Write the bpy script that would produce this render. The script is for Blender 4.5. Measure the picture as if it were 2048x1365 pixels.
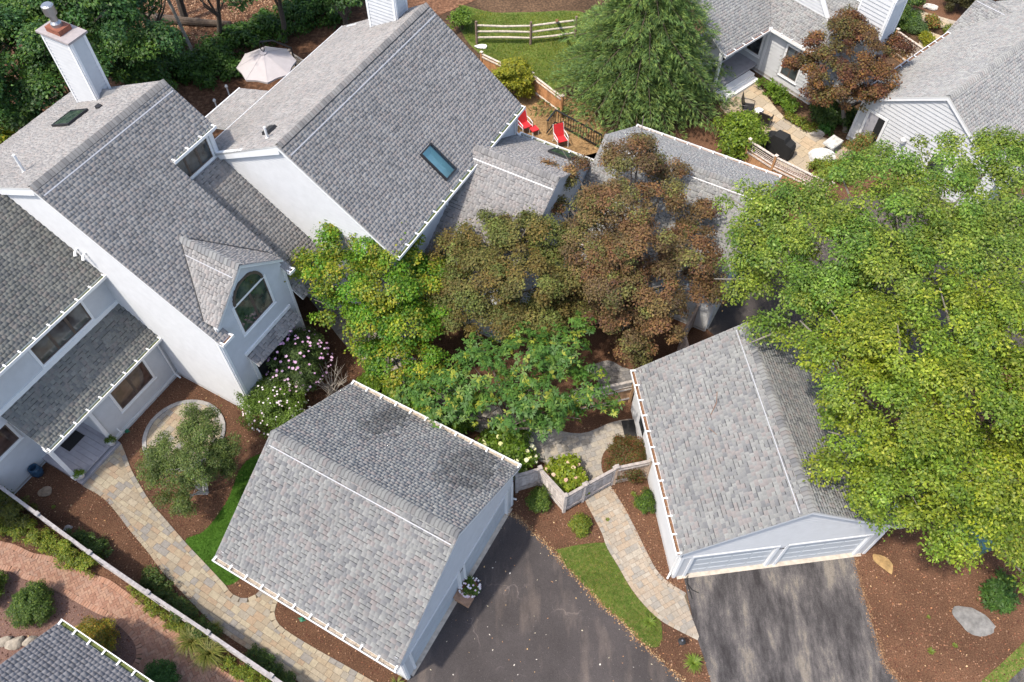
import bpy, bmesh, math, random
import numpy as np
from mathutils import Matrix, Vector

# ------------------------------------------------------------------ camera, sky, sun
scene = bpy.context.scene
for o in list(bpy.data.objects):
    bpy.data.objects.remove(o)
random.seed(7)
RNG = np.random.default_rng(11)
R = math.radians
cd = bpy.data.cameras.new('camera')
cd.sensor_width = 36.0
cd.lens = 36.0 * 1639.17 / 2048.0
cd.clip_start = 0.5
cd.clip_end = 600.0
cam = bpy.data.objects.new('camera', cd)
scene.collection.objects.link(cam)
cam.location = (0, 0, 29.0)
cam.rotation_euler = (R(90 - 55.194), 0, 0)
scene.camera = cam
CAM = np.array([0, 0, 29.0])

SUN_AZ, SUN_EL = 214.0, 62.5        # direction towards the sun, degrees counter-clockwise from +X
wd = bpy.data.worlds.new('World')
scene.world = wd
wd.use_nodes = True
wn = wd.node_tree.nodes
bg = wn['Background']
sky = wn.new('ShaderNodeTexSky')
sky.sky_type = 'NISHITA'
sky.sun_disc = False
sky.sun_elevation = R(SUN_EL)
sky.sun_rotation = R(90 - SUN_AZ)
sky.air_density = 1.0
sky.dust_density = 2.4
sky.ozone_density = 1.0
wd.node_tree.links.new(sky.outputs[0], bg.inputs[0])
bg.inputs[1].default_value = 0.15
sl = bpy.data.lights.new('sun', 'SUN')
sl.energy = 2.2
sl.angle = R(2.0)
sl.color = (1.0, 0.93, 0.83)
sun = bpy.data.objects.new('sun', sl)
scene.collection.objects.link(sun)
sd = Vector((math.cos(R(SUN_AZ)) * math.cos(R(SUN_EL)), math.sin(R(SUN_AZ)) * math.cos(R(SUN_EL)), math.sin(R(SUN_EL))))
sun.rotation_euler = sd.to_track_quat('Z', 'Y').to_euler()
sun.location = (-30, -20, 50)
scene.view_settings.view_transform = 'Standard'
scene.view_settings.look = 'None'
scene.view_settings.gamma = 1.0
scene.view_settings.exposure = 0.98
scene.render.engine = 'CYCLES'
try:
    scene.cycles.max_bounces = 6
    scene.cycles.transparent_max_bounces = 6
except Exception:
    pass

COL = scene.collection

# ------------------------------------------------------------------ materials
MATS = {}
def _new(name):
    m = bpy.data.materials.new(name)
    m.use_nodes = True
    nt = m.node_tree
    b = nt.nodes['Principled BSDF']
    MATS[name] = m
    return m, nt, b
def _attr(nt):
    a = nt.nodes.new('ShaderNodeAttribute')
    a.attribute_name = 'col'
    return a
def _coord(nt, scale=None, rot=0.0):
    g = nt.nodes.new('ShaderNodeNewGeometry')
    if scale is None and not rot:
        return g.outputs['Position']
    mp = nt.nodes.new('ShaderNodeMapping')
    mp.inputs['Scale'].default_value = scale or (1, 1, 1)
    mp.inputs['Rotation'].default_value = (0, 0, rot)
    nt.links.new(g.outputs['Position'], mp.inputs['Vector'])
    return mp.outputs[0]
def _noise(nt, co, s, det=4, rough=0.6):
    n = nt.nodes.new('ShaderNodeTexNoise')
    n.inputs['Scale'].default_value = s
    n.inputs['Detail'].default_value = det
    n.inputs['Roughness'].default_value = rough
    nt.links.new(co, n.inputs['Vector'])
    return n.outputs[0]
def _ramp(nt, fac, stops):
    r = nt.nodes.new('ShaderNodeValToRGB')
    e = r.color_ramp.elements
    while len(e) < len(stops):
        e.new(0.5)
    for i, (p, c) in enumerate(stops):
        e[i].position = p
        e[i].color = (*c, 1) if len(c) == 3 else c
    nt.links.new(fac, r.inputs[0])
    return r.outputs[0]
def _mix(nt, a, b, fac=1.0, mode='MULTIPLY'):
    m = nt.nodes.new('ShaderNodeMix')
    m.data_type = 'RGBA'
    m.blend_type = mode
    m.clamp_result = False
    for sock, v in ((m.inputs[0], fac), (m.inputs[6], a), (m.inputs[7], b)):
        if hasattr(v, 'is_output'):
            nt.links.new(v, sock)
        elif isinstance(v, tuple):
            sock.default_value = (*v, 1)
        else:
            sock.default_value = v
    return m.outputs[2]
def _bump(nt, b, h, strength=0.3, dist=0.02):
    bp = nt.nodes.new('ShaderNodeBump')
    bp.inputs['Strength'].default_value = strength
    bp.inputs['Distance'].default_value = dist
    nt.links.new(h, bp.inputs['Height'])
    nt.links.new(bp.outputs[0], b.inputs['Normal'])
def g3(v):
    return (v, v, v)

def mat_tint(name, lo=0.75, hi=1.2, s=12.0, rough=0.85, base=None, bump=0.2, bs=60.0, bd=0.01, big=0.0, spec=0.3):
    """colour from the piece's own tint, broken up by two noises"""
    m, nt, b = _new(name)
    co = _coord(nt)
    c = _attr(nt).outputs['Color']
    if base:
        c = _mix(nt, c, base)
    c = _mix(nt, c, _ramp(nt, _noise(nt, co, s), [(0.25, g3(lo)), (0.75, g3(hi))]))
    if big:
        c = _mix(nt, c, _ramp(nt, _noise(nt, co, 0.45, 3), [(0.3, g3(1 - big)), (0.7, g3(1 + big))]))
    nt.links.new(c, b.inputs['Base Color'])
    b.inputs['Roughness'].default_value = rough
    b.inputs['Specular IOR Level'].default_value = spec
    b.inputs['Diffuse Roughness'].default_value = 1.0
    if bump:
        _bump(nt, b, _noise(nt, co, bs, 3), bump, bd)
    return m
def mat_plain(name, col, rough=0.6, metal=0.0, var=0.08, s=6.0, spec=0.4):
    m, nt, b = _new(name)
    co = _coord(nt)
    c = _mix(nt, col, _ramp(nt, _noise(nt, co, s), [(0.3, g3(1 - var)), (0.7, g3(1 + var))]))
    c = _mix(nt, c, _attr(nt).outputs['Color'])
    nt.links.new(c, b.inputs['Base Color'])
    b.inputs['Roughness'].default_value = rough
    b.inputs['Metallic'].default_value = metal
    b.inputs['Specular IOR Level'].default_value = spec
    return m

mat_tint('shingle', 0.84, 1.14, 80.0, 0.92, bump=0.12, bs=160.0, bd=0.006, big=0.07, spec=0.2)
mat_tint('paver', 0.78, 1.15, 14.0, 0.85, bump=0.3, bs=70.0, bd=0.008, big=0.08, spec=0.2)
mat_tint('wood', 0.65, 1.25, 7.0, 0.85, bump=0.3, bs=40.0, bd=0.01, spec=0.2)
mat_tint('stone', 0.6, 1.3, 5.0, 0.9, bump=0.7, bs=14.0, bd=0.05, spec=0.2)
mat_tint('flower', 0.9, 1.08, 30.0, 0.7, bump=0.0, spec=0.2)
mat_tint('bark', 0.6, 1.3, 9.0, 0.9, bump=0.5, bs=30.0, bd=0.02, spec=0.15)
mat_tint('litter', 0.75, 1.2, 9.0, 0.9, bump=0.0, spec=0.15)
mat_plain('siding', (0.565, 0.57, 0.57), 0.55, var=0.05, s=3.0)
mat_plain('trim', (0.80, 0.80, 0.79), 0.5, var=0.04, s=5.0)
mat_plain('gutter', (0.82, 0.81, 0.78), 0.4, var=0.05, s=8.0)
mat_plain('door', (0.52, 0.545, 0.56), 0.5, var=0.04, s=3.0)
mat_plain('foundation', (0.42, 0.39, 0.35), 0.9, var=0.25, s=7.0)
mat_plain('concrete', (0.50, 0.43, 0.35), 0.9, var=0.22, s=5.0)
mat_plain('cap', (0.34, 0.30, 0.29), 0.8, var=0.12, s=5.0)
mat_plain('black_metal', (0.025, 0.024, 0.024), 0.45, var=0.1)
mat_plain('grey_metal', (0.42, 0.42, 0.42), 0.35, 0.8, var=0.1)
mat_plain('zinc', (0.42, 0.42, 0.43), 0.4, 0.1, var=0.12, s=20.0)
mat_plain('copper_brick', (0.24, 0.085, 0.05), 0.8, var=0.3, s=12.0)
mat_plain('dark', (0.02, 0.02, 0.022), 0.6, var=0.1)
mat_plain('deck_paint', (0.36, 0.35, 0.37), 0.7, var=0.1, s=4.0)
mat_plain('red_fabric', (0.62, 0.03, 0.035), 0.7, var=0.12)
mat_plain('canvas', (0.47, 0.43, 0.42), 0.8, var=0.05, s=4.0)
mat_plain('rubber', (0.018, 0.018, 0.018), 0.8, var=0.3, s=30.0)
mat_plain('green_plastic', (0.02, 0.16, 0.08), 0.4, var=0.1)
mat_plain('teal_metal', (0.10, 0.20, 0.19), 0.5, var=0.1)
mat_plain('blue_glaze', (0.03, 0.07, 0.12), 0.2, var=0.2)
mat_plain('white_pot', (0.62, 0.62, 0.60), 0.5, var=0.1)
mat_plain('sash', (0.10, 0.075, 0.06), 0.5, var=0.1)
mat_plain('gutter_dirt', (0.36, 0.30, 0.23), 0.95, var=0.4, s=20.0)
mat_plain('moss', (0.10, 0.12, 0.035), 0.95, var=0.4, s=14.0)
mat_plain('debris', (0.20, 0.105, 0.055), 0.95, var=0.5, s=20.0)
mat_plain('well', (0.80, 0.92, 0.88), 0.7, var=0.04)
mat_plain('number', (0.06, 0.05, 0.05), 0.6)
mat_plain('brass', (0.55, 0.33, 0.06), 0.4, 0.3)

def mat_glass(name, c0, c1, s=1.2, rough=0.06):
    m, nt, b = _new(name)
    co = _coord(nt)
    c = _ramp(nt, _noise(nt, co, s, 2), [(0.35, c0), (0.65, c1)])  # noise blotches in the colour imitate reflections and the room behind the pane
    nt.links.new(c, b.inputs['Base Color'])
    b.inputs['Roughness'].default_value = rough
    b.inputs['Specular IOR Level'].default_value = 0.6
mat_glass('glass', (0.012, 0.013, 0.015), (0.085, 0.10, 0.105), 1.6)
mat_glass('glass_brown', (0.04, 0.026, 0.023), (0.12, 0.08, 0.068), 2.0)
mat_glass('glass_green', (0.012, 0.03, 0.026), (0.07, 0.10, 0.075), 2.4)
m, nt, b = _new('clear_glass')
gl = nt.nodes.new('ShaderNodeBsdfGlossy'); gl.inputs['Roughness'].default_value = 0.02
tr = nt.nodes.new('ShaderNodeBsdfTransparent'); tr.inputs[0].default_value = (0.90, 1.0, 1.0, 1)
fr = nt.nodes.new('ShaderNodeFresnel'); fr.inputs[0].default_value = 1.45
mx = nt.nodes.new('ShaderNodeMixShader')
nt.links.new(fr.outputs[0], mx.inputs[0]); nt.links.new(tr.outputs[0], mx.inputs[1]); nt.links.new(gl.outputs[0], mx.inputs[2])
nt.links.new(mx.outputs[0], nt.nodes['Material Output'].inputs[0])

def mat_ground(name, stops, s=9.0, s2=0.6, big=0.25, bump=0.6, bs=45.0, bd=0.03, rough=0.95, extra=None, stretch=None, rot=0.0):
    m, nt, b = _new(name)
    co = _coord(nt, stretch, rot)
    c = _ramp(nt, _noise(nt, co, s, 6, 0.7), stops)
    c = _mix(nt, c, _ramp(nt, _noise(nt, co, s2, 4), [(0.3, g3(1 - big)), (0.7, g3(1 + big))]))
    if extra:
        c = extra(nt, co, c)
    nt.links.new(c, b.inputs['Base Color'])
    b.inputs['Roughness'].default_value = rough
    b.inputs['Specular IOR Level'].default_value = 0.2
    b.inputs['Diffuse Roughness'].default_value = 1.0
    _bump(nt, b, _noise(nt, co, bs, 4, 0.7), bump, bd)
mat_ground('mulch', [(0.28, (0.046, 0.024, 0.015)), (0.5, (0.125, 0.063, 0.036)), (0.72, (0.25, 0.145, 0.088))], 22.0, 0.45, 0.32)
mat_ground('mulch_pink', [(0.28, (0.09, 0.05, 0.04)), (0.5, (0.20, 0.118, 0.092)), (0.72, (0.36, 0.24, 0.19))], 30.0, 0.5, 0.15)
mat_ground('earth', [(0.3, (0.035, 0.022, 0.014)), (0.5, (0.09, 0.055, 0.032)), (0.7, (0.19, 0.115, 0.065))], 8.0, 0.35, 0.4)
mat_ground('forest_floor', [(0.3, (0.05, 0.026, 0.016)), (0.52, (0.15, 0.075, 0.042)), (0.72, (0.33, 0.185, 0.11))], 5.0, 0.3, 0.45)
mat_ground('turf', [(0.3, (0.05, 0.085, 0.014)), (0.5, (0.10, 0.14, 0.026)), (0.72, (0.20, 0.17, 0.06))], 6.0, 0.5, 0.25)
mat_ground('lawn_base', [(0.3, (0.04, 0.10, 0.010)), (0.7, (0.08, 0.17, 0.02))], 8.0, 0.7, 0.2)
mat_ground('straw', [(0.3, (0.16, 0.09, 0.04)), (0.5, (0.30, 0.185, 0.085)), (0.7, (0.42, 0.28, 0.14))], 8.0, 0.5, 0.25)
mat_ground('sand', [(0.3, (0.11, 0.085, 0.055)), (0.7, (0.19, 0.15, 0.10))], 20.0, 0.8, 0.2)
def _drive_new(nt, co, c):
    st = _ramp(nt, _noise(nt, _coord(nt, (0.9, 0.22, 1), R(-38)), 1.3, 4), [(0.52, (1, 1, 1)), (0.66, (1.75, 1.65, 1.5))])
    c = _mix(nt, c, st)
    vo = nt.nodes.new('ShaderNodeTexVoronoi'); vo.feature = 'DISTANCE_TO_EDGE'; vo.inputs['Scale'].default_value = 0.42
    wob = nt.nodes.new('ShaderNodeVectorMath'); wob.operation = 'ADD'
    nz = nt.nodes.new('ShaderNodeTexNoise'); nz.inputs['Scale'].default_value = 1.7; nt.links.new(_coord(nt), nz.inputs['Vector'])
    nt.links.new(_coord(nt), wob.inputs[0]); nt.links.new(nz.outputs[1], wob.inputs[1]); nt.links.new(wob.outputs[0], vo.inputs['Vector'])
    ck = _ramp(nt, vo.outputs['Distance'], [(0.004, (1.7, 1.65, 1.6)), (0.010, (1, 1, 1))])
    c = _mix(nt, c, ck, _ramp(nt, _noise(nt, _coord(nt), 0.5, 2), [(0.5, (0, 0, 0)), (0.6, (1, 1, 1))]))
    dots = _ramp(nt, _noise(nt, _coord(nt), 26.0, 2, 0.5), [(0.70, (0, 0, 0)), (0.76, (0.6, 0.6, 0.6))])
    return _mix(nt, c, (0.3, 0.27, 0.24), dots, 'MIX')
mat_ground('asphalt', [(0.3, (0.056, 0.048, 0.046)), (0.7, (0.100, 0.087, 0.083))], 40.0, 0.5, 0.2, 0.5, 120.0, 0.012, extra=_drive_new)
def _drive_old(nt, co, c):
    w = _noise(nt, _coord(nt, (1.3, 0.36, 1), R(7)), 1.15, 10, 0.72)
    g = _ramp(nt, w, [(0.36, (0.042, 0.038, 0.038)), (0.48, (0.085, 0.078, 0.077)), (0.56, (0.14, 0.127, 0.12)), (0.62, (0.21, 0.185, 0.155)), (0.75, (0.25, 0.22, 0.185))])
    return _mix(nt, g, _ramp(nt, _noise(nt, _coord(nt), 45.0, 3, 0.8), [(0.3, g3(0.55)), (0.7, g3(1.4))]))
mat_ground('asphalt_worn', [(0.3, (0.04, 0.035, 0.035)), (0.7, (0.07, 0.06, 0.06))], 30.0, 0.5, 0.2, 0.8, 90.0, 0.015, extra=_drive_old)

def mat_leaf(name, trans=0.32, rough=0.5):
    m, nt, b = _new(name)
    c = _attr(nt).outputs['Color']
    nt.links.new(c, b.inputs['Base Color'])
    b.inputs['Roughness'].default_value = rough
    b.inputs['Specular IOR Level'].default_value = 0.35
    t = nt.nodes.new('ShaderNodeBsdfTranslucent')
    c2 = _mix(nt, c, (1.25, 1.25, 0.7))
    nt.links.new(c2, t.inputs[0])
    mx = nt.nodes.new('ShaderNodeMixShader')
    mx.inputs[0].default_value = trans
    nt.links.new(b.outputs[0], mx.inputs[1])
    nt.links.new(t.outputs[0], mx.inputs[2])
    nt.links.new(mx.outputs[0], nt.nodes['Material Output'].inputs[0])
mat_leaf('leaf', 0.38)
mat_leaf('leaf_dull', 0.25, 0.7)

# ------------------------------------------------------------------ frames and mesh helpers
def frame(x, y, deg):
    c, s = math.cos(R(deg)), math.sin(R(deg))
    def f(a, b, z=0.0):
        return np.array([x + a * c - b * s, y + a * s + b * c, z])
    f.u = np.array([c, s, 0.0]); f.v = np.array([-s, c, 0.0])
    return f
W = frame(0, 0, -29.1)             # the row of houses: a towards the drive, b towards the back
Q = frame(0, 0, -49.9)             # the two houses top right
IDF = frame(0, 0, 0)

def nrm(v):
    v = np.asarray(v, float)
    return v / (np.linalg.norm(v) + 1e-12)

def mesh_quads(name, V, F, fcol=None, vcol=None, mat=None):
    """fast mesh from arrays: V (n,3), F (m,k) same-size faces"""
    V = np.ascontiguousarray(V, dtype=np.float32); F = np.ascontiguousarray(F, dtype=np.int32)
    me = bpy.data.meshes.new(name)
    n, k = F.shape
    me.vertices.add(len(V)); me.vertices.foreach_set('co', V.ravel())
    me.loops.add(n * k); me.loops.foreach_set('vertex_index', F.ravel())
    me.polygons.add(n); me.polygons.foreach_set('loop_start', np.arange(0, n * k, k, dtype=np.int32))
    try:
        me.polygons.foreach_set('loop_total', np.full(n, k, dtype=np.int32))
    except Exception:
        pass
    if fcol is not None:
        c = np.ones((n, 4), np.float32); c[:, :3] = fcol
        a = me.attributes.new('col', 'FLOAT_COLOR', 'FACE'); a.data.foreach_set('color', c.ravel())
    if vcol is not None:
        c = np.ones((len(V), 4), np.float32); c[:, :3] = vcol
        a = me.attributes.new('col', 'FLOAT_COLOR', 'POINT'); a.data.foreach_set('color', c.ravel())
    me.update(calc_edges=True)
    if mat:
        me.materials.append(MATS[mat])
    return me

class MB:
    def __init__(s, fr=IDF):
        s.fr = fr; s.V = []; s.F = []; s.C = []; s.col = (1.0, 1.0, 1.0)
    def face(s, pts, col=None):
        i = len(s.V); s.V += [tuple(p) for p in pts]
        s.F.append(tuple(range(i, i + len(pts)))); s.C.append(col or s.col)
    def hull8(s, P, col=None):
        i = len(s.V); s.V += [tuple(p) for p in P]
        for f in ((0, 3, 2, 1), (4, 5, 6, 7), (0, 1, 5, 4), (1, 2, 6, 5), (2, 3, 7, 6), (3, 0, 4, 7)):
            s.F.append(tuple(i + k for k in f)); s.C.append(col or s.col)
    def box(s, a0, a1, b0, b1, z0, z1, col=None):
        f = s.fr
        s.hull8([f(a0, b0, z0), f(a1, b0, z0), f(a1, b1, z0), f(a0, b1, z0), f(a0, b0, z1), f(a1, b0, z1), f(a1, b1, z1), f(a0, b1, z1)], col)
    def beam(s, p, q, w, h, up=(0, 0, 1), off=0.0, col=None):
        """box along p-q, w wide across, h high along 'up' (starting at off)"""
        p = np.asarray(p, float); q = np.asarray(q, float)
        d = nrm(q - p); sd_ = nrm(np.cross(d, up)); u = np.cross(sd_, d)
        a, b_ = sd_ * w / 2, u * (h + off); o = u * off
        s.hull8([p - a + o, q - a + o, q + a + o, p + a + o, p - a + b_, q - a + b_, q + a + b_, p + a + b_], col)
    def prism(s, pts, z0, z1, col=None):
        """pts world xy counter-clockwise"""
        n = len(pts); i = len(s.V)
        s.V += [(p[0], p[1], z0) for p in pts] + [(p[0], p[1], z1) for p in pts]
        s.F.append(tuple(i + n + k for k in range(n))); s.C.append(col or s.col)
        for k in range(n):
            j = (k + 1) % n
            s.F.append((i + k, i + j, i + n + j, i + n + k)); s.C.append(col or s.col)
    def tube(s, pts, rad, n=6, col=None, cap=True):
        pts = [np.asarray(p, float) for p in pts]
        if not hasattr(rad, '__len__'):
            rad = [rad] * len(pts)
        rings = []
        ref = np.array([0.31, 0.17, 0.93])
        for k, p in enumerate(pts):
            d = nrm(pts[min(k + 1, len(pts) - 1)] - pts[max(k - 1, 0)])
            x = np.cross(d, ref)
            if np.linalg.norm(x) < 0.15:
                x = np.cross(d, (1, 0, 0))
            x = nrm(x); y = np.cross(d, x)
            i = len(s.V)
            for j in range(n):
                t = 2 * math.pi * j / n
                s.V.append(tuple(p + rad[k] * (math.cos(t) * x + math.sin(t) * y)))
            rings.append(i)
        for a, b_ in zip(rings[:-1], rings[1:]):
            for j in range(n):
                s.F.append((a + j, a + (j + 1) % n, b_ + (j + 1) % n, b_ + j)); s.C.append(col or s.col)
        if cap:
            s.F.append(tuple(rings[-1] + j for j in range(n))); s.C.append(col or s.col)
            s.F.append(tuple(rings[0] + j for j in reversed(range(n)))); s.C.append(col or s.col)
    def lathe(s, c, prof, n=14, col=None):
        """prof: list of (radius, z) from the bottom up"""
        c = np.asarray(c, float); rings = []
        for r, z in prof:
            i = len(s.V); rings.append(i)
            for j in range(n):
                t = 2 * math.pi * j / n
                s.V.append((c[0] + r * math.cos(t), c[1] + r * math.sin(t), c[2] + z))
        for a, b_ in zip(rings[:-1], rings[1:]):
            for j in range(n):
                s.F.append((a + j, a + (j + 1) % n, b_ + (j + 1) % n, b_ + j)); s.C.append(col or s.col)
        s.F.append(tuple(rings[-1] + j for j in range(n))); s.C.append(col or s.col)
        s.F.append(tuple(rings[0] + j for j in reversed(range(n)))); s.C.append(col or s.col)
    def rock(s, c, rx, ry, rz, seed=0, rot=0.0, col=None, n=2, rough=0.22):
        bm = bmesh.new()
        bmesh.ops.create_icosphere(bm, subdivisions=n, radius=1.0)
        rg = random.Random(seed)
        ax = [nrm((rg.gauss(0, 1), rg.gauss(0, 1), rg.gauss(0, 1))) for _ in range(9)]
        cut = [rg.uniform(0.55, 0.95) for _ in ax]
        i = len(s.V)
        for v in bm.verts:
            p = np.array(v.co)
            for a, ct in zip(ax, cut):
                d = p @ a
                if d > ct:
                    p = p - a * (d - ct) * 0.9
            p = p * (1 + rg.uniform(-rough, rough) * 0.15)
            x, y, z = p[0] * rx, p[1] * ry, p[2] * rz
            s.V.append((c[0] + x * math.cos(rot) - y * math.sin(rot), c[1] + x * math.sin(rot) + y * math.cos(rot), c[2] + z))
        for f in bm.faces:
            s.F.append(tuple(i + v.index for v in f.verts)); s.C.append(col or s.col)
        bm.free()
    def mesh(s, name, mat, smooth=False):
        me = bpy.data.meshes.new(name)
        me.from_pydata(s.V, [], s.F)
        a = me.attributes.new('col', 'FLOAT_COLOR', 'FACE')
        c = np.ones((len(s.F), 4), np.float32)
        if s.F:
            c[:, :3] = np.array(s.C, np.float32)
        a.data.foreach_set('color', c.ravel())
        me.materials.append(MATS[mat])
        if smooth:
            me.polygons.foreach_set('use_smooth', [True] * len(s.F))
        me.update()
        return me
    def build(s, name, mat, parent=None, kind=None, label=None, smooth=False):
        return link(name, s.mesh(name, mat, smooth), parent, kind, label)

def link(name, me, parent=None, kind=None, label=None):
    o = bpy.data.objects.new(name, me)
    COL.objects.link(o)
    if parent is not None:
        o.parent = parent
        if parent.get('_base') is not None:
            o.matrix_parent_inverse = Matrix.Translation(-Vector(parent['_base']))
    if kind:
        o['kind'] = kind
    if label:
        o['label'] = label
    return o
def thing(name, label, cat, loc=(0, 0, 0), group=None):
    """an Empty at the thing's base; parts are meshes in world coordinates"""
    o = bpy.data.objects.new(name, None)
    COL.objects.link(o)
    o.location = loc
    o['_base'] = [float(x) for x in loc]
    o['label'] = label; o['category'] = cat
    if group:
        o['group'] = group
    o.empty_display_size = 0.2
    return o
def tag(o, label, cat, group=None):
    o['label'] = label; o['category'] = cat
    if group:
        o['group'] = group
    return o
def place(name, me, M, parent):
    o = bpy.data.objects.new(name, me)
    COL.objects.link(o)
    o.parent = parent
    if parent.get('_base') is not None:
        o.matrix_parent_inverse = Matrix.Translation(-Vector(parent['_base']))
    o.matrix_basis = M
    return o
def mat4(X, Y, Z_, P):
    return Matrix(((X[0], Y[0], Z_[0], P[0]), (X[1], Y[1], Z_[1], P[1]), (X[2], Y[2], Z_[2], P[2]), (0, 0, 0, 1)))

def crossings(poly, y):
    xs = []
    n = len(poly)
    for i in range(n):
        (x0, y0), (x1, y1) = poly[i], poly[(i + 1) % n]
        if (y0 <= y < y1) or (y1 <= y < y0):
            xs.append(x0 + (y - y0) / (y1 - y0) * (x1 - x0))
    xs.sort()
    return list(zip(xs[0::2], xs[1::2]))
def spans(poly, y0, y1, holes=()):
    """intervals (l0,r0,l1,r1) at the bottom and the top of a row, minus rectangular holes"""
    A = crossings(poly, y0 + 1e-3); B = crossings(poly, y1 - 1e-3)
    if not A and not B:
        return []
    if len(A) != len(B):
        M = crossings(poly, (y0 + y1) / 2)
        A = B = M
    out = []
    for (l0, r0), (l1, r1) in zip(A, B):
        segs = [(l0, r0, l1, r1)]
        for hx0, hx1, hy0, hy1 in holes:
            if hy1 <= y0 + 0.02 or hy0 >= y1 - 0.02:
                continue
            ns = []
            for a, b_, c, d in segs:
                if hx1 <= min(a, c) or hx0 >= max(b_, d):
                    ns.append((a, b_, c, d)); continue
                if hx0 > min(a, c):
                    ns.append((a, hx0, c, hx0))
                if hx1 < max(b_, d):
                    ns.append((hx1, b_, hx1, d))
            segs = ns
        out += segs
    return out
# ------------------------------------------------------------------ roofs, walls, windows, gutters
PAL = {
    'grey': [(0.30, 0.305, 0.295), (0.33, 0.335, 0.325), (0.265, 0.27, 0.27), (0.30, 0.29, 0.28), (0.315, 0.29, 0.28), (0.205, 0.21, 0.22), (0.355, 0.36, 0.345), (0.245, 0.25, 0.255)],
    'fog': [(0.23, 0.235, 0.227), (0.25, 0.252, 0.245), (0.195, 0.20, 0.20), (0.23, 0.22, 0.212), (0.245, 0.22, 0.212), (0.145, 0.15, 0.158), (0.275, 0.28, 0.268), (0.18, 0.184, 0.19)],
    'taupe': [(0.30, 0.287, 0.275), (0.33, 0.317, 0.303), (0.265, 0.255, 0.248), (0.305, 0.282, 0.266), (0.32, 0.287, 0.27), (0.20, 0.196, 0.196), (0.35, 0.338, 0.322), (0.235, 0.23, 0.226)],
    'olive': [(0.225, 0.222, 0.195), (0.25, 0.245, 0.215), (0.19, 0.19, 0.175), (0.24, 0.225, 0.20), (0.25, 0.222, 0.20), (0.145, 0.147, 0.145), (0.28, 0.275, 0.245), (0.17, 0.17, 0.165)],
    'slate': [(0.20, 0.195, 0.20), (0.22, 0.215, 0.22), (0.175, 0.17, 0.178), (0.19, 0.185, 0.19), (0.21, 0.20, 0.205), (0.155, 0.152, 0.16), (0.235, 0.23, 0.235), (0.165, 0.162, 0.17)],
}
for _k, _v in PAL.items():
    _m = np.mean(np.array(_v), 0)
    _m = _m * (np.array([1.03, 1.0, .96]) if _k in ('grey', 'fog') else np.array([.95, .95, .935]))
    PAL[_k] = [tuple(_m + (np.array(c) - _m) * (0.7 if _k == 'fog' else 0.6)) for c in _v]
TABW = (0.11, 0.14, 0.17, 0.22)
EXP = 0.143
def tab_geo(x0b, x1b, x0t, x1t, y0, hb, e=EXP):
    ym, hm = y0 + e * 0.80, hb * 0.24 + 0.0015
    fm = 0.80
    xm0 = x0b + (x0t - x0b) * fm; xm1 = x1b + (x1t - x1b) * fm
    return [(x0b, y0, 0), (x1b, y0, 0), (x0b, y0, hb), (x1b, y0, hb), (xm0, ym, hm), (xm1, ym, hm), (x0t, y0 + e + 0.012, 0.001), (x1t, y0 + e + 0.012, 0.001)]
TABF = ((0, 1, 3, 2), (2, 3, 5, 4), (4, 5, 7, 6), (0, 2, 4, 6), (1, 7, 5, 3))
TABM = {}
def tab_mesh(pal, wi, ti, hi, band):
    k = (pal, wi, ti, hi, band)
    if k not in TABM:
        w = TABW[wi]; c = np.array(PAL[pal][ti])
        V = tab_geo(-w / 2, w / 2, -w / 2, w / 2, 0.0, (0.005, 0.013)[hi])
        fc = [c * 0.9, c, c * (0.42 if band else 1.0), c, c]  # upper strip darkened: printed granule band plus painted shade under the raised tabs above
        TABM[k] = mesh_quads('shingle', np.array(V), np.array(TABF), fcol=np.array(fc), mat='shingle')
    return TABM[k]

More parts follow.
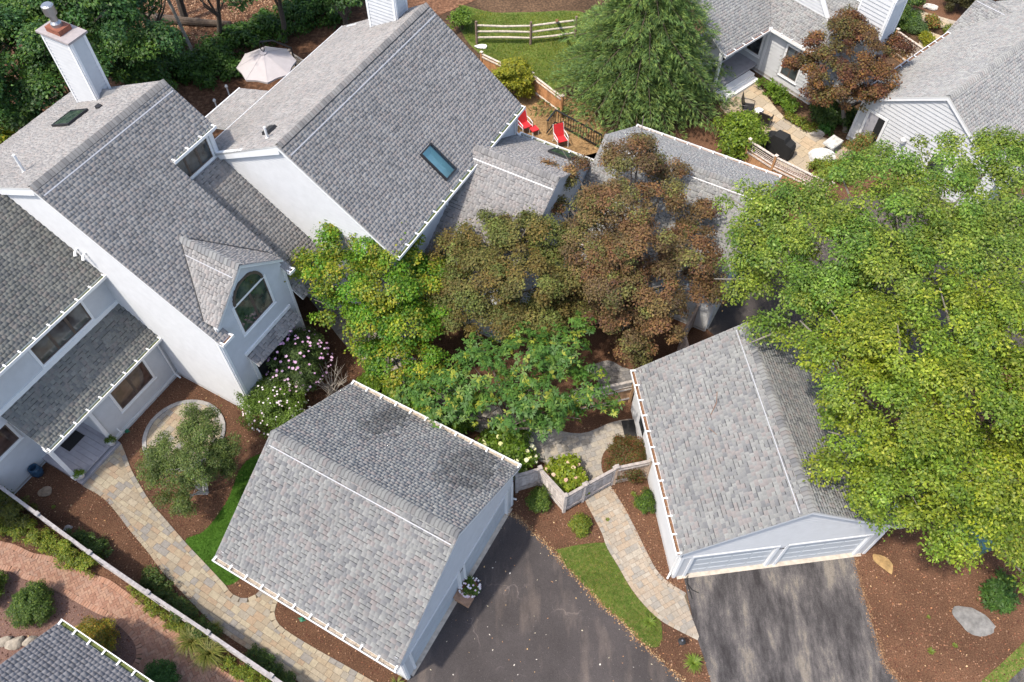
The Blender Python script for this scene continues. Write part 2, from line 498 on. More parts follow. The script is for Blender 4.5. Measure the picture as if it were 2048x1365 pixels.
class Roof:
    """one roof part of a thing; add planes, then finish() makes the shingles"""
    def __init__(s, owner, pal='grey', name='roof', seed=1):
        s.owner, s.pal, s.name = owner, pal, name
        s.mb = MB(); s.tabs = []; s.rg = random.Random(seed); s.extra = []
    def plane(s, O, Nh, slope, poly, holes=(), stain=None, thick=0.07):
        O = np.asarray(O, float); Nh = nrm(Nh)
        X = nrm(np.cross((0, 0, 1), Nh)); Y = nrm(-Nh + slope * np.array([0, 0, 1.0])); N = np.cross(X, Y)
        P = lambda x, y, h=0.0: O + X * x + Y * y + N * h
        rg = s.rg
        # deck
        if not holes:
            n = len(poly); i = len(s.mb.V)
            s.mb.face([P(x, y, -0.004) for x, y in poly], (0.2, 0.2, 0.2))
            s.mb.face([P(x, y, -thick) for x, y in reversed(poly)], (0.75, 0.75, 0.75))
            for k in range(n):
                j = (k + 1) % n
                s.mb.face([P(*poly[k], -thick), P(*poly[j], -thick), P(*poly[j], -0.004), P(*poly[k], -0.004)], (0.8, 0.8, 0.78))
        else:
            hx0, hx1, hy0, hy1 = holes[0]
            ys = max(p[1] for p in poly); xm = max(p[0] for p in poly)
            for a, b_, c, d in ((0, xm, 0, hy0), (0, xm, hy1, ys), (0, hx0, hy0, hy1), (hx1, xm, hy0, hy1)):
                s.mb.hull8([P(a, c, -thick), P(b_, c, -thick), P(b_, d, -thick), P(a, d, -thick), P(a, c, -.004), P(b_, c, -.004), P(b_, d, -.004), P(a, d, -.004)], (0.5, 0.5, 0.5))
        ymax = max(p[1] for p in poly)
        rows = int(math.ceil(ymax / EXP))
        for r in range(rows):
            y0 = r * EXP
            e = min(EXP, ymax - y0)
            if e < 0.03:
                continue
            for l0, r0, l1, r1 in spans(poly, y0, y0 + e, holes):
                x = min(l0, l1) - rg.random() * 0.25
                prev = 0
                while x < max(r0, r1):
                    wi = rg.choice((0, 1, 1, 2, 2, 3)); w = TABW[wi]
                    a, b_ = x, x + w
                    x = b_
                    xb0, xb1 = max(a, l0), min(b_, r0)
                    xt0, xt1 = max(a, l1), min(b_, r1)
                    if xb1 - xb0 < 0.012 and xt1 - xt0 < 0.012:
                        continue
                    xb1 = max(xb0, xb1); xt1 = max(xt0, xt1)
                    prev = 1 - prev
                    hi = prev if rg.random() < 0.8 else 1 - prev
                    ti = rg.choice((0, 0, 1, 1, 2, 2, 3, 4, 4, 5, 6, 7))
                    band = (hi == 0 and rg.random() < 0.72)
                    whole = e == EXP and xb0 == a and xt0 == a and xb1 == b_ and xt1 == b_
                    dk = stain((a + b_) / 2, y0) if stain else 1.0
                    s.tabs.append((P, X, Y, N, xb0, xb1, xt0, xt1, y0, e, wi, ti, hi, band, whole and dk > 0.97, dk))
        return P, X, Y, N
    def finish(s, budget=280):
        roof = s.mb.build(s.name, 'trim', s.owner)
        cand = []
        for i, t in enumerate(s.tabs):
            if not t[14]:
                continue
            p = t[0]((t[4] + t[5]) / 2, t[8])
            d = CAM - p; L = np.linalg.norm(d)
            if (d / L) @ t[3] < 0.35:
                continue
            cand.append((L, i))
        cand.sort()
        own = set(i for _, i in cand[:budget])
        V, F, C = [], [], []
        for i, (P, X, Y, N, xb0, xb1, xt0, xt1, y0, e, wi, ti, hi, band, whole, dk) in enumerate(s.tabs):
            if i in own:
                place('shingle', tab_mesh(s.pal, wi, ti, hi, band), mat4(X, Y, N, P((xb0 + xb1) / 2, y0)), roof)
                continue
            k = len(V)
            g = 0.0
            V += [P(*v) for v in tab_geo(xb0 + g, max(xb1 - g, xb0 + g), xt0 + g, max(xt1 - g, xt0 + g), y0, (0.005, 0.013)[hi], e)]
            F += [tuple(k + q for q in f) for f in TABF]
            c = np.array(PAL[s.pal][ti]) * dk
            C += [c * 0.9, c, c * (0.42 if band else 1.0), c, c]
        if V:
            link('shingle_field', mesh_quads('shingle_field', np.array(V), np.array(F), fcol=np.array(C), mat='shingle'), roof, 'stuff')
        s.obj = roof
        return roof

CAPM = {}
def ridge_caps(roof, p, q, slope, pal='grey', w=0.17, lift=0.05, step=0.16, slope2=None):
    """one bent cap per step along the ridge p-q (roof object already built)"""
    p = np.asarray(p, float); q = np.asarray(q, float)
    d = q - p; L = np.linalg.norm(d); d = d / L
    sdv = nrm(np.cross(d, (0, 0, 1))); n = max(1, int(L / step))
    s2 = slope if slope2 is None else slope2
    for k in range(n):
        ti = random.choice((0, 1, 2, 3, 4, 5, 6, 7, 6, 1))
        key = (pal, ti, round(slope, 2), round(s2, 2), w, step)
        if key not in CAPM:
            mb = MB()
            c = tuple(x * 0.95 for x in PAL[pal][ti])
            prof = [(-w, -w * slope + 0.012), (-w * 0.55, -w * 0.55 * slope + lift * 0.75), (0, lift), (w * 0.55, -w * 0.55 * s2 + lift * 0.75), (w, -w * s2 + 0.012)]
            t0, t1 = 0.022, 0.004
            for (x0, z0), (x1, z1) in zip(prof[:-1], prof[1:]):
                mb.face([(0, x0, z0 + t0), (0, x1, z1 + t0), (0.75 * step, x1, z1 + t0 * .3 + t1 * .7), (0.75 * step, x0, z0 + t0 * .3 + t1 * .7)][::-1], c)
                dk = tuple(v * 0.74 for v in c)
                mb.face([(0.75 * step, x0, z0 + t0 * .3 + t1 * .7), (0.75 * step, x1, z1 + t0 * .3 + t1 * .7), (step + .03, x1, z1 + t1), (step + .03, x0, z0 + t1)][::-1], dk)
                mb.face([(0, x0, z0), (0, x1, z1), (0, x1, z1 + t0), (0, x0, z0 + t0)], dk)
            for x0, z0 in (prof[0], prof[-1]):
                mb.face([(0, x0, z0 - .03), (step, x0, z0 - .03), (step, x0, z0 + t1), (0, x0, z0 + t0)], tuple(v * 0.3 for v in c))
            CAPM[key] = mb.mesh('ridge_cap', 'shingle')
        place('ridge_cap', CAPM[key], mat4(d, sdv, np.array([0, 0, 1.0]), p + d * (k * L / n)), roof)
def strip(owner, p, q, w, up, name='zinc_strip', mat='zinc', off=0.012, h=0.008):
    mb = MB(); mb.beam(p, q, w, h, up=up, off=off)
    return mb.build(name, mat, owner)

HANG = {}
def gutter(owner, p, q, n_out, fill='debris', step=0.62, depth=0.11, wid=0.13):
    """open trough from p to q (its inner top edge), n_out points away from the house"""
    p = np.asarray(p, float); q = np.asarray(q, float); n = nrm(n_out); z = np.array([0, 0, 1.0])
    mb = MB()
    up = z
    def b_(o0, o1, z0, z1):
        mb.hull8([p + n * o0 + z * z0, q + n * o0 + z * z0, q + n * o1 + z * z0, p + n * o1 + z * z0, p + n * o0 + z * z1, q + n * o0 + z * z1, q + n * o1 + z * z1, p + n * o1 + z * z1])
    b_(0.0, 0.006, -depth, 0.0); b_(0.006, wid, -depth, -depth + 0.006); b_(wid, wid + 0.03, -depth, 0.012)
    d = nrm(q - p)
    for e in (p, q):
        mb.beam(e + n * 0.006 - z * depth, e + n * wid - z * depth, 0.006, depth, up=z)
    g = mb.build('gutter', 'gutter', owner)
    m2 = MB(); k = max(2, int(np.linalg.norm(q - p) / 0.25)); rg = random.Random(int(abs(p[0] * 100)))
    for i in range(k):
        a = p + (q - p) * (i / k) + d * 0.005; c = p + (q - p) * ((i + 1) / k) - d * 0.005
        h = rg.uniform(0.015, 0.06)
        m2.hull8([x + n * o + z * (-depth + zz) for zz, hh in ((0.006, 0), (h, 0)) for x, o in ((a, 0.01), (c, 0.01), (c, wid - .004), (a, wid - .004))])
    m2.build('leaf_debris', fill, g, kind='stuff')
    if 'm' not in HANG:
        h = MB(); h.hull8([(-.03, -0.05, 0), (.03, -0.05, 0), (.03, .16, 0), (-.03, .16, 0), (-.03, -0.05, .02), (.03, -0.05, .02), (.03, .16, .02), (-.03, .16, .02)])
        HANG['m'] = h.mesh('hanger', 'gutter')
    L = np.linalg.norm(q - p); k = max(1, int(L / step))
    for i in range(k + 1):
        c = p + d * (0.06 + (L - 0.12) * i / k)
        place('hanger', HANG['m'], mat4(np.cross(n, z), n, z, c + z * 0.006), g)
    return g

class Wall:
    """vertical wall plane; walking p0 to p1 the outside is on the right"""
    def __init__(s, p0, p1):
        s.p0 = np.array([p0[0], p0[1], 0.0]); p1 = np.array([p1[0], p1[1], 0.0])
        s.L = np.linalg.norm(p1 - s.p0); s.d = (p1 - s.p0) / s.L
        s.n = np.array([s.d[1], -s.d[0], 0.0])
    def pt(s, x, z, o=0.0):
        return s.p0 + s.d * x + s.n * o + np.array([0, 0, z])
    def slab(s, mb, x0, x1, z0, z1, o0, o1, col=None):
        P = s.pt
        mb.hull8([P(x0, z0, o0), P(x1, z0, o0), P(x1, z0, o1), P(x0, z0, o1), P(x0, z1, o0), P(x1, z1, o0), P(x1, z1, o1), P(x0, z1, o1)][0:4] + [P(x0, z1, o0), P(x1, z1, o0), P(x1, z1, o1), P(x0, z1, o1)], col)
    def build(s, owner, poly, holes=(), e=0.16, base=True, mat='siding', thick=0.12):
        P = s.pt
        mb = MB()
        mb.face([P(x, z, 0) for x, z in poly])
        mb.face([P(x, z, -thick) for x, z in reversed(poly)])
        n = len(poly)
        for k in range(n):
            j = (k + 1) % n
            mb.face([P(*poly[k], -thick), P(*poly[j], -thick), P(*poly[j], 0), P(*poly[k], 0)])
        w = mb.build('wall', mat, owner)
        sb = MB()
        z0 = min(p[1] for p in poly); zt = max(p[1] for p in poly)
        z = z0
        while z < zt:
            h = min(e, zt - z)
            if h > 0.02:
                for l0, r0, l1, r1 in spans(poly, z, z + h, holes):
                    sb.face([P(l0, z, .042), P(r0, z, .042), P(r1, z + h, .004), P(l1, z + h, .004)])
                    sb.face([P(l0, z, .002), P(r0, z, .002), P(r0, z, .042), P(l0, z, .042)], (0.4, 0.4, 0.4))  # board underside tinted dark: the lap's shade line is put into the colour
            z += e
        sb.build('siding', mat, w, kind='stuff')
        if base:
            f = MB(); s.slab(f, 0.0, s.L, -0.3, 0.22, 0.0, 0.03)
            f.build('foundation', 'foundation', owner)
        return w
    def board(s, owner, x0, x1, z0, z1, o=0.03, name='trim_board', mat='trim'):
        mb = MB(); s.slab(mb, x0, x1, z0, z1, 0.001, o + .016)
        return mb.build(name, mat, owner)
    def rake(s, owner, x0, z0, x1, z1, h=0.18, o=0.12, name='rake_board', mat='trim'):
        """sloping trim board hanging below the line (x0,z0)-(x1,z1)"""
        P = s.pt; mb = MB()
        mb.hull8([P(x0, z0 - h, 0.002), P(x1, z1 - h, 0.002), P(x1, z1 - h, o), P(x0, z0 - h, o), P(x0, z0, 0.002), P(x1, z1, 0.002), P(x1, z1, o), P(x0, z0, o)])
        return mb.build(name, mat, owner)
    def window(s, owner, x0, x1, z0, z1, panes=2, glass='glass', tw=0.10, sill=True, sash='sash', label=None):
        mb = MB()
        for a, b_, c, d in ((x0 - tw, x0, z0, z1), (x1, x1 + tw, z0, z1), (x0 - tw, x1 + tw, z1, z1 + tw), (x0 - tw, x1 + tw, z0 - tw, z0)):
            s.slab(mb, a, b_, c, d, 0.001, 0.055)
        w = mb.build('window', 'trim', owner, label=label)
        f = MB(); t = 0.05
        pw = (x1 - x0) / panes
        for k in range(panes):
            a, b_ = x0 + k * pw, x0 + (k + 1) * pw
            for A, B, C_, D in ((a, a + t, z0, z1), (b_ - t, b_, z0, z1), (a + t, b_ - t, z0, z0 + t), (a + t, b_ - t, z1 - t, z1)):
                s.slab(f, A + .001, B - .001, C_, D, 0.002, 0.034)
        f.build('sash', sash, w)
        for k in range(panes):
            a, b_ = x0 + k * pw, x0 + (k + 1) * pw
            g = MB(); s.slab(g, a + t, b_ - t, z0 + t, z1 - t, 0.012, 0.022)
            g.build('pane', glass, w)
        if sill:
            m2 = MB(); s.slab(m2, x0 - tw - .03, x1 + tw + .03, z0 - tw - .04, z0 - tw, 0.001, 0.08)
            m2.build('sill', 'trim', w)
        return w

def downspout(owner, pts, r=0.04):
    mb = MB(); mb.tube(pts, r, 6)
    return mb.build('downspout', 'gutter', owner)
def vent_pipe(roof, p, h=0.55, r=0.045, name='vent_pipe'):
    mb = MB(); mb.tube([np.array(p) - (0, 0, .1), np.array(p) + (0, 0, h)], r, 10)
    mb.tube([np.array(p) - (0, 0, .06), np.array(p) + (0, 0, .05)], [r * 2.0, r * 1.2], 10)
    return mb.build(name, 'gutter', roof)
def skylight(roof, P, x0, x1, y0, y1, glass='glass_green', curb='dark', h=0.10):
    mb = MB(); t = 0.06
    for a, b_, c, d in ((x0, x1, y0, y0 + t), (x0, x1, y1 - t, y1), (x0, x0 + t, y0 + t, y1 - t), (x1 - t, x1, y0 + t, y1 - t)):
        mb.hull8([P(a, c, 0), P(b_, c, 0), P(b_, d, 0), P(a, d, 0), P(a, c, h), P(b_, c, h), P(b_, d, h), P(a, d, h)])
    sk = mb.build('skylight', curb, roof)
    g = MB(); g.hull8([P(a, c, hh) for hh in (h - .03, h - .02) for a, c in ((x0 + t, y0 + t), (x1 - t, y0 + t), (x1 - t, y1 - t), (x0 + t, y1 - t))])
    me = g.mesh('pane', glass)
    o = link('pane', me, roof)
    return sk

# ------------------------------------------------------------------ garages
def garage(label, fr, Wd, L, he, hr, ov, oe, seed, pal='grey', stain=None, doors=True, fills=('debris', 'debris'), back=0.0, budget=280, slope_holes=(), name='garage'):
    g = thing(name, label, 'garage', fr(-L / 2, 0, 0))
    h = Wd / 2; s = (hr - he) / h
    zo = he - s * oe
    U, V = fr.u, fr.v
    rf = Roof(g, pal, seed=seed)
    run = math.hypot(1, s) * (h + oe)
    Lr = L + ov
    PA = rf.plane(fr(-L, -h - oe, zo), -V, s, [(0, 0), (Lr, 0), (Lr, run), (0, run)])
    PB = rf.plane(fr(ov, h + oe, zo), V, s, [(0, 0), (Lr, 0), (Lr, run), (0, run)], stain=stain)
    roof = rf.finish(budget)
    ridge_caps(roof, fr(ov - .02, 0, hr), fr(-L + .02, 0, hr), s, pal, w=0.15, lift=0.035, step=.14)
    strip(roof, PA[0](0.15, run - 0.42), PA[0](Lr - 0.1, run - 0.42), 0.03, PA[3])
    gutter(g, fr(-L, -h - oe, zo + .005), fr(ov, -h - oe, zo + .005), -V, fills[0])
    gutter(g, fr(ov, h + oe, zo + .005), fr(-L, h + oe, zo + .005), V, fills[1])
    # side and back walls
    zw = he - 0.02
    fx = -0.28                                   # the doors stand back in the opening
    wl = Wall(fr(-L + .15, -h)[:2], fr(0, -h)[:2]); wl.build(g, [(0, 0), (wl.L, 0), (wl.L, zw), (0, zw)])
    wr = Wall(fr(0, h)[:2], fr(-L + .15, h)[:2]); wr.build(g, [(0, 0), (wr.L, 0), (wr.L, zw), (0, zw)])
    wb = Wall(fr(-L + .15, h)[:2], fr(-L + .15, -h)[:2]); wb.build(g, [(0, 0), (Wd, 0), (Wd, zw), (h, hr - .1), (0, zw)])
    wl.board(g, -.002, .10, .22, zw, name='corner_board'); wl.board(g, wl.L - .1, wl.L + .002, .22, zw, name='corner_board')
    # front: gable panel over two recessed doors
    wf = Wall(fr(0, -h)[:2], fr(0, h)[:2])
    dz = 1.95
    wf.build(g, [(0, dz), (Wd, dz), (Wd, zw), (h, hr - .1), (0, zw)], base=False, thick=0.3)
    d0, d1, d2, d3 = 0.45, h - 0.20, h + 0.20, Wd - 0.45
    for a, b_ in ((0, d0), (d1, d2), (d3, Wd)):
        mb = MB(); wf.slab(mb, a, b_, -0.1, dz, -0.30, 0.0); pil = mb.build('door_pier', 'siding', g)
        m2 = MB(); wf.slab(m2, a - .005, a + .09, 0, dz, 0.001, 0.035); wf.slab(m2, b_ - .09, b_ + .005, 0, dz, 0.001, 0.035)
        wf.slab(m2, a - .012, a - .001, 0, dz, -0.07, 0.035); wf.slab(m2, b_ + .001, b_ + .012, 0, dz, -0.07, 0.035)
        m2.build('corner_board', 'trim', pil)
    wf.board(g, d0 - .05, d1 + .05, dz - .0, dz + .1, 0.04, 'door_head'); wf.board(g, d2 - .05, d3 + .05, dz, dz + .1, 0.04, 'door_head')
    wf.rake(g, -oe, zo + .0, h, hr - .035, 0.16, ov - .01); wf.rake(g, h, hr - .035, Wd + oe, zo, 0.16, ov - .01)
    for a, b_ in ((d0, d1), (d2, d3)):
        dr = MB(); wf.slab(dr, a, b_, 0.02, dz, -0.11, -0.08); dob = dr.build('garage_door', 'door', g)
        n = 4
        for k in range(n):
            z0 = 0.03 + (dz - .04) * k / n; z1 = 0.03 + (dz - .04) * (k + 1) / n - .012
            p = MB(); wf.slab(p, a + .02, b_ - .02, z0, z1, -0.08, -0.06)
            for c in range(4):
                xa = a + .08 + (b_ - a - .1) * c / 4; xb = a + .02 + (b_ - a - .1) * (c + 1) / 4
                wf.slab(p, xa, xb, z0 + .08, z1 - .08, -0.06, -0.05)
            p.build('door_panel', 'door', dob)
    ap = MB(); wf.slab(ap, d0 - .3, d3 + .3, -.05, .02, -0.3, 0.10); ap.build('door_sill', 'concrete', g)
    return g, roof, wf, wl, PA, PB

ST = random.Random(3)
def algae(cx, cy, rx, ry):
    """patchy dark staining of single shingles round (cx,cy)"""
    def f(x, y):
        d = 9
        for a, b_, p, q in ((cx, cy, rx, ry), (cx + 3.6, cy - 0.3, rx * .7, ry * .9)):
            d = min(d, ((x - a) / p) ** 2 + ((y - b_) / q) ** 2)
        if d < 1:
            return ST.uniform(0.42, 0.72)
        if d < 2.2:
            return ST.uniform(0.6, 1.0)
        return ST.uniform(0.9, 1.0)
    return f

G1F = frame(-1.73, 9.50, -29.05)
gar1, gar1_roof, g1_front, g1_left, g1PA, g1PB = garage('grey shingled garage beside the dark plain driveway, doors in shade', G1F, 7.17, 7.09, 2.94, 5.16, 0.15, 0.25, 5, 'fog', fills=('gutter_dirt', 'gutter_dirt'), stain=algae(1.3, 1.2, 0.75, 1.3))
G2F = frame(9.31, 10.28, -82.79)
gar2, gar2_roof, g2_front, g2_left, g2PA, g2PB = garage('pale grey garage with white door piers above the worn streaky driveway', G2F, 7.17, 7.14, 2.95, 5.21, 0.18, 0.21, 6, 'fog')
GFF = frame(*W(-2.76, 25.83)[:2], -29.1)
gar3, gar3_roof, *_r = garage('grey shingled garage behind the copper maple, eave under the big green tree', GFF, 7.35, 7.04, 2.88, 5.19, 0.15, 0.25, 8, budget=200)
for gg, ff, vv in ((gar1, G1F, 3.72), (gar2, G2F, -3.72)):
    downspout(gg, [ff(-.05, vv * 1.03, 2.66), ff(-.1, vv * .985, 2.5), ff(-.1, vv * .985, .3), ff(.05, vv * 1.02, .1)])
# door numbers on the piers
for wf in (g1_front, g2_front):
    mb = MB()
    for k in range(4):
        wf.slab(mb, wf.L / 2 - .10 + k * .055, wf.L / 2 - .065 + k * .055, 1.60, 1.68, .002, .012)
    mb.build('house_number', 'number', gar1 if wf is g1_front else gar2)
# near garage, bottom left corner
gI = thing('garage', 'dark slate-grey garage roof cut off by the lower left corner', 'garage', W(-15, -3, 0))
rf = Roof(gI, 'slate', seed=9)
Pn = rf.plane(W(-11.0, -0.46, 2.80), W.v, 0.55, [(0, 0), (5.08, 0), (5.08, 4.2), (0, 4.2)])
rf.plane(W(-16.08, -7.82, 2.80), -W.v, 0.55, [(0, 0), (5.08, 0), (5.08, 4.2), (0, 4.2)])
rI = rf.finish(280)
gutter(gI, W(-11.0, -0.46, 2.80), W(-16.08, -0.46, 2.80), W.v, 'moss')
wI = Wall(W(-11, -0.75)[:2], W(-15.95, -0.75)[:2]); wI.build(gI, [(0, 0), (wI.L, 0), (wI.L, 2.7), (0, 2.7)])
wI2 = Wall(W(-15.95, -0.75)[:2], W(-15.95, -7.53)[:2]); wI2.build(gI, [(0, 0), (wI2.L, 0), (wI2.L, 2.7), (3.4, 4.72), (0, 2.7)])
wI3 = Wall(W(-15.95, -7.53)[:2], W(-11.1, -7.53)[:2]); wI3.build(gI, [(0, 0), (wI3.L, 0), (wI3.L, 2.7), (0, 2.7)])
wI4 = Wall(W(-11.1, -7.53)[:2], W(-11.1, -.75)[:2]); wI4.build(gI, [(0, 0), (wI4.L, 0), (wI4.L, 2.7), (3.4, 4.72), (0, 2.7)])
wI2.rake(gI, -.3, 2.78, 3.3, 4.75, .16, .12)
# ------------------------------------------------------------------ house with the arched-window dormer
def poly_ab(wall_from, pts):
    return [(abs(a - wall_from), z) for a, z in pts]
A_ = thing('house', 'tall house with a dormer and an arched window, white side wall in sun', 'house', W(-22, 11.4, 0))
SA, SR = 0.73, 0.463
aR, zR = -23.08, 9.96
aE, zE = -16.83, 9.96 - 0.73 * 6.25
kA = math.hypot(1, SA); kR = math.hypot(1, SR)
rf = Roof(A_, 'taupe', seed=21)
yg = (6.25 - 1.78) * kA
PAf = rf.plane(W(aE, 9.23, zE), W.u, SA, [(0, 0), (0.55, 0), (0.55, 0.95), (3.75, 0.95), (3.75, 0), (4.05, 0), (4.05, yg), (6.27, yg), (6.27, 6.25 * kA), (0, 6.25 * kA)])
LRr = 6.56 * kR
PAr = rf.plane(W(-29.64, 15.50, zR - SR * 6.56), -W.u, SR, [(0, 0), (6.27, 0), (6.27, LRr), (0, LRr)])
# dormer
zD, bD, sD = 7.46, 11.30, 0.84
aB = aR + (zR - zD) / SA                 # where the dormer ridge meets the slope
zed = zD - sD * 1.80
aV = aR + (zR - zed) / SA
kd = math.hypot(1, sD)
fA = -16.95
rf.plane(W(aV, bD - 1.80, zed), -W.v, sD, [(0, 0), (fA - aV, 0), (fA - aV, 1.80 * kd), (aB - aV, 1.80 * kd)])
rf.plane(W(fA, bD + 1.80, zed), W.v, sD, [(0, 0), (fA - aV, 0), (fA - aB, 1.80 * kd), (0, 1.80 * kd)])
# entrance canopy
rf.plane(W(-16.55, 10.12, 3.02), W.u, 0.62, [(0, 0), (2.6, 0), (2.6, 0.60), (0, 0.60)])
roofA = rf.finish(280)
ridge_caps(roofA, W(aR, 9.27, zR), W(aR, 15.46, zR), SR, 'taupe', 0.16, 0.07, 0.15, SA)
ridge_caps(roofA, W(fA, bD, zD), W(aB + .05, bD, zD), sD, 'grey', 0.16, 0.05, 0.16)
strip(roofA, PAf[0](0.1, 6.25 * kA - .45), PAf[0](6.2, 6.25 * kA - .45), 0.045, PAf[3])
strip(roofA, W(fA - .1, bD - .38, zD - sD * .38), W(aB, bD - .38, zD - sD * .38), 0.03, nrm(-W.v * sD + np.array([0, 0, 1.0])))
# black valley lines of the dormer
strip(roofA, W(aV, bD - 1.8, zed + .02), W(aB, bD, zD + .01), 0.035, (0, 0, 1), 'valley_line', 'dark', 0.012, .004)
strip(roofA, W(aV, bD + 1.8, zed + .02), W(aB, bD, zD + .01), 0.03, (0, 0, 1), 'valley_line', 'dark', 0.012, .004)
vent_pipe(roofA, W(-24.9, 10.12, zR - SR * 1.82), 0.75, .05)
skylight(roofA, PAr[0], 15.50 - 13.85, 15.50 - 12.85, 2.55 * kR, 3.75 * kR, 'glass_green')
mb = MB(W); mb.box(-25.5, -25.3, 13.9, 14.1, 8.75, 8.98); mb.build('roof_vent', 'dark', roofA)
# walls
wLft = Wall(W(-29.4, 9.38)[:2], W(-17.13, 9.38)[:2])
wLft.build(A_, [(0, 0), (12.27, 0), (12.27, 5.46), (29.4 - 23.08, 9.84), (0, 6.92)])
wLft.rake(A_, 12.57, 5.36, 29.4 - 23.08, 9.90, 0.15, 0.14); wLft.rake(A_, 29.4 - 23.08, 9.90, -0.2, 6.86, 0.30, 0.14)
wLft.board(A_, 12.15, 12.272, 0.22, 5.45, .03, 'corner_board')
wFr = Wall(W(-17.13, 9.38)[:2], W(-17.13, 13.13)[:2])
wFr.build(A_, [(0, 0), (3.75, 0), (3.75, 5.3), (3.60, 5.98), (1.92, 7.38), (0.24, 5.98), (0, 5.3)], holes=[(0.9, 2.9, 0, 2.9), (1.02, 2.85, 4.28, 5.94)])
wFr.rake(A_, 0.12, 5.95, 1.92, 7.44, 0.14, 0.17); wFr.rake(A_, 1.92, 7.44, 3.72, 5.95, 0.14, 0.17)
for x in (0.0, 3.65):
    wFr.board(A_, x, x + .11, .22, 5.3, .035, 'corner_board')
win = wFr.window(A_, 1.12, 2.75, 4.38, 5.84, 2, 'glass_green', label='two-pane window with an arched top light')
mb = MB(); n = 18; r0, r1, cx, cz = 0.70, 0.80, 1.935, 5.92
for k in range(n):
    t0, t1 = math.pi * k / n, math.pi * (k + 1) / n
    q = [(cx + r * math.cos(t), cz + r * math.sin(t)) for r, t in ((r0, t0), (r1, t0), (r1, t1), (r0, t1))]
    mb.hull8([wFr.pt(x, z, o) for o in (0.001, 0.075) for x, z in q])
mb.build('arch_frame', 'sash', win)
mb = MB(); mb.face([wFr.pt(cx + r0 * math.cos(math.pi * k / n), cz + r0 * math.sin(math.pi * k / n), .052) for k in range(n + 1)])
mb.build('arch_pane', 'glass_green', win)
# left and right bits of front eave
for b0, b1 in ((9.23, 9.80), (12.98, 13.28)):
    gutter(A_, W(aE, b0, zE + .01), W(aE, b1, zE + .01), W.u, 'debris', .5)
gutter(A_, W(aR + 1.78, 13.28, zR - SA * 1.78), W(aR + 1.78, 15.50, zR - SA * 1.78), W.u, 'moss', .6)
# side walls over the link roof
wRs = Wall(W(-17.13, 13.13)[:2], W(-21.40, 13.13)[:2]); wRs.build(A_, [(0, 0), (4.27, 0), (4.27, 8.45), (0, 5.4)])
wWin = Wall(W(-21.42, 13.13)[:2], W(-21.42, 15.33)[:2]); wWin.build(A_, [(0, 6.9), (2.2, 6.9), (2.2, 8.5), (0, 8.5)], holes=[(0.1, 1.9, 7.2, 8.4)], base=False)
wWin.window(A_, 0.12, 1.92, 7.42, 8.45, 3, 'glass', .08)
wWin.board(A_, 0.0, 2.2, 7.05, 7.26, .12, 'window_sill'); wWin.board(A_, 2.06, 2.21, 7.0, 8.5, .05, 'corner_board')
wBk = Wall(W(-21.40, 15.35)[:2], W(-29.4, 15.35)[:2]); wBk.build(A_, [(0, 0), (8.0, 0), (8.0, 6.92), (1.68, 9.84), (0, 8.55)])
wBk.board(A_, 0, .12, 7.0, 8.5, .04, 'corner_board'); wBk.rake(A_, -.1, 8.53, 1.68, 9.90, .15, .14); wBk.rake(A_, 1.68, 9.90, 8.2, 6.86, .2, .14)
# canopy posts and entry
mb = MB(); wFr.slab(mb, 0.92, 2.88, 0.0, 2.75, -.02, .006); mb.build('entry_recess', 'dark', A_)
for x in (0.80, 2.92):
    mb = MB(); wFr.slab(mb, x, x + .14, 0, 3.1, .001, .10); mb.build('canopy_post', 'trim', A_)
mb = MB(); wFr.slab(mb, .72, 3.40, 3.36, 3.52, .001, .10); mb.build('canopy_trim', 'trim', A_)
# floodlights on the white wall
mb = MB()
for x in (6.55, 6.95):
    mb.tube([wLft.pt(x, 7.02, .03), wLft.pt(x, 6.95, .18), wLft.pt(x + .06, 6.86, .26)], [.035, .05, .07], 8)
mb.build('flood_light', 'gutter', A_)
# chimney
ch = MB(W); ch.box(-27.75, -26.30, 14.58, 15.30, 7.2, 10.95)
chim = ch.build('chimney', 'siding', A_)
for p0, p1 in (((-27.75, 14.58), (-26.30, 14.58)), ((-26.30, 14.58), (-26.30, 15.30))):
    w = Wall(W(*p0)[:2], W(*p1)[:2]); sb = MB(); z = 7.4
    while z < 10.9:
        sb.face([w.pt(0.08, z, .036), w.pt(w.L - .08, z, .036), w.pt(w.L - .08, z + .16, .004), w.pt(.08, z + .16, .004)]); z += .16
    sb.build('chimney_siding', 'siding', chim, kind='stuff')
    for x in (0, w.L - .1):
        m2 = MB(); w.slab(m2, x, x + .1, 7.4, 10.93, .001, .045); m2.build('corner_board', 'trim', chim)
mb = MB(W); mb.box(-27.85, -26.20, 14.48, 15.40, 10.95, 11.03); mb.build('chimney_cap', 'cap', chim)
mb = MB(W); mb.box(-27.45, -26.75, 14.66, 15.22, 11.03, 11.22); mb.build('brick_collar', 'copper_brick', chim)
mb = MB(); mb.lathe(W(-27.1, 14.94, 11.22), [(.20, 0), (.20, .12), (.13, .2), (.13, .45), (.22, .47), (.22, .80), (.17, .84)], 14)
mb.build('flue', 'grey_metal', chim)
mb = MB(W); mb.hull8([W(-26.28, 14.5, 8.38), W(-25.7, 14.5, 8.62), W(-25.7, 15.4, 8.62), W(-26.28, 15.4, 8.38), W(-26.28, 14.94, 8.75), W(-25.75, 14.94, 8.70), W(-25.75, 14.96, 8.70), W(-26.28, 14.96, 8.75)])
mb.build('chimney_cricket', 'shingle', roofA).data.attributes['col'].data.foreach_set('color', [0.22, 0.22, 0.22, 1] * 6)

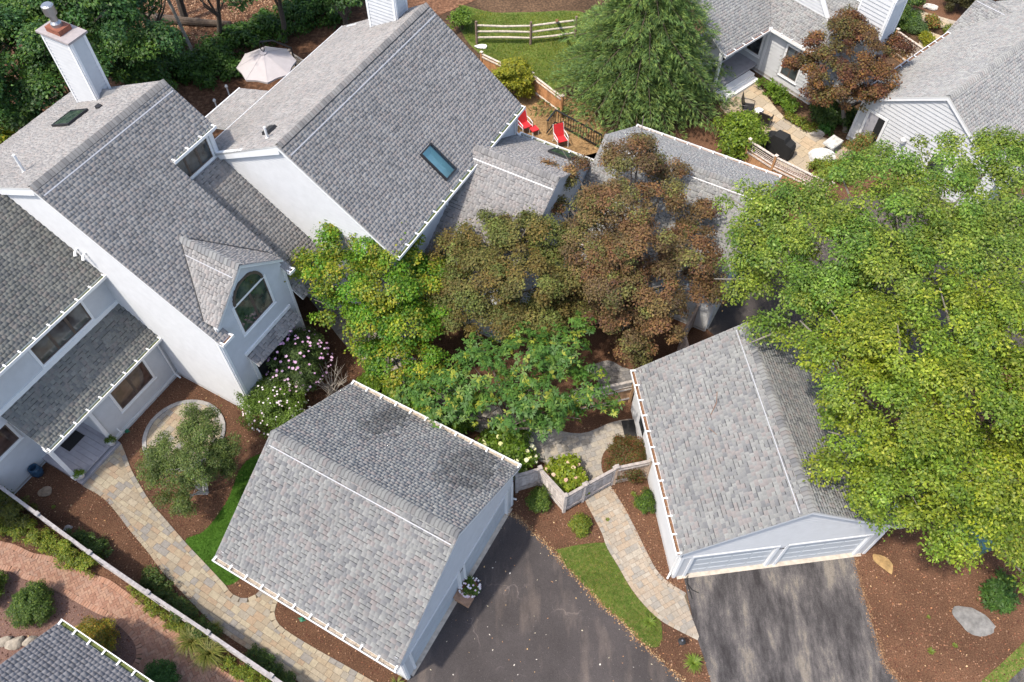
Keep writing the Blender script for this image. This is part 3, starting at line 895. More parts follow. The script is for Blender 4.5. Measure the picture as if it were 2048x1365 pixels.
# ------------------------------------------------------------------ attached house on the left with the porch
B_ = thing('house', 'attached house at left edge with two stacked roofs and a small porch', 'house', W(-23.5, 4, 0))
rf = Roof(B_, 'olive', seed=31)
sB = 0.745; kB = math.hypot(1, sB)
PB1 = rf.plane(W(-22.17, -1.0, 6.0), W.u, sB, [(0, 0), (10.38, 0), (10.38, 5.2), (0, 5.2)])
sB2 = 0.80; kB2 = math.hypot(1, sB2)
PB2 = rf.plane(W(-20.95, 3.70, 2.90), W.u, sB2, [(0, 0), (5.68, 0), (5.68, 1.53 * kB2), (0, 1.53 * kB2)])
roofB = rf.finish(280)
gutter(B_, W(-22.17, -1.0, 6.0), W(-22.17, 9.36, 6.0), W.u, 'moss'); gutter(B_, W(-20.95, 3.68, 2.9), W(-20.95, 9.36, 2.9), W.u, 'moss')
w1 = Wall(W(-22.5, -1.0)[:2], W(-22.5, 9.38)[:2])
w1.build(B_, [(0, 3.6), (10.38, 3.6), (10.38, 5.95), (0, 5.95)], holes=[(6.85, 9.25, 4.35, 5.75)], base=False)
w1.window(B_, 6.87, 9.20, 4.42, 5.70, 3, 'glass', .09)
w1.board(B_, 3.0, 10.38, 4.08, 4.30, .06, 'band_board')
w2 = Wall(W(-21.20, 5.72)[:2], W(-21.20, 9.38)[:2])
w2.build(B_, [(0, 0), (3.66, 0), (3.66, 2.8), (0, 2.8)], holes=[(.90, 2.7, 1.0, 2.8)])
w2.window(B_, 0.95, 2.64, 1.12, 2.66, 2, 'glass_brown', .1)
w2.board(B_, 0, 3.66, .12, .26, .045, 'water_table')
w3 = Wall(W(-22.95, -1.0)[:2], W(-22.95, 9.0)[:2]); w3.build(B_, [(0, 0), (10, 0), (10, 5.5), (0, 5.5)], holes=[(3.4, 4.8, 1.95, 3.2), (5.2, 6.5, .2, 2.6)])
w3.window(B_, 3.50, 4.68, 2.05, 3.12, 1, 'glass_brown', .1)
w4 = Wall(W(-22.95, 5.66)[:2], W(-21.2, 5.66)[:2])
mb = MB(W); mb.box(-22.94, -21.2, 5.64, 5.72, .3, 2.7); mb.build('porch_side_wall', 'siding', B_)
mb = MB(W); mb.box(-22.94, -21.15, 3.72, 5.70, 0.02, .30)
for k in range(9):
    mb.box(-22.94, -20.98, 3.72 + k * .222, 3.72 + k * .222 + .214, .302, .33)
mb.build('porch_floor', 'deck_paint', B_)
mb = MB(W); mb.box(-21.14, -20.90, 3.70, 5.74, 0.02, .16); mb.build('porch_step', 'deck_paint', B_)
for b in (3.76, 5.62):
    mb = MB(W); mb.box(-21.24, -21.10, b - .07, b + .07, .33, 2.72); mb.box(-21.27, -21.07, b - .10, b + .10, .33, .45); mb.box(-21.27, -21.07, b - .10, b + .10, 2.55, 2.72)
    mb.build('porch_column', 'trim', B_)
mb = MB(W); mb.box(-21.26, -21.08, 3.69, 9.3, 2.70, 2.86); mb.build('porch_beam', 'trim', B_)
door = MB(W); door.box(-22.945, -22.90, 4.35, 5.25, .33, 2.4); dr = door.build('front_door', 'trim', B_)
mb = MB(W); mb.box(-22.90, -22.885, 4.48, 5.12, .9, 2.25); mb.build('door_glass', 'glass_green', dr)
downspout(B_, [W(-20.92, 9.18, 2.82), W(-21.10, 9.20, 2.6), W(-21.12, 9.2, .3), W(-20.9, 9.2, .12)])
mb = MB(W); mb.tube([W(-21.17, 6.05, .55), W(-21.05, 6.05, .45), W(-21.02, 6.05, .3)], .03, 6); mb.build('hose_tap', 'gutter', B_)
mb = MB(); w2.slab(mb, .42, .60, 1.12, 1.17, .02, .03); mb.build('house_number', 'brass', B_)
# grille of the porch mat lies on the floor
mat = MB(W); mat.box(-22.70, -22.20, 4.45, 5.25, .332, .345); tag(mat.build('doormat', 'rubber'), 'dark patterned doormat on the porch floor', 'doormat')

# ------------------------------------------------------------------ big middle house with the skylight, its link and rear wing
C_ = thing('house', 'large middle house with a wide grey roof and a blue-green skylight', 'house', W(-17, 20, 0))
rf = Roof(C_, 'taupe', seed=41)
cR, czR, sC, cb0, cL, cRun = -17.87, 9.36, 0.75, 15.19, 9.73, 4.51
kC = math.hypot(1, sC); cY = cRun * kC
zCe = czR - sC * cRun
sx0, sx1 = 4.05, 4.80
hole = (sx0 + .03, sx1 - .03, 0.42, 1.78)
PCf = rf.plane(W(cR + cRun, cb0, zCe), W.u, sC, [(0, 0), (cL, 0), (cL, cY), (0, cY)], holes=[hole])
sCr = 0.55; kCr = math.hypot(1, sCr); rRun = 4.75
PCr = rf.plane(W(cR - rRun, cb0 + cL, czR - sCr * rRun), -W.u, sCr, [(0, 0), (cL, 0), (cL, rRun * kCr), (0, rRun * kCr)])
# link roof D
zD0 = 7.30
rf.plane(W(-16.6, 13.13, zD0 - .76 * 4.7), W.u, .76, [(0, 0), (2.15, 0), (2.15, 4.7 * math.hypot(1, .76)), (0, 4.7 * math.hypot(1, .76))])
# rear wing E
eb, ez, sEr, sEf = 21.45, 6.30, 0.58, 0.55
kEr = math.hypot(1, sEr); kEf = math.hypot(1, sEf)
PEr = rf.plane(W(-9.8, eb + 3.6, ez - sEr * 3.6), W.v, sEr, [(0, 0), (3.85, 0), (3.85, 3.6 * kEr), (0, 3.6 * kEr)])
PEf = rf.plane(W(-13.65, eb - 4.3, ez - sEf * 4.3), -W.v, sEf, [(0, 0), (3.85, 0), (3.85, 4.3 * kEf), (0, 4.3 * kEf)])
# low rear porch roof
PCp = rf.plane(W(-24.80, 20.05, 5.85), -W.u, .3, [(0, 0), (2.75, 0), (2.75, 2.28), (0, 2.28)])
roofC = rf.finish(280)
ridge_caps(roofC, W(cR, cb0 + .05, czR), W(cR, cb0 + cL - .05, czR), sC, 'taupe', 0.16, 0.07, 0.15, sCr)
strip(roofC, PCf[0](0.1, cY - .55), PCf[0](cL - .1, cY - .55), 0.045, PCf[3])
ridge_caps(roofC, W(-13.6, eb, ez), W(-9.85, eb, ez), sEf, 'taupe', 0.16, 0.06, 0.15, sEr)
strip(roofC, PEf[0](0.1, 4.3 * kEf - .5), PEf[0](3.8, 4.3 * kEf - .5), 0.045, PEf[3])
gutter(C_, W(cR + cRun, cb0, zCe), W(cR + cRun, cb0 + cL, zCe), W.u, 'moss')
gutter(C_, W(-9.8, eb + 3.6, ez - sEr * 3.6), W(-13.6, eb + 3.6, ez - sEr * 3.6), W.v, 'moss')
strip(C_, W(-24.81, 20.05, 5.80), W(-24.81, 17.3, 5.80), .05, (0, 0, 1), 'porch_fascia', 'trim', 0, .08)
strip(C_, W(-22.66, 20.05, 6.50), W(-22.66, 17.3, 6.50), .05, (0, 0, 1), 'porch_flashing', 'trim', 0, .05)
strip(C_, PCr[0](0, -.02), PCr[0](cL, -.02), .05, PCr[3], 'drip_edge', 'trim', -.05, .07)
for b in (17.45, 19.9):
    mb = MB(W); mb.box(-24.72, -24.58, b - .07, b + .07, 0, 5.8); mb.build('porch_post', 'trim', C_)
# skylight with a painted well below the glass
P = PCf[0]
mb = MB(); t = .06
x0, x1, y0, y1 = sx0, sx1, .38, 1.82
for a, b_, c, d in ((x0, x1, y0, y0 + t), (x0, x1, y1 - t, y1), (x0, x0 + t, y0 + t, y1 - t), (x1 - t, x1, y0 + t, y1 - t)):
    mb.hull8([P(a, c, 0), P(b_, c, 0), P(b_, d, 0), P(a, d, 0), P(a, c, .12), P(b_, c, .12), P(b_, d, .12), P(a, d, .12)])
sk = mb.build('skylight', 'dark', roofC, label='skylight with a pale blue-green shaft under its glass')
mb = MB(); q = [(x0 + .02, y0 + .02), (x1 - .02, y0 + .02), (x1 - .02, y1 - .02), (x0 + .02, y1 - .02)]
for k in range(4):
    a, b_ = q[k], q[(k + 1) % 4]
    mb.face([P(*b_, -.0), P(*a, -.0), P(*a, -.0) - (0, 0, .5), P(*b_, 0) - (0, 0, .5)])
mb.face([P(*a, 0) - (0, 0, .5) for a in q])
mb.build('light_shaft', 'well', roofC)
mb = MB(); mb.hull8([P(a, c, h) for h in (.085, .095) for a, c in ((x0 + t, y0 + t), (x1 - t, y0 + t), (x1 - t, y1 - t), (x0 + t, y1 - t))])
mb.build('pane', 'clear_glass', roofC)
skylight(roofC, PEr[0], .75, 1.85, .35, 1.15, 'glass_green')
vent_pipe(roofC, W(-19.0, 15.85, czR - sCr * 1.13), .5)
mb = MB(); mb.hull8([PCr[0](x, y, h) for h, s_ in ((0, 0), (.12, .04)) for x, y in ((8.35 + s_, 3.55 + s_), (8.85 - s_, 3.55 + s_), (8.85 - s_, 4.0 - s_), (8.35 + s_, 4.0 - s_))]); mb.build('roof_vent', 'black_metal', roofC)
# walls
wc = Wall(W(-22.2, 15.33)[:2], W(-13.66, 15.33)[:2])
wc.build(C_, [(0, 0), (8.54, 0), (8.54, 6.05), (22.2 - 17.87, 9.25), (0, 7.0)])
wc.rake(C_, 8.84, 5.95, 4.33, 9.30, .16, .14); wc.rake(C_, 4.33, 9.30, -.2, 6.95, .34, .14)
wcf = Wall(W(-13.66, 15.33)[:2], W(-13.66, 24.8)[:2])
wcf.build(C_, [(0, 0), (9.47, 0), (9.47, 5.95), (0, 5.95)], holes=[(3.7, 4.75, 4.55, 5.75)])
wcf.window(C_, 3.85, 4.62, 4.72, 5.68, 1, 'glass_green', .08)
wcf.board(C_, 9.37, 9.475, .2, 5.95, .03, 'corner_board')
downspout(C_, [W(-13.25, 24.75, 5.85), W(-13.52, 24.75, 5.6), W(-13.55, 24.75, 4.55), W(-13.35, 24.75, 4.45)])
wcb = Wall(W(-13.66, 24.8)[:2], W(-22.2, 24.8)[:2]); wcb.build(C_, [(0, 0), (8.54, 0), (8.54, 7.0), (4.21, 9.25), (0, 6.05)]); wcb.rake(C_, -.3, 5.95, 4.21, 9.30, .16, .1)
wE1 = Wall(W(-13.6, 17.35)[:2], W(-9.9, 17.35)[:2]); wE1.build(C_, [(0, 0), (3.7, 0), (3.7, 3.95), (0, 3.95)])
wE2 = Wall(W(-9.9, 17.35)[:2], W(-9.9, 24.85)[:2]); wE2.build(C_, [(0, 0), (7.5, 0), (7.5, 4.3), (4.1, 6.2), (0, 3.95)])
wE3 = Wall(W(-9.9, 24.85)[:2], W(-13.6, 24.85)[:2]); wE3.build(C_, [(0, 0), (3.7, 0), (3.7, 4.3), (0, 4.3)])
mb = MB(W); mb.box(-22.1, -13.8, 15.5, 24.7, 0, .1); mb.build('floor_slab', 'concrete', C_)
# second chimney, cut by the top edge
ch = MB(W); ch.box(-20.2, -18.75, 23.95, 24.75, 7.6, 12.2); c2_ = ch.build('chimney', 'siding', C_)
for p0, p1 in (((-20.2, 23.95), (-18.75, 23.95)), ((-18.75, 23.95), (-18.75, 24.75))):
    w = Wall(W(*p0)[:2], W(*p1)[:2]); sb = MB(); z = 7.8
    while z < 12.1:
        sb.face([w.pt(0.08, z, .036), w.pt(w.L - .08, z, .036), w.pt(w.L - .08, z + .16, .004), w.pt(.08, z + .16, .004)]); z += .16
    sb.build('chimney_siding', 'siding', c2_, kind='stuff')
    for x in (0, w.L - .1):
        m2 = MB(); w.slab(m2, x, x + .1, 7.8, 12.2, .001, .045); m2.build('corner_board', 'trim', c2_)

# ------------------------------------------------------------------ two houses top right (frame Q: a lower right, b upper right)
G_ = thing('house', 'house with a covered corner porch and white steps, top right', 'house', Q(-22, 36, 0))
rf = Roof(G_, 'grey', seed=51)
sG = 0.62; kG = math.hypot(1, sG)
PG1 = rf.plane(Q(-20.45, 31.35, 2.98), Q.u, sG, [(0, 0), (3.75, 0), (5.3, 1.75 * kG), (8, 4.5 * kG), (0, 4.5 * kG)])
PG2 = rf.plane(Q(-20.5, 35.05, 2.98), -Q.v, sG, [(-2.6, 2.6 * kG), (0.0, 0), (3.6, 0), (3.6, 3.3 * kG), (-2.6, 3.3 * kG)])
PG3 = rf.plane(Q(-17.0, 37.9, 2.98 + sG * 2.85), Q.v, sG, [(0, 0.0), (3.6, 0), (3.6, .1), (0, .1)])
roofG = rf.finish(280)
gutter(G_, Q(-20.45, 31.35, 2.98), Q(-20.45, 35.05, 2.98), Q.u, 'debris'); gutter(G_, Q(-20.45, 35.05, 2.98), Q(-16.95, 35.05, 2.98), -Q.v, 'debris')
wg = Wall(Q(-23.0, 35.25)[:2], Q(-17.0, 35.25)[:2]); wg.build(G_, [(0, 0), (6, 0), (6, 2.9), (0, 2.9)], holes=[(1.2, 2.3, .8, 2.7), (3.6, 4.9, .5, 2.6)], e=.21)
wg.window(G_, 1.35, 2.18, .98, 2.45, 1, 'glass', .11); wg.window(G_, 3.80, 4.8, .75, 2.45, 2, 'glass', .1)
wg.board(G_, 2.42, 2.55, .2, 2.9, .03, 'corner_board')
wg2 = Wall(Q(-22.1, 31.4)[:2], Q(-22.1, 35.25)[:2]); wg2.build(G_, [(0, 0), (3.85, 0), (3.85, 3.2), (0, 3.2)], holes=[(1.9, 3.6, .4, 2.6)])
wg2.window(G_, 2.2, 3.3, .55, 2.4, 2, 'glass', .1)
wg3 = Wall(Q(-17.0, 35.25)[:2], Q(-17.0, 40)[:2]); wg3.build(G_, [(0, 0), (4.75, 0), (4.75, 2.9), (2.4, 4.4), (0, 2.9)])
# upper gables cut by the top edge of the frame
wg4 = Wall(Q(-23.4, 36.6)[:2], Q(-18.2, 36.6)[:2]); wg4.build(G_, [(0, 3.6), (5.2, 3.9), (2.6, 7.0)], base=False); wg4.rake(G_, 2.6, 7.0, 5.3, 3.85, .25, .1)
mb = MB(Q); mb.box(-17.05, -15.4, 36.8, 38.0, 0, 6.2); cg = mb.build('chimney', 'siding', G_)
for p0, p1 in (((-17.05, 36.8), (-15.4, 36.8)), ((-15.4, 36.8), (-15.4, 38.0))):
    w = Wall(Q(*p0)[:2], Q(*p1)[:2]); sb = MB(); z = .3
    while z < 6.1:
        sb.face([w.pt(0.1, z, .04), w.pt(w.L - .1, z, .04), w.pt(w.L - .1, z + .2, .004), w.pt(.1, z + .2, .004)]); z += .2
    sb.build('chimney_siding', 'siding', cg, kind='stuff')
    for x in (0, w.L - .1):
        m2 = MB(); w.slab(m2, x, x + .1, .2, 6.2, .001, .05); m2.build('corner_board', 'trim', cg)
mb = MB(Q)
for k in range(8):
    mb.box(-22.08 + k * .17, -22.08 + k * .17 + .163, 31.45, 35.2, .38, .5)
mb.build('porch_floor', 'deck_paint', G_)
for k, (a0, a1, z) in enumerate(((-20.71, -20.34, .36), (-20.34, -19.98, .19))):
    mb = MB(Q); mb.box(a0, a1, 31.75 + .1 * k, 34.6, 0, z); mb.build('porch_step', 'trim', G_)
mb = MB(Q); mb.box(-20.78, -20.64, 31.48, 31.62, .5, 2.85); mb.build('porch_column', 'trim', G_)
mb = MB(Q); mb.box(-20.80, -20.62, 31.45, 35.2, 2.70, 2.88); mb.build('porch_beam', 'trim', G_)

H_ = thing('house', 'house with a sunlit lap-sided gable and open side door, right edge', 'house', Q(-10.3, 40, 0))
rf = Roof(H_, 'grey', seed=61)
hz, sH = 4.98, 0.63; kH = math.hypot(1, sH); hb = 34.45
PH1 = rf.plane(Q(-14.35, 47.2, hz - sH * 4.0), -Q.u, sH, [(0, 0), (12.75, 0), (12.75, 4.0 * kH), (0, 4.0 * kH)])
PH2 = rf.plane(Q(-6.35, hb, hz - sH * 4.0), Q.u, sH, [(0, 0), (13.05, 0), (13.05, 4.0 * kH), (0, 4.0 * kH)])
# cross wing at the back
sK = 0.63; kK = math.hypot(1, sK)
PH3 = rf.plane(Q(-14.62, 42.7, 2.32), -Q.v, .52, [(0, 0), (8, 0), (8, 2.62), (0, 2.62)])
PH4 = rf.plane(Q(-6.6, 47.35, 2.32), Q.v, .52, [(0, 0), (8, 0), (8, 2.62), (0, 2.62)])
roofH = rf.finish(280)
ridge_caps(roofH, Q(-10.35, hb + .03, hz), Q(-10.35, 47, hz), sH, 'grey', .16, .05, .15)
strip(roofH, PH3[0](.1, 2.3), PH3[0](6.6, 2.3), .045, PH3[3])
gutter(H_, Q(-14.35, 42.7, hz - sH * 4), Q(-14.35, hb, hz - sH * 4), -Q.u, 'debris')
wh = Wall(Q(-14.05, hb + .15)[:2], Q(-6.65, hb + .15)[:2]); zh = hz - sH * 3.7 - .02
wh.build(H_, [(0, 0), (7.4, 0), (7.4, zh), (3.7, hz - .08), (0, zh)], holes=[(.45, 1.65, 0, 2.25), (4.1, 5.3, 0, 2.1)], e=.21)
wh.rake(H_, -.3, hz - sH * 4 - .02, 3.7, hz - .04, .2, .14); wh.rake(H_, 3.7, hz - .04, 7.7, hz - sH * 4 - .02, .2, .14)
wh.board(H_, 0, .12, .2, zh, .03, 'corner_board')
mb = MB(); wh.slab(mb, .6, 1.5, .1, 2.1, .001, .012); dk = mb.build('doorway', 'dark', H_, label='dark doorway with the grey door swung open')
mb = MB(); wh.slab(mb, .6, 1.12, .12, 2.08, .013, .022); mb.build('door_leaf', 'deck_paint', dk)
mb = MB()
for a, b_, c, d in ((.48, .6, .1, 2.1), (1.5, 1.62, .1, 2.1), (.48, 1.62, 2.1, 2.22)):
    wh.slab(mb, a, b_, c, d, .001, .05)
mb.build('door_frame', 'trim', dk)
wh.window(H_, 4.3, 5.1, .9, 1.95, 1, 'glass', .12)
mb = MB(); mb.lathe(wh.pt(2.75, 1.62, .16), [(.05, 0), (.13, .05), (.15, .22), (.06, .30)], 10); mb.build('wall_light', 'white_pot', H_)
mb = MB(); mb.face([wh.pt(3.15, hz - .42, .025), wh.pt(4.25, hz - .42, .025), wh.pt(3.7, hz - .10, .025)]); mb.build('gable_panel', 'trim', H_)
whl = Wall(Q(-14.05, 42.9)[:2], Q(-14.05, hb + .15)[:2]); whl.build(H_, [(0, 0), (whl.L, 0), (whl.L, 2.5), (0, 2.5)])
whr = Wall(Q(-6.65, hb + .15)[:2], Q(-6.65, 47)[:2]); whr.build(H_, [(0, 0), (whr.L, 0), (whr.L, 2.5), (0, 2.5)])
whk2 = Wall(Q(-14.4, 47.1)[:2], Q(-14.4, 42.95)[:2]); whk2.build(H_, [(0, 0), (whk2.L, 0), (whk2.L, 2.3), (whk2.L / 2, 3.4), (0, 2.3)])
# ------------------------------------------------------------------ ground and paving
def smooth(pts, n=6):
    P = [np.array(p[:2], float) for p in pts]
    P = [2 * P[0] - P[1]] + P + [2 * P[-1] - P[-2]]
    out = []
    for i in range(1, len(P) - 2):
        a, b, c, d = P[i - 1:i + 3]
        for k in range(n):
            t = k / n
            out.append(0.5 * ((2 * b) + (-a + c) * t + (2 * a - 5 * b + 4 * c - d) * t * t + (-a + 3 * b - 3 * c + d) * t ** 3))
    out.append(P[-2])
    return out
def offset(pl, d):
    """polyline moved d to its left"""
    pl = [np.array(p[:2], float) for p in pl]; out = []
    for i, p in enumerate(pl):
        t = nrm(pl[min(i + 1, len(pl) - 1)] - pl[max(i - 1, 0)])
        out.append(p + d * np.array([-t[1], t[0]]))
    return out
def area2(P):
    return sum(P[i][0] * P[(i + 1) % len(P)][1] - P[(i + 1) % len(P)][0] * P[i][1] for i in range(len(P)))
def ccw(P):
    P = [tuple(p[:2]) for p in P]
    return P if area2(P) > 0 else P[::-1]
def inside(poly, X, Y):
    X = np.asarray(X); Y = np.asarray(Y); r = np.zeros(X.shape, bool)
    n = len(poly); j = n - 1
    for i in range(n):
        xi, yi = poly[i][0], poly[i][1]; xj, yj = poly[j][0], poly[j][1]
        c = ((yi > Y) != (yj > Y)) & (X < (xj - xi) * (Y - yi) / ((yj - yi) or 1e-12) + xi)
        r ^= c; j = i
    return r
def clip(subject, conv):
    out = list(subject); n = len(conv)
    for i in range(n):
        a, b = conv[i], conv[(i + 1) % n]
        inp, out = out, []
        if not inp:
            return []
        f = lambda p: (b[0] - a[0]) * (p[1] - a[1]) - (b[1] - a[1]) * (p[0] - a[0])
        s = inp[-1]; fs = f(s)
        for e in inp:
            fe = f(e)
            if (fe >= 0) != (fs >= 0):
                t = fs / (fs - fe)
                out.append((s[0] + t * (e[0] - s[0]), s[1] + t * (e[1] - s[1])))
            if fe >= 0:
                out.append(e)
            s, fs = e, fe
    return out
def sheet(name, poly, z, mat, kind='structure', edge=0.0):
    mb = MB(); P = ccw(poly)
    if edge:
        mb.prism(P, z - edge, z)
    else:
        mb.face([(p[0], p[1], z) for p in P])
    return mb.build(name, mat, kind=kind)

PIECE = {}
def paving(owner, poly, pieces, pal, mat='paver', name='paver', z0=.004, z1=.03, gap=.004, budget=285, seed=1):
    """pieces: list of (centre xy, half length, half width, angle). Whole ones share meshes; those cut by the edge are trimmed"""
    rg = random.Random(seed); poly = ccw(poly)
    items = []
    for (cx, cy), hl, hw, an in pieces:
        c, s = math.cos(an), math.sin(an)
        q = [(cx + x * c - y * s, cy + x * s + y * c) for x, y in ((-hl, -hw), (hl, -hw), (hl, hw), (-hl, hw))]
        ins = inside(poly, [p[0] for p in q], [p[1] for p in q])
        if ins.all():
            items.append((cx, cy, hl, hw, an, None))
        else:
            cl = clip(poly, q)
            if len(cl) >= 3 and area2(cl) > 0.004:
                items.append((cx, cy, hl, hw, an, cl))
    order = sorted(range(len(items)), key=lambda i: (items[i][5] is not None, (items[i][0] - CAM[0]) ** 2 + (items[i][1] - CAM[1]) ** 2))
    own = set(order[:budget])
    V, F, C = [], [], []; rest = MB()
    for i, (cx, cy, hl, hw, an, cl) in enumerate(items):
        ti = rg.randrange(len(pal)); dz = rg.choice((0, .002, .004))
        if cl is not None:
            me = np.mean(np.array(cl), 0)
            c2 = [tuple(np.array(p) + (me - np.array(p)) * min(.08, gap * 1.2 / (np.linalg.norm(me - np.array(p)) + 1e-6))) for p in cl]
            if i in own:
                mb = MB(); mb.prism(c2, z0, z1 + dz, pal[ti]); o = mb.build(name, mat, owner)
            else:
                rest.prism(c2, z0, z1 + dz, pal[ti])
            continue
        key = (name, round(hl, 3), round(hw, 3), ti, id(pal))
        if key not in PIECE:
            mb = MB(); g = gap; c = .008; h = z1 - z0
            A = [(-hl + g, -hw + g), (hl - g, -hw + g), (hl - g, hw - g), (-hl + g, hw - g)]
            B = [(x - math.copysign(c, x), y - math.copysign(c, y)) for x, y in A]
            pts = [(x, y, 0) for x, y in A] + [(x, y, h - .006) for x, y in A] + [(x, y, h) for x, y in B]
            mb.V = pts
            for lo, hi in ((0, 4), (4, 8)):
                for k in range(4):
                    j = (k + 1) % 4
                    mb.F.append((lo + k, lo + j, hi + j, hi + k)); mb.C.append(pal[ti])
            mb.F.append((8, 9, 10, 11)); mb.C.append(pal[ti])
            PIECE[key] = (mb, mb.mesh(name, mat))
        mb, me = PIECE[key]
        c, s = math.cos(an), math.sin(an)
        if i in own:
            place(name, me, mat4((c, s, 0), (-s, c, 0), (0, 0, 1), (cx, cy, z0 + dz)), owner)
        else:
            k = len(rest.V)
            rest.V += [(cx + x * c - y * s, cy + x * s + y * c, z0 + dz + z) for x, y, z in mb.V]
            rest.F += [tuple(k + v for v in f) for f in mb.F]; rest.C += mb.C
    if rest.F:
        rest.build(name + '_field', mat, owner, kind='stuff')
def ashlar(poly, an, heights, lengths, seed=2):
    rg = random.Random(seed); c, s = math.cos(an), math.sin(an)
    L = [((p[0] * c + p[1] * s), (-p[0] * s + p[1] * c)) for p in poly]
    x0, x1 = min(p[0] for p in L), max(p[0] for p in L); y, y1 = min(p[1] for p in L), max(p[1] for p in L)
    out = []
    while y < y1:
        h = rg.choice(heights); x = x0 - rg.random() * .4
        while x < x1:
            l = rg.choice(lengths)
            u, v = x + l / 2, y + h / 2
            out.append(((u * c - v * s, u * s + v * c), l / 2, h / 2, an)); x += l
        y += h
    return out
def herringbone(poly, an, l=.21, seed=2):
    w = l / 2; c, s = math.cos(an), math.sin(an)
    L = [((p[0] * c + p[1] * s), (-p[0] * s + p[1] * c)) for p in poly]
    x0, x1 = min(p[0] for p in L), max(p[0] for p in L); y0, y1 = min(p[1] for p in L), max(p[1] for p in L)
    out = []
    n = int(max(x1 - x0, y1 - y0) / w) + 8
    for i in range(-n, n):
        for j in range(-n // 2, n // 2):
            bx, by = x0 + i * w + j * 2 * w, y0 + i * w - j * 2 * w
            if not (x0 - 1 < bx < x1 + 1 and y0 - 1 < by < y1 + 1):
                continue
            for (ux, uy, hl, hw) in ((bx + w, by + w / 2, w, w / 2), (bx + w / 2 + 0.0, by + 2 * w, w / 2, w)):
                out.append(((ux * c - uy * s, ux * s + uy * c), hl, hw, an))
    return out
def border(owner, pl, depth, length, pal, mat='paver', name='border_paver', z1=.034, seed=4, side=1, budget=290):
    """soldier course along a polyline, on its left (side=1)"""
    rg = random.Random(seed); pl = [np.array(p[:2], float) for p in pl]
    seg = [np.linalg.norm(b - a) for a, b in zip(pl[:-1], pl[1:])]; tot = sum(seg)
    def at(s):
        for a, b, l in zip(pl[:-1], pl[1:], seg):
            if s <= l:
                return a + (b - a) * (s / (l or 1)), nrm(b - a)
            s -= l
        return pl[-1], nrm(pl[-1] - pl[-2])
    n = int(tot / length); rest = MB()
    for k in range(n):
        p, t = at((k + .5) * tot / n); nn = np.array([-t[1], t[0]]) * side
        c = p + nn * depth / 2; hl = tot / n / 2 - .006; hd = depth / 2 - .004
        q = [c - t * hl - nn * hd, c + t * hl - nn * hd, c + t * hl + nn * hd, c - t * hl + nn * hd]
        if k < budget:
            mb = MB(); mb.prism(ccw(q), .004, z1 + rg.uniform(0, .004), rg.choice(pal)); mb.build(name, mat, owner)
        else:
            rest.prism(ccw(q), .004, z1, rg.choice(pal))
    if rest.F:
        rest.build(name + '_run', mat, owner, kind='stuff')

P_TAN = [(.40, .325, .225), (.365, .305, .22), (.42, .36, .265), (.31, .285, .25), (.395, .30, .205), (.355, .315, .25), (.43, .37, .265)]
P_RIGHT = [(.40, .335, .26), (.365, .315, .25), (.42, .37, .30), (.33, .30, .255), (.40, .32, .235)]
P_BRICK = [(.42, .25, .175), (.38, .22, .15), (.45, .285, .20), (.40, .255, .185), (.36, .20, .135), (.44, .265, .18)]
P_BRICKEDGE = [(.45, .26, .175), (.42, .235, .155), (.47, .29, .205)]
P_FLAG = [(.44, .36, .25), (.40, .335, .245), (.46, .39, .29), (.37, .32, .255), (.45, .35, .235)]
P_COB = [(.34, .33, .31), (.39, .37, .34), (.29, .28, .27), (.42, .40, .37)]

big = [(-160, -60), (160, -60), (160, 260), (-160, 260)]
sheet('ground', big, -0.03, 'earth')
bed = [(-26.45, 23.55, 0.00), (-20.38, 4.23, 0.00), (20.42, 4.23, 0.00), (30.94, 27.91, 0.00), (26.34, 32.14, 0.00), (17.13, 32.14, 0.00), (12.16, 34.85, 0.00), (1.93, 31.04, -0.00), (-7.57, 25.35, 0.00)]
sheet('mulch_bed', bed, 0.0, 'mulch')
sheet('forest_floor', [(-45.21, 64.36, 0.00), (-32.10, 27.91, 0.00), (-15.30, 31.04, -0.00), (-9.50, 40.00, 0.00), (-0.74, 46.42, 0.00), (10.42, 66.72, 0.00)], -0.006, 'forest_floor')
sheet('back_lawn', smooth([(-2.98, 44.85, -0.00), (-1.17, 44.09, 0.00), (1.08, 44.09, 0.00), (4.65, 43.83, 0.00), (4.67, 39.10, 0.00), (1.81, 36.92, 0.00), (-1.10, 39.32, 0.00), (-2.42, 40.93, 0.00), (-3.21, 42.84, 0.00)], 4), 0.004, 'turf')
sheet('back_yard', [(-0.65, 36.08, 0.00), (1.00, 37.77, 0.00), (4.20, 35.67, 0.00), (5.30, 32.14, 0.00), (3.18, 30.68, 0.00), (-0.10, 32.52, 0.00)], 0.0, 'straw')
sheet('mulch_bed', [(-18.85, 11.14, 0.00), (-15.77, 10.11, 0.00), (-11.89, 7.48, 0.00), (-11.39, 5.42, 0.00), (-20.09, 5.42, 0.00), (-22.53, 11.14, 0.00)], 0.003, 'mulch_pink')
sheet('mulch_bed', [(22.06, 44.34, 0.00), (25.04, 47.50, 0.00), (32.18, 47.50, 0.00), (28.57, 42.36, 0.00), (25.65, 42.36, 0.00), (22.98, 43.34, 0.00)], 0.003, 'mulch')
PAVED = []
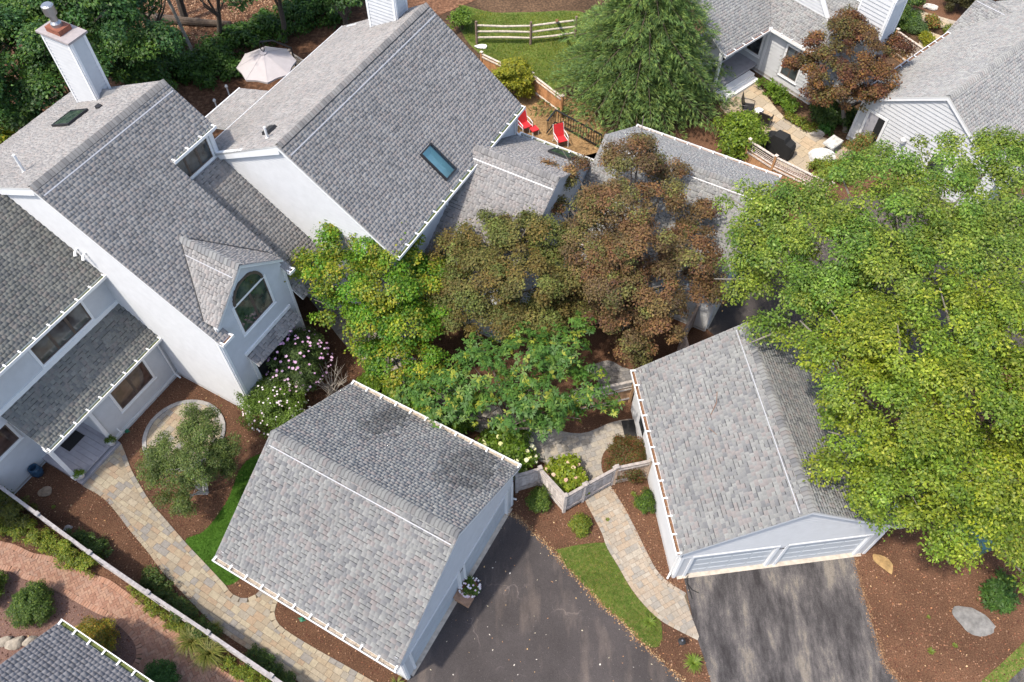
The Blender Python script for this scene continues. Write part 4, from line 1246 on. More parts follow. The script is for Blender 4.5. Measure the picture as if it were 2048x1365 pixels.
# driveways
d1 = [(-0.19, 12.29, 0.00), (0.37, 11.99, 0.00), (0.80, 11.48, 0.00), (1.46, 10.85, 0.00), (1.90, 10.27, 0.00), (2.64, 9.42, 0.00), (3.12, 8.87, 0.00), (3.84, 8.21, 0.00), (4.33, 7.63, 0.00), (5.16, 6.85, 0.00), (5.85, 6.16, 0.00), (6.50, 5.42, 0.00), (6.30, 3.94, 0.00), (-3.88, 3.94, 0.00), (-3.71, 5.88, 0.00), G1F(0, -3.5), G1F(-.4, -3.3), G1F(-.4, 3.3), G1F(0, 3.5)]
sheet('driveway', d1, 0.012, 'asphalt', edge=.02); PAVED.append(ccw(d1))
d2 = [(6.17, 9.81, 0.00), (6.26, 8.80, 0.00), (6.36, 7.75, 0.00), (6.51, 7.07, 0.00), (6.65, 6.27, 0.00), (6.38, 3.94, 0.00), (13.93, 3.94, 0.00), (12.92, 6.27, 0.00), (12.62, 6.85, 0.00), (12.55, 7.52, 0.00), (12.49, 8.50, 0.00), (12.44, 9.52, 0.00), (12.44, 10.53, 0.00), G2F(-.35, 3.1), G2F(-.35, -3.1)]
sheet('driveway', d2, 0.014, 'asphalt_worn', edge=.02); PAVED.append(ccw(d2))
d3 = [(8.42, 20.89, 0.00), (9.37, 22.97, 0.00), (12.34, 26.29, 0.00), (16.06, 28.58, 0.00), (20.77, 29.61, 0.00), (27.56, 28.58, 0.00), (23.88, 19.19, 0.00), (18.43, 18.69, 0.00), (15.53, 19.70, 0.00), (11.37, 19.19, 0.00), (9.15, 19.96, 0.00)]
sheet('driveway', d3, 0.010, 'asphalt', edge=.02)
sheet('road', [(-6, 4.4), (-9, -16), (40, -16), (30, 4.4)], 0.004, 'asphalt')
# left walk
le = smooth([(-16.46, 13.37, 0.00), (-15.58, 12.90, 0.00), (-14.90, 12.31, 0.00), (-14.10, 11.50, 0.00), (-13.35, 10.80, 0.00), (-12.60, 10.03, 0.00), (-11.77, 9.33, 0.00), (-10.73, 8.45, 0.00), (-9.96, 7.87, 0.00), (-9.09, 7.37, 0.00), (-8.06, 6.80, 0.00), (-7.08, 6.25, 0.00), (-5.99, 5.57, 0.00)], 4)
re1 = smooth([(-15.47, 15.18, 0.00), (-15.18, 14.74, 0.00), (-14.70, 13.96, 0.00), (-13.71, 12.74, 0.00), (-13.05, 12.11, 0.00), (-12.00, 11.12, 0.00), (-11.13, 10.35, 0.00), (-10.29, 9.60, 0.00), (-9.96, 9.27, 0.00), (-9.53, 9.08, 0.00), (-9.16, 9.17, 0.00), (-8.88, 9.47, 0.00), (-8.70, 9.92, 0.00)], 4)
re2 = smooth([(-8.03, 9.65, 0.00), (-8.25, 8.99, 0.00), (-8.30, 8.57, 0.00), (-8.12, 8.21, 0.00), (-7.65, 7.87, 0.00), (-6.70, 7.35, 0.00), (-5.47, 6.73, 0.00), (-4.40, 6.16, 0.00), (-3.35, 5.42, 0.00)], 4)
walk = ccw([tuple(p) for p in le] + [tuple(p) for p in reversed(re2)] + [tuple(p) for p in reversed(re1)])
wk = sheet('garden_walk', walk, 0.008, 'sand'); PAVED.append(walk)
inn = ccw([tuple(p) for p in offset(le, .15)] + [tuple(p) for p in reversed(offset(re2, -.17))] + [tuple(p) for p in reversed(offset(re1, -.17))])
paving(wk, inn, ashlar(inn, R(-31), (.16, .24), (.24, .32, .40), 3), P_TAN, z0=.009, z1=.034)
border(wk, le, .15, .30, P_TAN, side=1, seed=5); border(wk, re1, .17, .27, P_TAN[2:], side=-1, seed=6); border(wk, re2, .17, .27, P_TAN[2:], side=-1, seed=7)
# right walk to the gate
rl = smooth([(2.65, 13.12, 0.00), (2.79, 12.72, 0.00), (3.06, 12.11, 0.00), (3.32, 11.50, 0.00), (3.48, 10.93, 0.00), (3.82, 10.27, 0.00), (4.24, 9.42, 0.00), (4.73, 8.74, 0.00), (5.21, 8.28, 0.00), (5.76, 7.95, 0.00), (6.38, 7.63, 0.00)], 4)
rr = smooth([(3.73, 13.48, 0.00), (3.86, 13.23, 0.00), (4.20, 12.57, 0.00), (4.56, 11.72, 0.00), (4.86, 10.93, 0.00), (5.20, 10.12, 0.00), (5.60, 9.65, 0.00), (6.18, 9.25, 0.00)], 4)
walk2 = ccw([tuple(p) for p in rl] + [tuple(p) for p in reversed(rr)])
wk2 = sheet('gate_walk', walk2, 0.008, 'sand'); PAVED.append(walk2)
in2 = ccw([tuple(p) for p in offset(rl, .14)] + [tuple(p) for p in reversed(offset(rr, -.14))])
paving(wk2, in2, ashlar(in2, R(28), (.15, .22), (.15, .22, .22, .30), 8), P_RIGHT, z0=.009, z1=.034)
border(wk2, rl, .14, .22, P_RIGHT, side=1, seed=8); border(wk2, rr, .14, .22, P_RIGHT, side=-1, seed=9)
# courtyard behind the gate, up past the entrance
cl_ = smooth([(2.65, 13.12, 0.00), (2.05, 13.86, 0.00), (1.19, 14.39, 0.00), (-0.28, 15.27, 0.00), (-2.09, 16.06, 0.00), (-4.20, 17.46, 0.00), (-5.99, 18.81, 0.00), (-7.17, 19.96, 0.00), (-8.48, 21.71, 0.00), (-9.24, 22.69, 0.00)], 4)
cr_ = smooth([(3.73, 13.48, 0.00), (3.48, 14.17, 0.00), (3.71, 14.93, 0.00), (4.75, 15.60, 0.00), (5.07, 16.29, 0.00), (4.05, 16.17, 0.00), (2.72, 15.65, 0.00), (1.13, 16.06, 0.00), (-1.31, 17.22, -0.00), (-3.00, 18.19, -0.00), (-4.58, 19.70, 0.00), (-6.23, 21.30, 0.00), (-7.49, 22.69, 0.00), (-8.27, 23.55, 0.00)], 4)
court = ccw([tuple(p) for p in cl_] + [tuple(p) for p in reversed(cr_)])
ck = sheet('courtyard_walk', court, 0.006, 'sand'); PAVED.append(court)
paving(ck, court, ashlar(court, R(20), (.15, .22), (.15, .22, .22, .30), 12), [(.36, .33, .29), (.40, .36, .30), (.33, .31, .28), (.42, .37, .30)], z0=.007, z1=.030)
gl_ = smooth([(3.18, 18.81, 0.00), (4.05, 19.14, 0.00), (4.66, 18.81, 0.00), (5.36, 18.44, -0.00), (5.17, 17.46, 0.00), (3.66, 17.95, 0.00)], 4)
gk = sheet('stone_walk', gl_, 0.006, 'sand'); PAVED.append(ccw(gl_))
paving(gk, gl_, ashlar(gl_, R(10), (.12, .18), (.15, .22), 13), [(.25, .235, .225), (.29, .27, .25), (.22, .21, .205)], z0=.007, z1=.03)
# brick walk
bu = smooth([(-20.06, 11.43, 0.00), (-18.86, 11.18, 0.00), (-18.24, 11.04, 0.00), (-17.46, 10.72, 0.00), (-16.78, 10.61, 0.00), (-15.87, 10.25, 0.00), (-14.98, 9.92, 0.00), (-14.42, 9.74, 0.00), (-13.55, 9.22, 0.00), (-12.54, 8.57, 0.00), (-11.42, 7.80, 0.00), (-10.43, 7.07, 0.00), (-9.57, 6.57, 0.00), (-8.74, 6.19, 0.00), (-8.00, 5.72, 0.00)], 3)
bl = smooth([(-19.60, 10.20, 0.00), (-18.09, 10.03, 0.00), (-17.57, 9.78, 0.00), (-16.40, 9.42, 0.00), (-15.34, 8.92, 0.00), (-14.59, 8.57, 0.00), (-13.98, 8.33, 0.00), (-13.31, 7.87, 0.00), (-12.91, 7.47, 0.00), (-12.76, 7.02, 0.00), (-12.88, 6.59, 0.00), (-12.59, 5.72, 0.00)], 3)
bw = ccw([tuple(p) for p in bu] + [tuple(p) for p in reversed(bl)])
bk = sheet('brick_walk', bw, 0.008, 'sand'); PAVED.append(bw)
bi = ccw([tuple(p) for p in offset(bu, -.2)] + [tuple(p) for p in reversed(offset(bl, .2))])
paving(bk, bi, herringbone(bi, R(32)), P_BRICK, name='brick', z0=.009, z1=.034, gap=.004)
border(bk, bu, .20, .105, P_BRICKEDGE, name='border_brick', side=-1, seed=10); border(bk, bl, .20, .105, P_BRICKEDGE, name='border_brick', side=1, seed=11)
# round patio in the bed
cc = np.array((-13.07, 15.58, 0.00)[:2]); rr_ = 1.62
circ = [tuple(cc + rr_ * np.array([math.cos(t), math.sin(t)])) for t in np.linspace(0, 2 * math.pi, 48)[:-1]]
pk = sheet('round_patio', circ, 0.008, 'sand'); PAVED.append(circ)
inc = [tuple(cc + (rr_ - .16) * np.array([math.cos(t), math.sin(t)])) for t in np.linspace(0, 2 * math.pi, 48)[:-1]]
paving(pk, inc, ashlar(inc, R(-31), (.22, .30), (.22, .30), 14), P_TAN, z0=.009, z1=.034)
border(pk, circ + [circ[0]], .16, .26, P_COB, name='border_stone', side=1, z1=.07, seed=12)
# flagstone patio top right and its stepping path
fl = ccw(smooth([(11.18, 35.46, -0.00), (11.46, 35.87, 0.00), (12.45, 36.66, 0.00), (13.41, 37.52, 0.00), (13.83, 36.45, 0.00), (14.19, 35.30, 0.00), (14.70, 34.22, 0.00), (15.46, 33.55, 0.00), (16.33, 32.97, 0.00), (17.77, 31.58, 0.00), (17.00, 30.50, 0.00), (15.64, 31.22, 0.00), (15.05, 31.04, -0.00), (14.75, 30.32, -0.00), (13.58, 31.04, -0.00), (12.96, 32.44, 0.00), (12.26, 33.86, 0.00), (11.48, 34.77, 0.00)], 3))
fk = sheet('patio', fl, 0.008, 'sand'); PAVED.append(fl)
paving(fk, fl, ashlar(fl, R(-49.9), (.30, .45, .6), (.30, .45, .6, .75), 15), P_FLAG, name='flagstone', z0=.009, z1=.034, gap=.008)
st = [(23.61, 44.64, 0.00), (26.49, 42.99, 0.00), (25.73, 42.16, -0.00), (23.14, 43.93, 0.00)]
sk_ = sheet('stone_path', st, 0.010, 'sand'); paving(sk_, ccw(st), ashlar(ccw(st), R(-49.9), (.3, .45), (.45, .6, .75), 16), P_FLAG, name='flagstone', z0=.011, z1=.034, gap=.008)
st2 = [(24.15, 42.26, 0.00), (25.50, 41.40, 0.00), (24.36, 40.00, 0.00), (23.34, 40.93, 0.00)]
sk2 = sheet('stone_path', st2, 0.010, 'sand'); paving(sk2, ccw(st2), ashlar(ccw(st2), R(-49.9), (.3, .45), (.45, .6), 17), P_FLAG, name='flagstone', z0=.011, z1=.034, gap=.008)

# grass
def blades(name, poly, n, h, pal, owner=None, z=0.0, w=.012, label=None, cat=None, lean=.35):
    P = np.array(ccw(poly)); lo, hi = P.min(0), P.max(0); pts = np.zeros((0, 2))
    while len(pts) < n:
        q = RNG.uniform(lo, hi, (n * 2, 2)); q = q[inside([tuple(p) for p in P], q[:, 0], q[:, 1])]
        pts = np.vstack([pts, q])
    pts = pts[:n] + RNG.normal(size=(n, 2)) * .05
    th = RNG.uniform(0, 2 * math.pi, n); hh = h * RNG.uniform(.5, 1.2, n); ln = hh * RNG.uniform(0, lean * 2, n); t2 = RNG.uniform(0, 2 * math.pi, n)
    V = np.zeros((n, 3, 3)); V[:, :, :2] = pts[:, None, :]; V[:, :, 2] = z
    V[:, 0, 0] -= np.cos(th) * w; V[:, 0, 1] -= np.sin(th) * w; V[:, 1, 0] += np.cos(th) * w; V[:, 1, 1] += np.sin(th) * w
    V[:, 2, 0] += np.cos(t2) * ln; V[:, 2, 1] += np.sin(t2) * ln; V[:, 2, 2] += hh
    lf = np.sin(pts[:, 0] * 2.3 + 1.7 * np.sin(pts[:, 1] * 1.9)) * np.sin(pts[:, 1] * 2.7 + 1.3 * np.sin(pts[:, 0] * 1.4))
    c = np.array(pal)[RNG.integers(0, len(pal), n)] * RNG.uniform(.75, 1.25, (n, 1)) * (1 + .28 * lf[:, None] * np.array([1.5, .8, 1.0]))
    me = mesh_quads(name, V.reshape(-1, 3), np.arange(n * 3).reshape(-1, 3), vcol=np.repeat(c, 3, 0), mat='leaf_dull')
    o = link(name, me, owner, 'stuff')
    if label:
        tag(o, label, cat)
    return o
lawnA = [(-9.55, 14.93, 0.00), (-10.27, 14.54, 0.00), (-10.59, 14.00, 0.00), (-10.70, 13.33, 0.00), (-10.80, 12.80, 0.00), (-11.16, 11.97, 0.00), (-11.51, 11.50, 0.00), (-12.03, 11.18, 0.00), (-11.13, 10.35, 0.00), (-10.29, 9.60, 0.00), (-9.97, 9.60, 0.00), (-9.75, 9.78, 0.00), (-9.13, 10.29, 0.00), (-8.05, 12.82, 0.00)]
lawnA = [tuple(p) for p in smooth(lawnA, 4)]
sheet('lawn', lawnA, 0.006, 'lawn_base')
blades('grass', lawnA, 26000, .045, [(.075, .19, .014), (.10, .22, .018), (.06, .155, .012)], label='short bright green lawn grass beside the plain driveway garage', cat='grass')
lawnB = [tuple(p) for p in smooth([(1.61, 10.85, 0.00), (2.46, 11.04, 0.00), (3.39, 11.12, 0.00), (3.48, 10.89, 0.00), (3.82, 10.25, 0.00), (4.24, 9.40, 0.00), (4.73, 8.73, 0.00), (5.18, 8.23, 0.00), (5.07, 7.48, 0.00), (4.56, 7.48, 0.00), (3.84, 8.24, 0.00), (3.12, 8.90, 0.00), (2.64, 9.45, 0.00), (1.90, 10.29, 0.00)], 3)]
sheet('lawn', lawnB, 0.006, 'turf')
blades('grass', lawnB, 9000, .06, [(.17, .27, .026), (.22, .29, .04), (.32, .27, .08), (.12, .20, .022)], label='patchy yellow-green grass strip between driveway and gate walk', cat='grass')
blades('grass', [tuple(p[:2]) for p in smooth([(-2.98, 44.59, 0.00), (-0.12, 43.83, 0.00), (4.05, 43.83, 0.00), (4.11, 39.10, 0.00), (1.82, 37.26, 0.00), (-1.10, 39.64, 0.00), (-2.73, 41.63, 0.00)], 3)], 14000, .09, [(.20, .26, .03), (.25, .28, .05), (.15, .2, .025)], w=.02, label='sunny yellow-green grass round the split rail fence', cat='grass')
lawnC = [(15.64, 6.27, 0.00), (16.50, 6.83, 0.00), (17.57, 7.57, 0.00), (19.56, 8.16, 0.00), (18.48, 5.42, 0.00), (15.20, 5.42, 0.00)]
sheet('lawn', lawnC, 0.006, 'turf')
blades('grass', [p[:2] for p in lawnC], 5000, .05, [(.13, .15, .03), (.16, .14, .04), (.09, .12, .02)], label='thin yellowed grass at the lower right corner', cat='grass')
sheet('road', [(16.56, 6.27, 0.00), (17.28, 6.75, 0.00), (20.49, 8.33, 0.00), (20.12, 5.42, 0.00), (16.12, 5.72, 0.00)], 0.02, 'asphalt_worn')

# loose bark chips and dry leaves
def scatter(name, poly, n, size, pal, label, cat, avoid=(), mat='litter', z=.012, up=.5):
    P = np.array(ccw(poly)); lo, hi = P.min(0), P.max(0); q = RNG.uniform(lo, hi, (n * 4, 2))
    k = inside([tuple(p) for p in P], q[:, 0], q[:, 1])
    for a in avoid:
        k &= ~inside(a, q[:, 0], q[:, 1])
    q = q[k][:n]; n = len(q)
    t = RNG.uniform(0, 2 * math.pi, n); s = size * RNG.uniform(.5, 1.4, n); asp = RNG.uniform(.3, .8, n)
    X = np.stack([np.cos(t), np.sin(t), RNG.uniform(-up, up, n)], 1); Y = np.stack([-np.sin(t), np.cos(t), RNG.uniform(-up, up, n)], 1)
    c = np.concatenate([q, np.full((n, 1), z) + RNG.uniform(0, .01, (n, 1))], 1)
    V = np.stack([c - X * s[:, None], c + Y * (s * asp)[:, None], c + X * s[:, None], c - Y * (s * asp)[:, None]], 1).reshape(-1, 3)
    cc_ = np.array(pal)[RNG.integers(0, len(pal), n)] * RNG.uniform(.7, 1.3, (n, 1))
    o = link(name, mesh_quads(name, V, np.arange(n * 4).reshape(-1, 4), fcol=cc_, mat=mat), None, 'stuff')
    return tag(o, label, cat)
near = [(-22.17, 18.69, 0.00), (-17.91, 5.72, 0.00), (17.78, 5.72, 0.00), (19.98, 11.62, 0.00), (4.13, 15.83, 0.00), (-6.99, 20.23, 0.00), (-14.51, 19.19, 0.00)]
av = PAVED + [lawnA, lawnB]
scatter('bark_chips', near, 26000, .03, [(.20, .085, .05), (.13, .055, .035), (.27, .14, .085), (.09, .04, .028), (.33, .20, .13)], 'loose brown bark chips over the planting beds', 'bark chips', av)
scatter('dry_leaves', near, 900, .035, [(.45, .26, .12), (.5, .36, .2), (.42, .2, .1)], 'dry tan leaves lying on the bark beds', 'leaves', av, z=.025)
scatter('fallen_leaves', d1, 130, .028, [(.6, .42, .2), (.65, .58, .42), (.45, .25, .12), (.75, .7, .62)], 'pale fallen leaves dotted over the plain driveway', 'leaves', z=.018, up=.15)

def drift(name, pl, n, wid, size, pal, label, z=.02):
    pl = [np.array(p[:2]) for p in pl]; k = RNG.integers(0, len(pl) - 1, n); t = RNG.random(n)[:, None]
    A = np.array(pl)[k]; B = np.array(pl)[k + 1]; q = A + (B - A) * t + RNG.normal(size=(n, 2)) * wid
    th = RNG.uniform(0, 6.28, n); s = size * RNG.uniform(.5, 1.4, n)
    X = np.stack([np.cos(th), np.sin(th), RNG.uniform(-.3, .3, n)], 1); Y = np.stack([-np.sin(th), np.cos(th), RNG.uniform(-.3, .3, n)], 1)
    c = np.concatenate([q, np.full((n, 1), z)], 1); s = s[:, None]
    V = np.stack([c - X * s, c + Y * s * .6, c + X * s, c - Y * s * .6], 1).reshape(-1, 3)
    o = link(name, mesh_quads(name, V, np.arange(n * 4).reshape(-1, 4), fcol=np.array(pal)[RNG.integers(0, len(pal), n)] * RNG.uniform(.6, 1.2, (n, 1)), mat='litter'), None, 'stuff')
    return tag(o, label, 'leaves')
drift('edge_litter', d1[:11], 1500, .07, .026, [(.42, .25, .12), (.30, .16, .08), (.5, .36, .2), (.2, .12, .07)], 'line of dry leaves and crumbs along the plain driveway edge')
drift('edge_litter', d2[6:13], 900, .07, .026, [(.36, .22, .12), (.25, .14, .08), (.2, .12, .07)], 'line of crumbs and bark along the right edge of the streaky driveway')
drift('edge_litter', [tuple(p) for p in le] , 700, .06, .024, [(.25, .12, .07), (.16, .08, .05), (.4, .26, .15)], 'bark crumbs spilling onto the left edge of the tan walk', z=.036)
drift('edge_litter', [tuple(p) for p in rr], 500, .06, .024, [(.25, .12, .07), (.16, .08, .05), (.4, .26, .15)], 'bark crumbs spilling onto the gate walk edge', z=.036)
# ------------------------------------------------------------------ trees and plants
def rdir(n, up=0.0):
    v = RNG.normal(size=(n, 3)); v[:, 2] += up
    return v / np.linalg.norm(v, axis=1, keepdims=True)
def unit(v):
    return v / (np.linalg.norm(v, axis=1, keepdims=True) + 1e-9)
def leaf_mesh(name, P, N, T, l, w, col, mat='leaf', fold=0.0):
    """one rhombic leaf per point: P base, N face normal, T long axis"""
    T = unit(T - N * (T * N).sum(1, keepdims=True)); S = np.cross(N, T)
    l = np.broadcast_to(l, (len(P),))[:, None]; w = np.broadcast_to(w, (len(P),))[:, None]
    V = np.stack([P, P + T * l * .45 + S * w * .5, P + T * l - N * l * fold, P + T * l * .45 - S * w * .5], 1).reshape(-1, 3)
    return mesh_quads(name, V, np.arange(len(V)).reshape(-1, 4), vcol=np.repeat(col, 4, 0), mat=mat)
def palette(n, pal, wts=None, var=.28):
    pal = np.array(pal); wts = None if wts is None else np.array(wts) / sum(wts)
    c = pal[RNG.choice(len(pal), n, p=wts)]
    return c * RNG.uniform(1 - var, 1 + var, (n, 1))
def clumps(lobes, rc, dens, flat=.6, lo=-.55):
    """points spread over the skin of every lobe; returns centres, radii and outward directions"""
    Cs, Rs, Ds = [], [], []
    for x, y, z, r in lobes:
        r = r * 1.15
        n = max(3, int(dens * 1.9 * r * r / (rc * rc)))
        d = rdir(n, .35); d[:, 2] = np.where(d[:, 2] < lo, -d[:, 2], d[:, 2])
        rad = r * RNG.uniform(.45, 1.0, n) ** .6
        c = np.array([x, y, z]) + d * rad[:, None] * np.array([1, 1, flat])
        Cs.append(c); Rs.append(rc * RNG.uniform(.6, 1.35, n)); Ds.append(d)
    return np.vstack(Cs), np.concatenate(Rs), np.vstack(Ds)
def foliage(name, lobes, rc, cd_, leaf, lw, cover, pal, wts=None, cvar=.25, flat=.6, mat='leaf', droop=.2, up=.6, fl=.5, mode='spray', cpal=None):
    C, Rr, D = clumps(lobes, rc, cd_, flat)
    nl = np.maximum(6, (cover * math.pi * Rr ** 2 / (leaf * lw * .5)).astype(int))
    idx = np.repeat(np.arange(len(C)), nl); n = len(idx)
    d = rdir(n, .45); rad = Rr[idx] * RNG.uniform(.15, 1, n) ** .5 * np.where(RNG.random(n) < .14, RNG.uniform(1.1, 1.7, n), 1.0)
    P = C[idx] + d * rad[:, None] * np.array([1, 1, fl])
    N = unit(D[idx] * .35 + d * .45 + np.array([0, 0, up]) + RNG.normal(size=(n, 3)) * .45)
    T = unit(d + RNG.normal(size=(n, 3)) * .7 - np.array([0, 0, droop]))
    col = palette(n, pal, wts)
    if cpal is not None:
        k = palette(len(C), cpal, var=.1)[idx]
        col = col * k
    col = col * (RNG.uniform(1 - cvar, 1 + cvar, (len(C), 1)))[idx]
    l = leaf * RNG.uniform(.5, 1.45, n)
    return leaf_mesh(name, P, N, T, l, l * lw / leaf, np.clip(col, 0, 1), mat, fold=.15)
def whorls(name, lobes, rc, cd_, leaf, lw, pal, wts, mat='leaf', per=9, ncl=14, flat=.6, tip=None, tipf=.12):
    """rosettes of long drooping leaves at the twig ends"""
    C, Rr, D = clumps(lobes, rc, cd_, flat)
    n0 = len(C); c = np.repeat(C, ncl, 0) + rdir(n0 * ncl, .4) * (np.repeat(Rr, ncl) * RNG.uniform(.3, 1, n0 * ncl))[:, None] * np.array([1, 1, .55])
    ax = unit(np.repeat(D, ncl, 0) * .5 + np.array([0, 0, .7]) + RNG.normal(size=(n0 * ncl, 3)) * .25)
    m = len(c); idx = np.repeat(np.arange(m), per)
    r = unit(np.cross(ax[idx], rdir(m * per))); A = ax[idx]
    T = unit(r + A * RNG.uniform(-.35, .5, (m * per, 1)) - np.array([0, 0, .25])); N = unit(A + T * -.2 + r * .15)
    tn = palette(m, pal, wts, .15)
    if tip is not None:
        k = RNG.random(m) < tipf
        tn[k] = np.array(tip) * RNG.uniform(.8, 1.2, (k.sum(), 1))
    col = tn[idx] * RNG.uniform(.8, 1.2, (m * per, 1))
    l = leaf * RNG.uniform(.65, 1.2, m * per)
    return leaf_mesh(name, c[idx] + T * .01, N, T, l, l * lw / leaf, col, mat, fold=.18)
def limbs(base, lobes, r0, col, fork=.45, seed=1, twigs=2, wob=.12):
    rg = random.Random(seed); mb = MB(); mb.col = col
    b = np.array(base, float); ce = np.mean(np.array([l[:3] for l in lobes]), 0)
    top = b + (ce - b) * np.array([.55, .55, fork])
    mid = (b + top) / 2 + np.array([rg.uniform(-.1, .1), rg.uniform(-.1, .1), 0])
    mb.tube([b - (0, 0, .15), b + (0, 0, .12), mid, top], [r0 * 1.5, r0 * 1.1, r0 * .9, r0 * .75], 8)
    for x, y, z, r in lobes:
        e = np.array([x, y, z]); st = b + (top - b) * rg.uniform(.75, 1.0); L = np.linalg.norm(e - st)
        m1 = st + (e - st) * .4 + np.array([rg.uniform(-wob, wob) * L, rg.uniform(-wob, wob) * L, L * .06])
        rr = r0 * rg.uniform(.32, .5)
        mb.tube([st, m1, e, e + (e - m1) * .3], [rr, rr * .75, rr * .45, rr * .15], 5)
        for k in range(twigs):
            a = m1 + (e - m1) * rg.uniform(.2, 1); t = nrm((rg.gauss(0, 1), rg.gauss(0, 1), rg.uniform(-.1, .9)))
            q = a + t * r * rg.uniform(.6, 1.05)
            mb.tube([a, (a + q) / 2 + np.array([0, 0, .06]), q], [rr * .4, rr * .25, rr * .08], 4)
    return mb
def tree(name, label, cat, base, lobes, r0, bark, crown, group=None, seed=1, twigs=2, fork=.45):
    t = thing(name, label, cat, base, group)
    limbs(base, lobes, r0, bark, fork, seed, twigs).build('trunk', 'bark', t)
    link('crown', crown, t)
    return t

# copper maple and its neighbours
LB = [(4.72, 24.41, 6.40) + (1.05,), (2.58, 24.82, 5.40) + (.55,), (1.39, 24.72, 5.30) + (.45,), (1.54, 23.70, 4.90) + (.45,), (6.57, 24.82, 5.40) + (.55,), (5.81, 23.06, 5.60) + (.8,), (7.54, 22.74, 4.80) + (.75,), (3.76, 22.06, 6.40) + (1.0,), (2.91, 22.10, 5.90) + (.8,), (2.86, 20.54, 5.50) + (1.05,), (4.67, 20.51, 6.10) + (1.15,), (6.66, 20.73, 5.00) + (1.0,), (7.28, 19.93, 4.00) + (.75,), (5.41, 19.37, 4.70) + (1.1,), (3.83, 19.21, 4.90) + (1.05,), (4.34, 18.49, 3.50) + (.95,), (5.78, 18.65, 3.60) + (.85,), (3.37, 18.58, 3.70) + (.7,), (4.90, 18.06, 2.60) + (.7,), (5.11, 25.12, 6.60) + (.5,)]
cop = [(.165, .110, .042), (.14, .095, .040), (.19, .135, .044), (.115, .070, .038), (.15, .126, .042)]
tree('copper_maple', 'large copper-brown maple in front of the grey garage roof', 'tree', (5.09, 19.70, 0.00), LB, .17, (.16, .14, .12),
     foliage('crown', LB, .38, 1.4, .074, .06, 1.5, cop, (4, 3, 3, 2, 2), .3, .62, 'leaf_dull', cpal=[(1, 1, 1), (1.18, .97, 1.0), (.88, 1.18, .9), (1.1, .84, .95), (.82, .8, .9)]), seed=3, twigs=3)
LB = [(-2.33, 21.20, 4.60) + (.85,), (-1.09, 21.45, 5.20) + (.95,), (0.41, 21.43, 5.30) + (1.0,), (1.49, 21.63, 5.00) + (.85,), (-2.56, 19.80, 4.00) + (.8,), (-1.17, 19.49, 5.00) + (1.05,), (0.49, 19.41, 5.10) + (1.1,), (1.93, 19.82, 4.60) + (.9,), (-2.05, 18.80, 3.40) + (.75,), (-0.46, 18.55, 3.90) + (.95,), (1.17, 18.62, 3.80) + (.9,), (2.41, 19.09, 3.50) + (.7,), (-3.00, 20.68, 4.00) + (.6,)]
olive = [(.135, .125, .030), (.165, .155, .036), (.11, .10, .028), (.13, .13, .035), (.15, .115, .032)]
tree('maple_tree', 'olive-brown maple between the yellow-green and copper trees', 'tree', (-0.30, 19.96, 0.00), LB, .15, (.16, .14, .12),
     foliage('crown', LB, .40, 1.35, .08, .066, 1.6, olive, None, .28, .62, 'leaf_dull', cpal=[(1, 1, 1), (.9, 1.12, 1), (1.1, .92, .9)]), seed=4)
LB = [(-7.72, 20.44, 4.60) + (.7,), (-6.36, 21.01, 5.60) + (.75,), (-4.90, 20.71, 5.60) + (.95,), (-3.65, 20.98, 5.00) + (.7,), (-6.30, 19.61, 5.00) + (.95,), (-4.68, 19.33, 4.90) + (1.1,), (-3.37, 20.06, 4.30) + (.8,), (-7.10, 19.15, 3.90) + (.7,), (-5.35, 18.28, 4.10) + (1.0,), (-3.97, 18.27, 3.80) + (1.0,), (-2.99, 19.13, 3.60) + (.65,), (-4.65, 17.32, 3.00) + (.85,), (-3.43, 17.34, 2.80) + (.8,), (-5.40, 17.53, 3.20) + (.6,), (-3.51, 16.25, 2.20) + (.6,)]
lime = [(.22, .27, .022), (.29, .32, .025), (.15, .23, .02), (.11, .20, .018), (.33, .31, .035)]
tree('green_maple', 'bright yellow-green maple at the white wall of the middle house', 'tree', (-5.25, 18.81, 0.00), LB, .13, (.20, .18, .15),
     foliage('crown', LB, .38, 1.35, .088, .072, 1.6, lime, (4, 3, 4, 4, 2), .25, .62, cpal=[(1, 1, 1), (.7, 1.02, .9), (1.2, 1.05, 1), (.6, .95, .8)]), seed=5, twigs=3)
LB = [(-2.65, 15.60, 3.10) + (1.0,), (-1.17, 16.09, 3.70) + (1.1,), (0.48, 16.65, 4.00) + (1.05,), (1.87, 17.05, 3.90) + (.85,), (2.65, 17.96, 3.90) + (.42,), (-0.44, 15.06, 3.10) + (1.05,), (1.21, 15.47, 3.30) + (1.1,), (2.72, 16.09, 3.00) + (.75,), (3.30, 15.54, 2.40) + (.5,), (1.31, 14.88, 2.50) + (.65,), (-1.74, 15.25, 2.60) + (.65,), (-3.75, 16.07, 2.50) + (.7,), (-1.11, 17.42, 3.70) + (.45,), (2.15, 15.04, 2.40) + (.5,), (-3.26, 15.26, 2.20) + (.6,)]
grn = [(.085, .19, .032), (.115, .22, .038), (.07, .155, .03), (.15, .245, .04)]
tree('cherry_tree', 'mid-green tree with drooping long leaves between the two garages', 'tree', (-0.18, 14.82, 0.00), LB, .12, (.15, .12, .10),
     whorls('crown', LB, .42, 1.45, .17, .058, grn, (4, 3, 3, 2), per=8, ncl=13, tip=(.30, .33, .04), tipf=.10), seed=6)
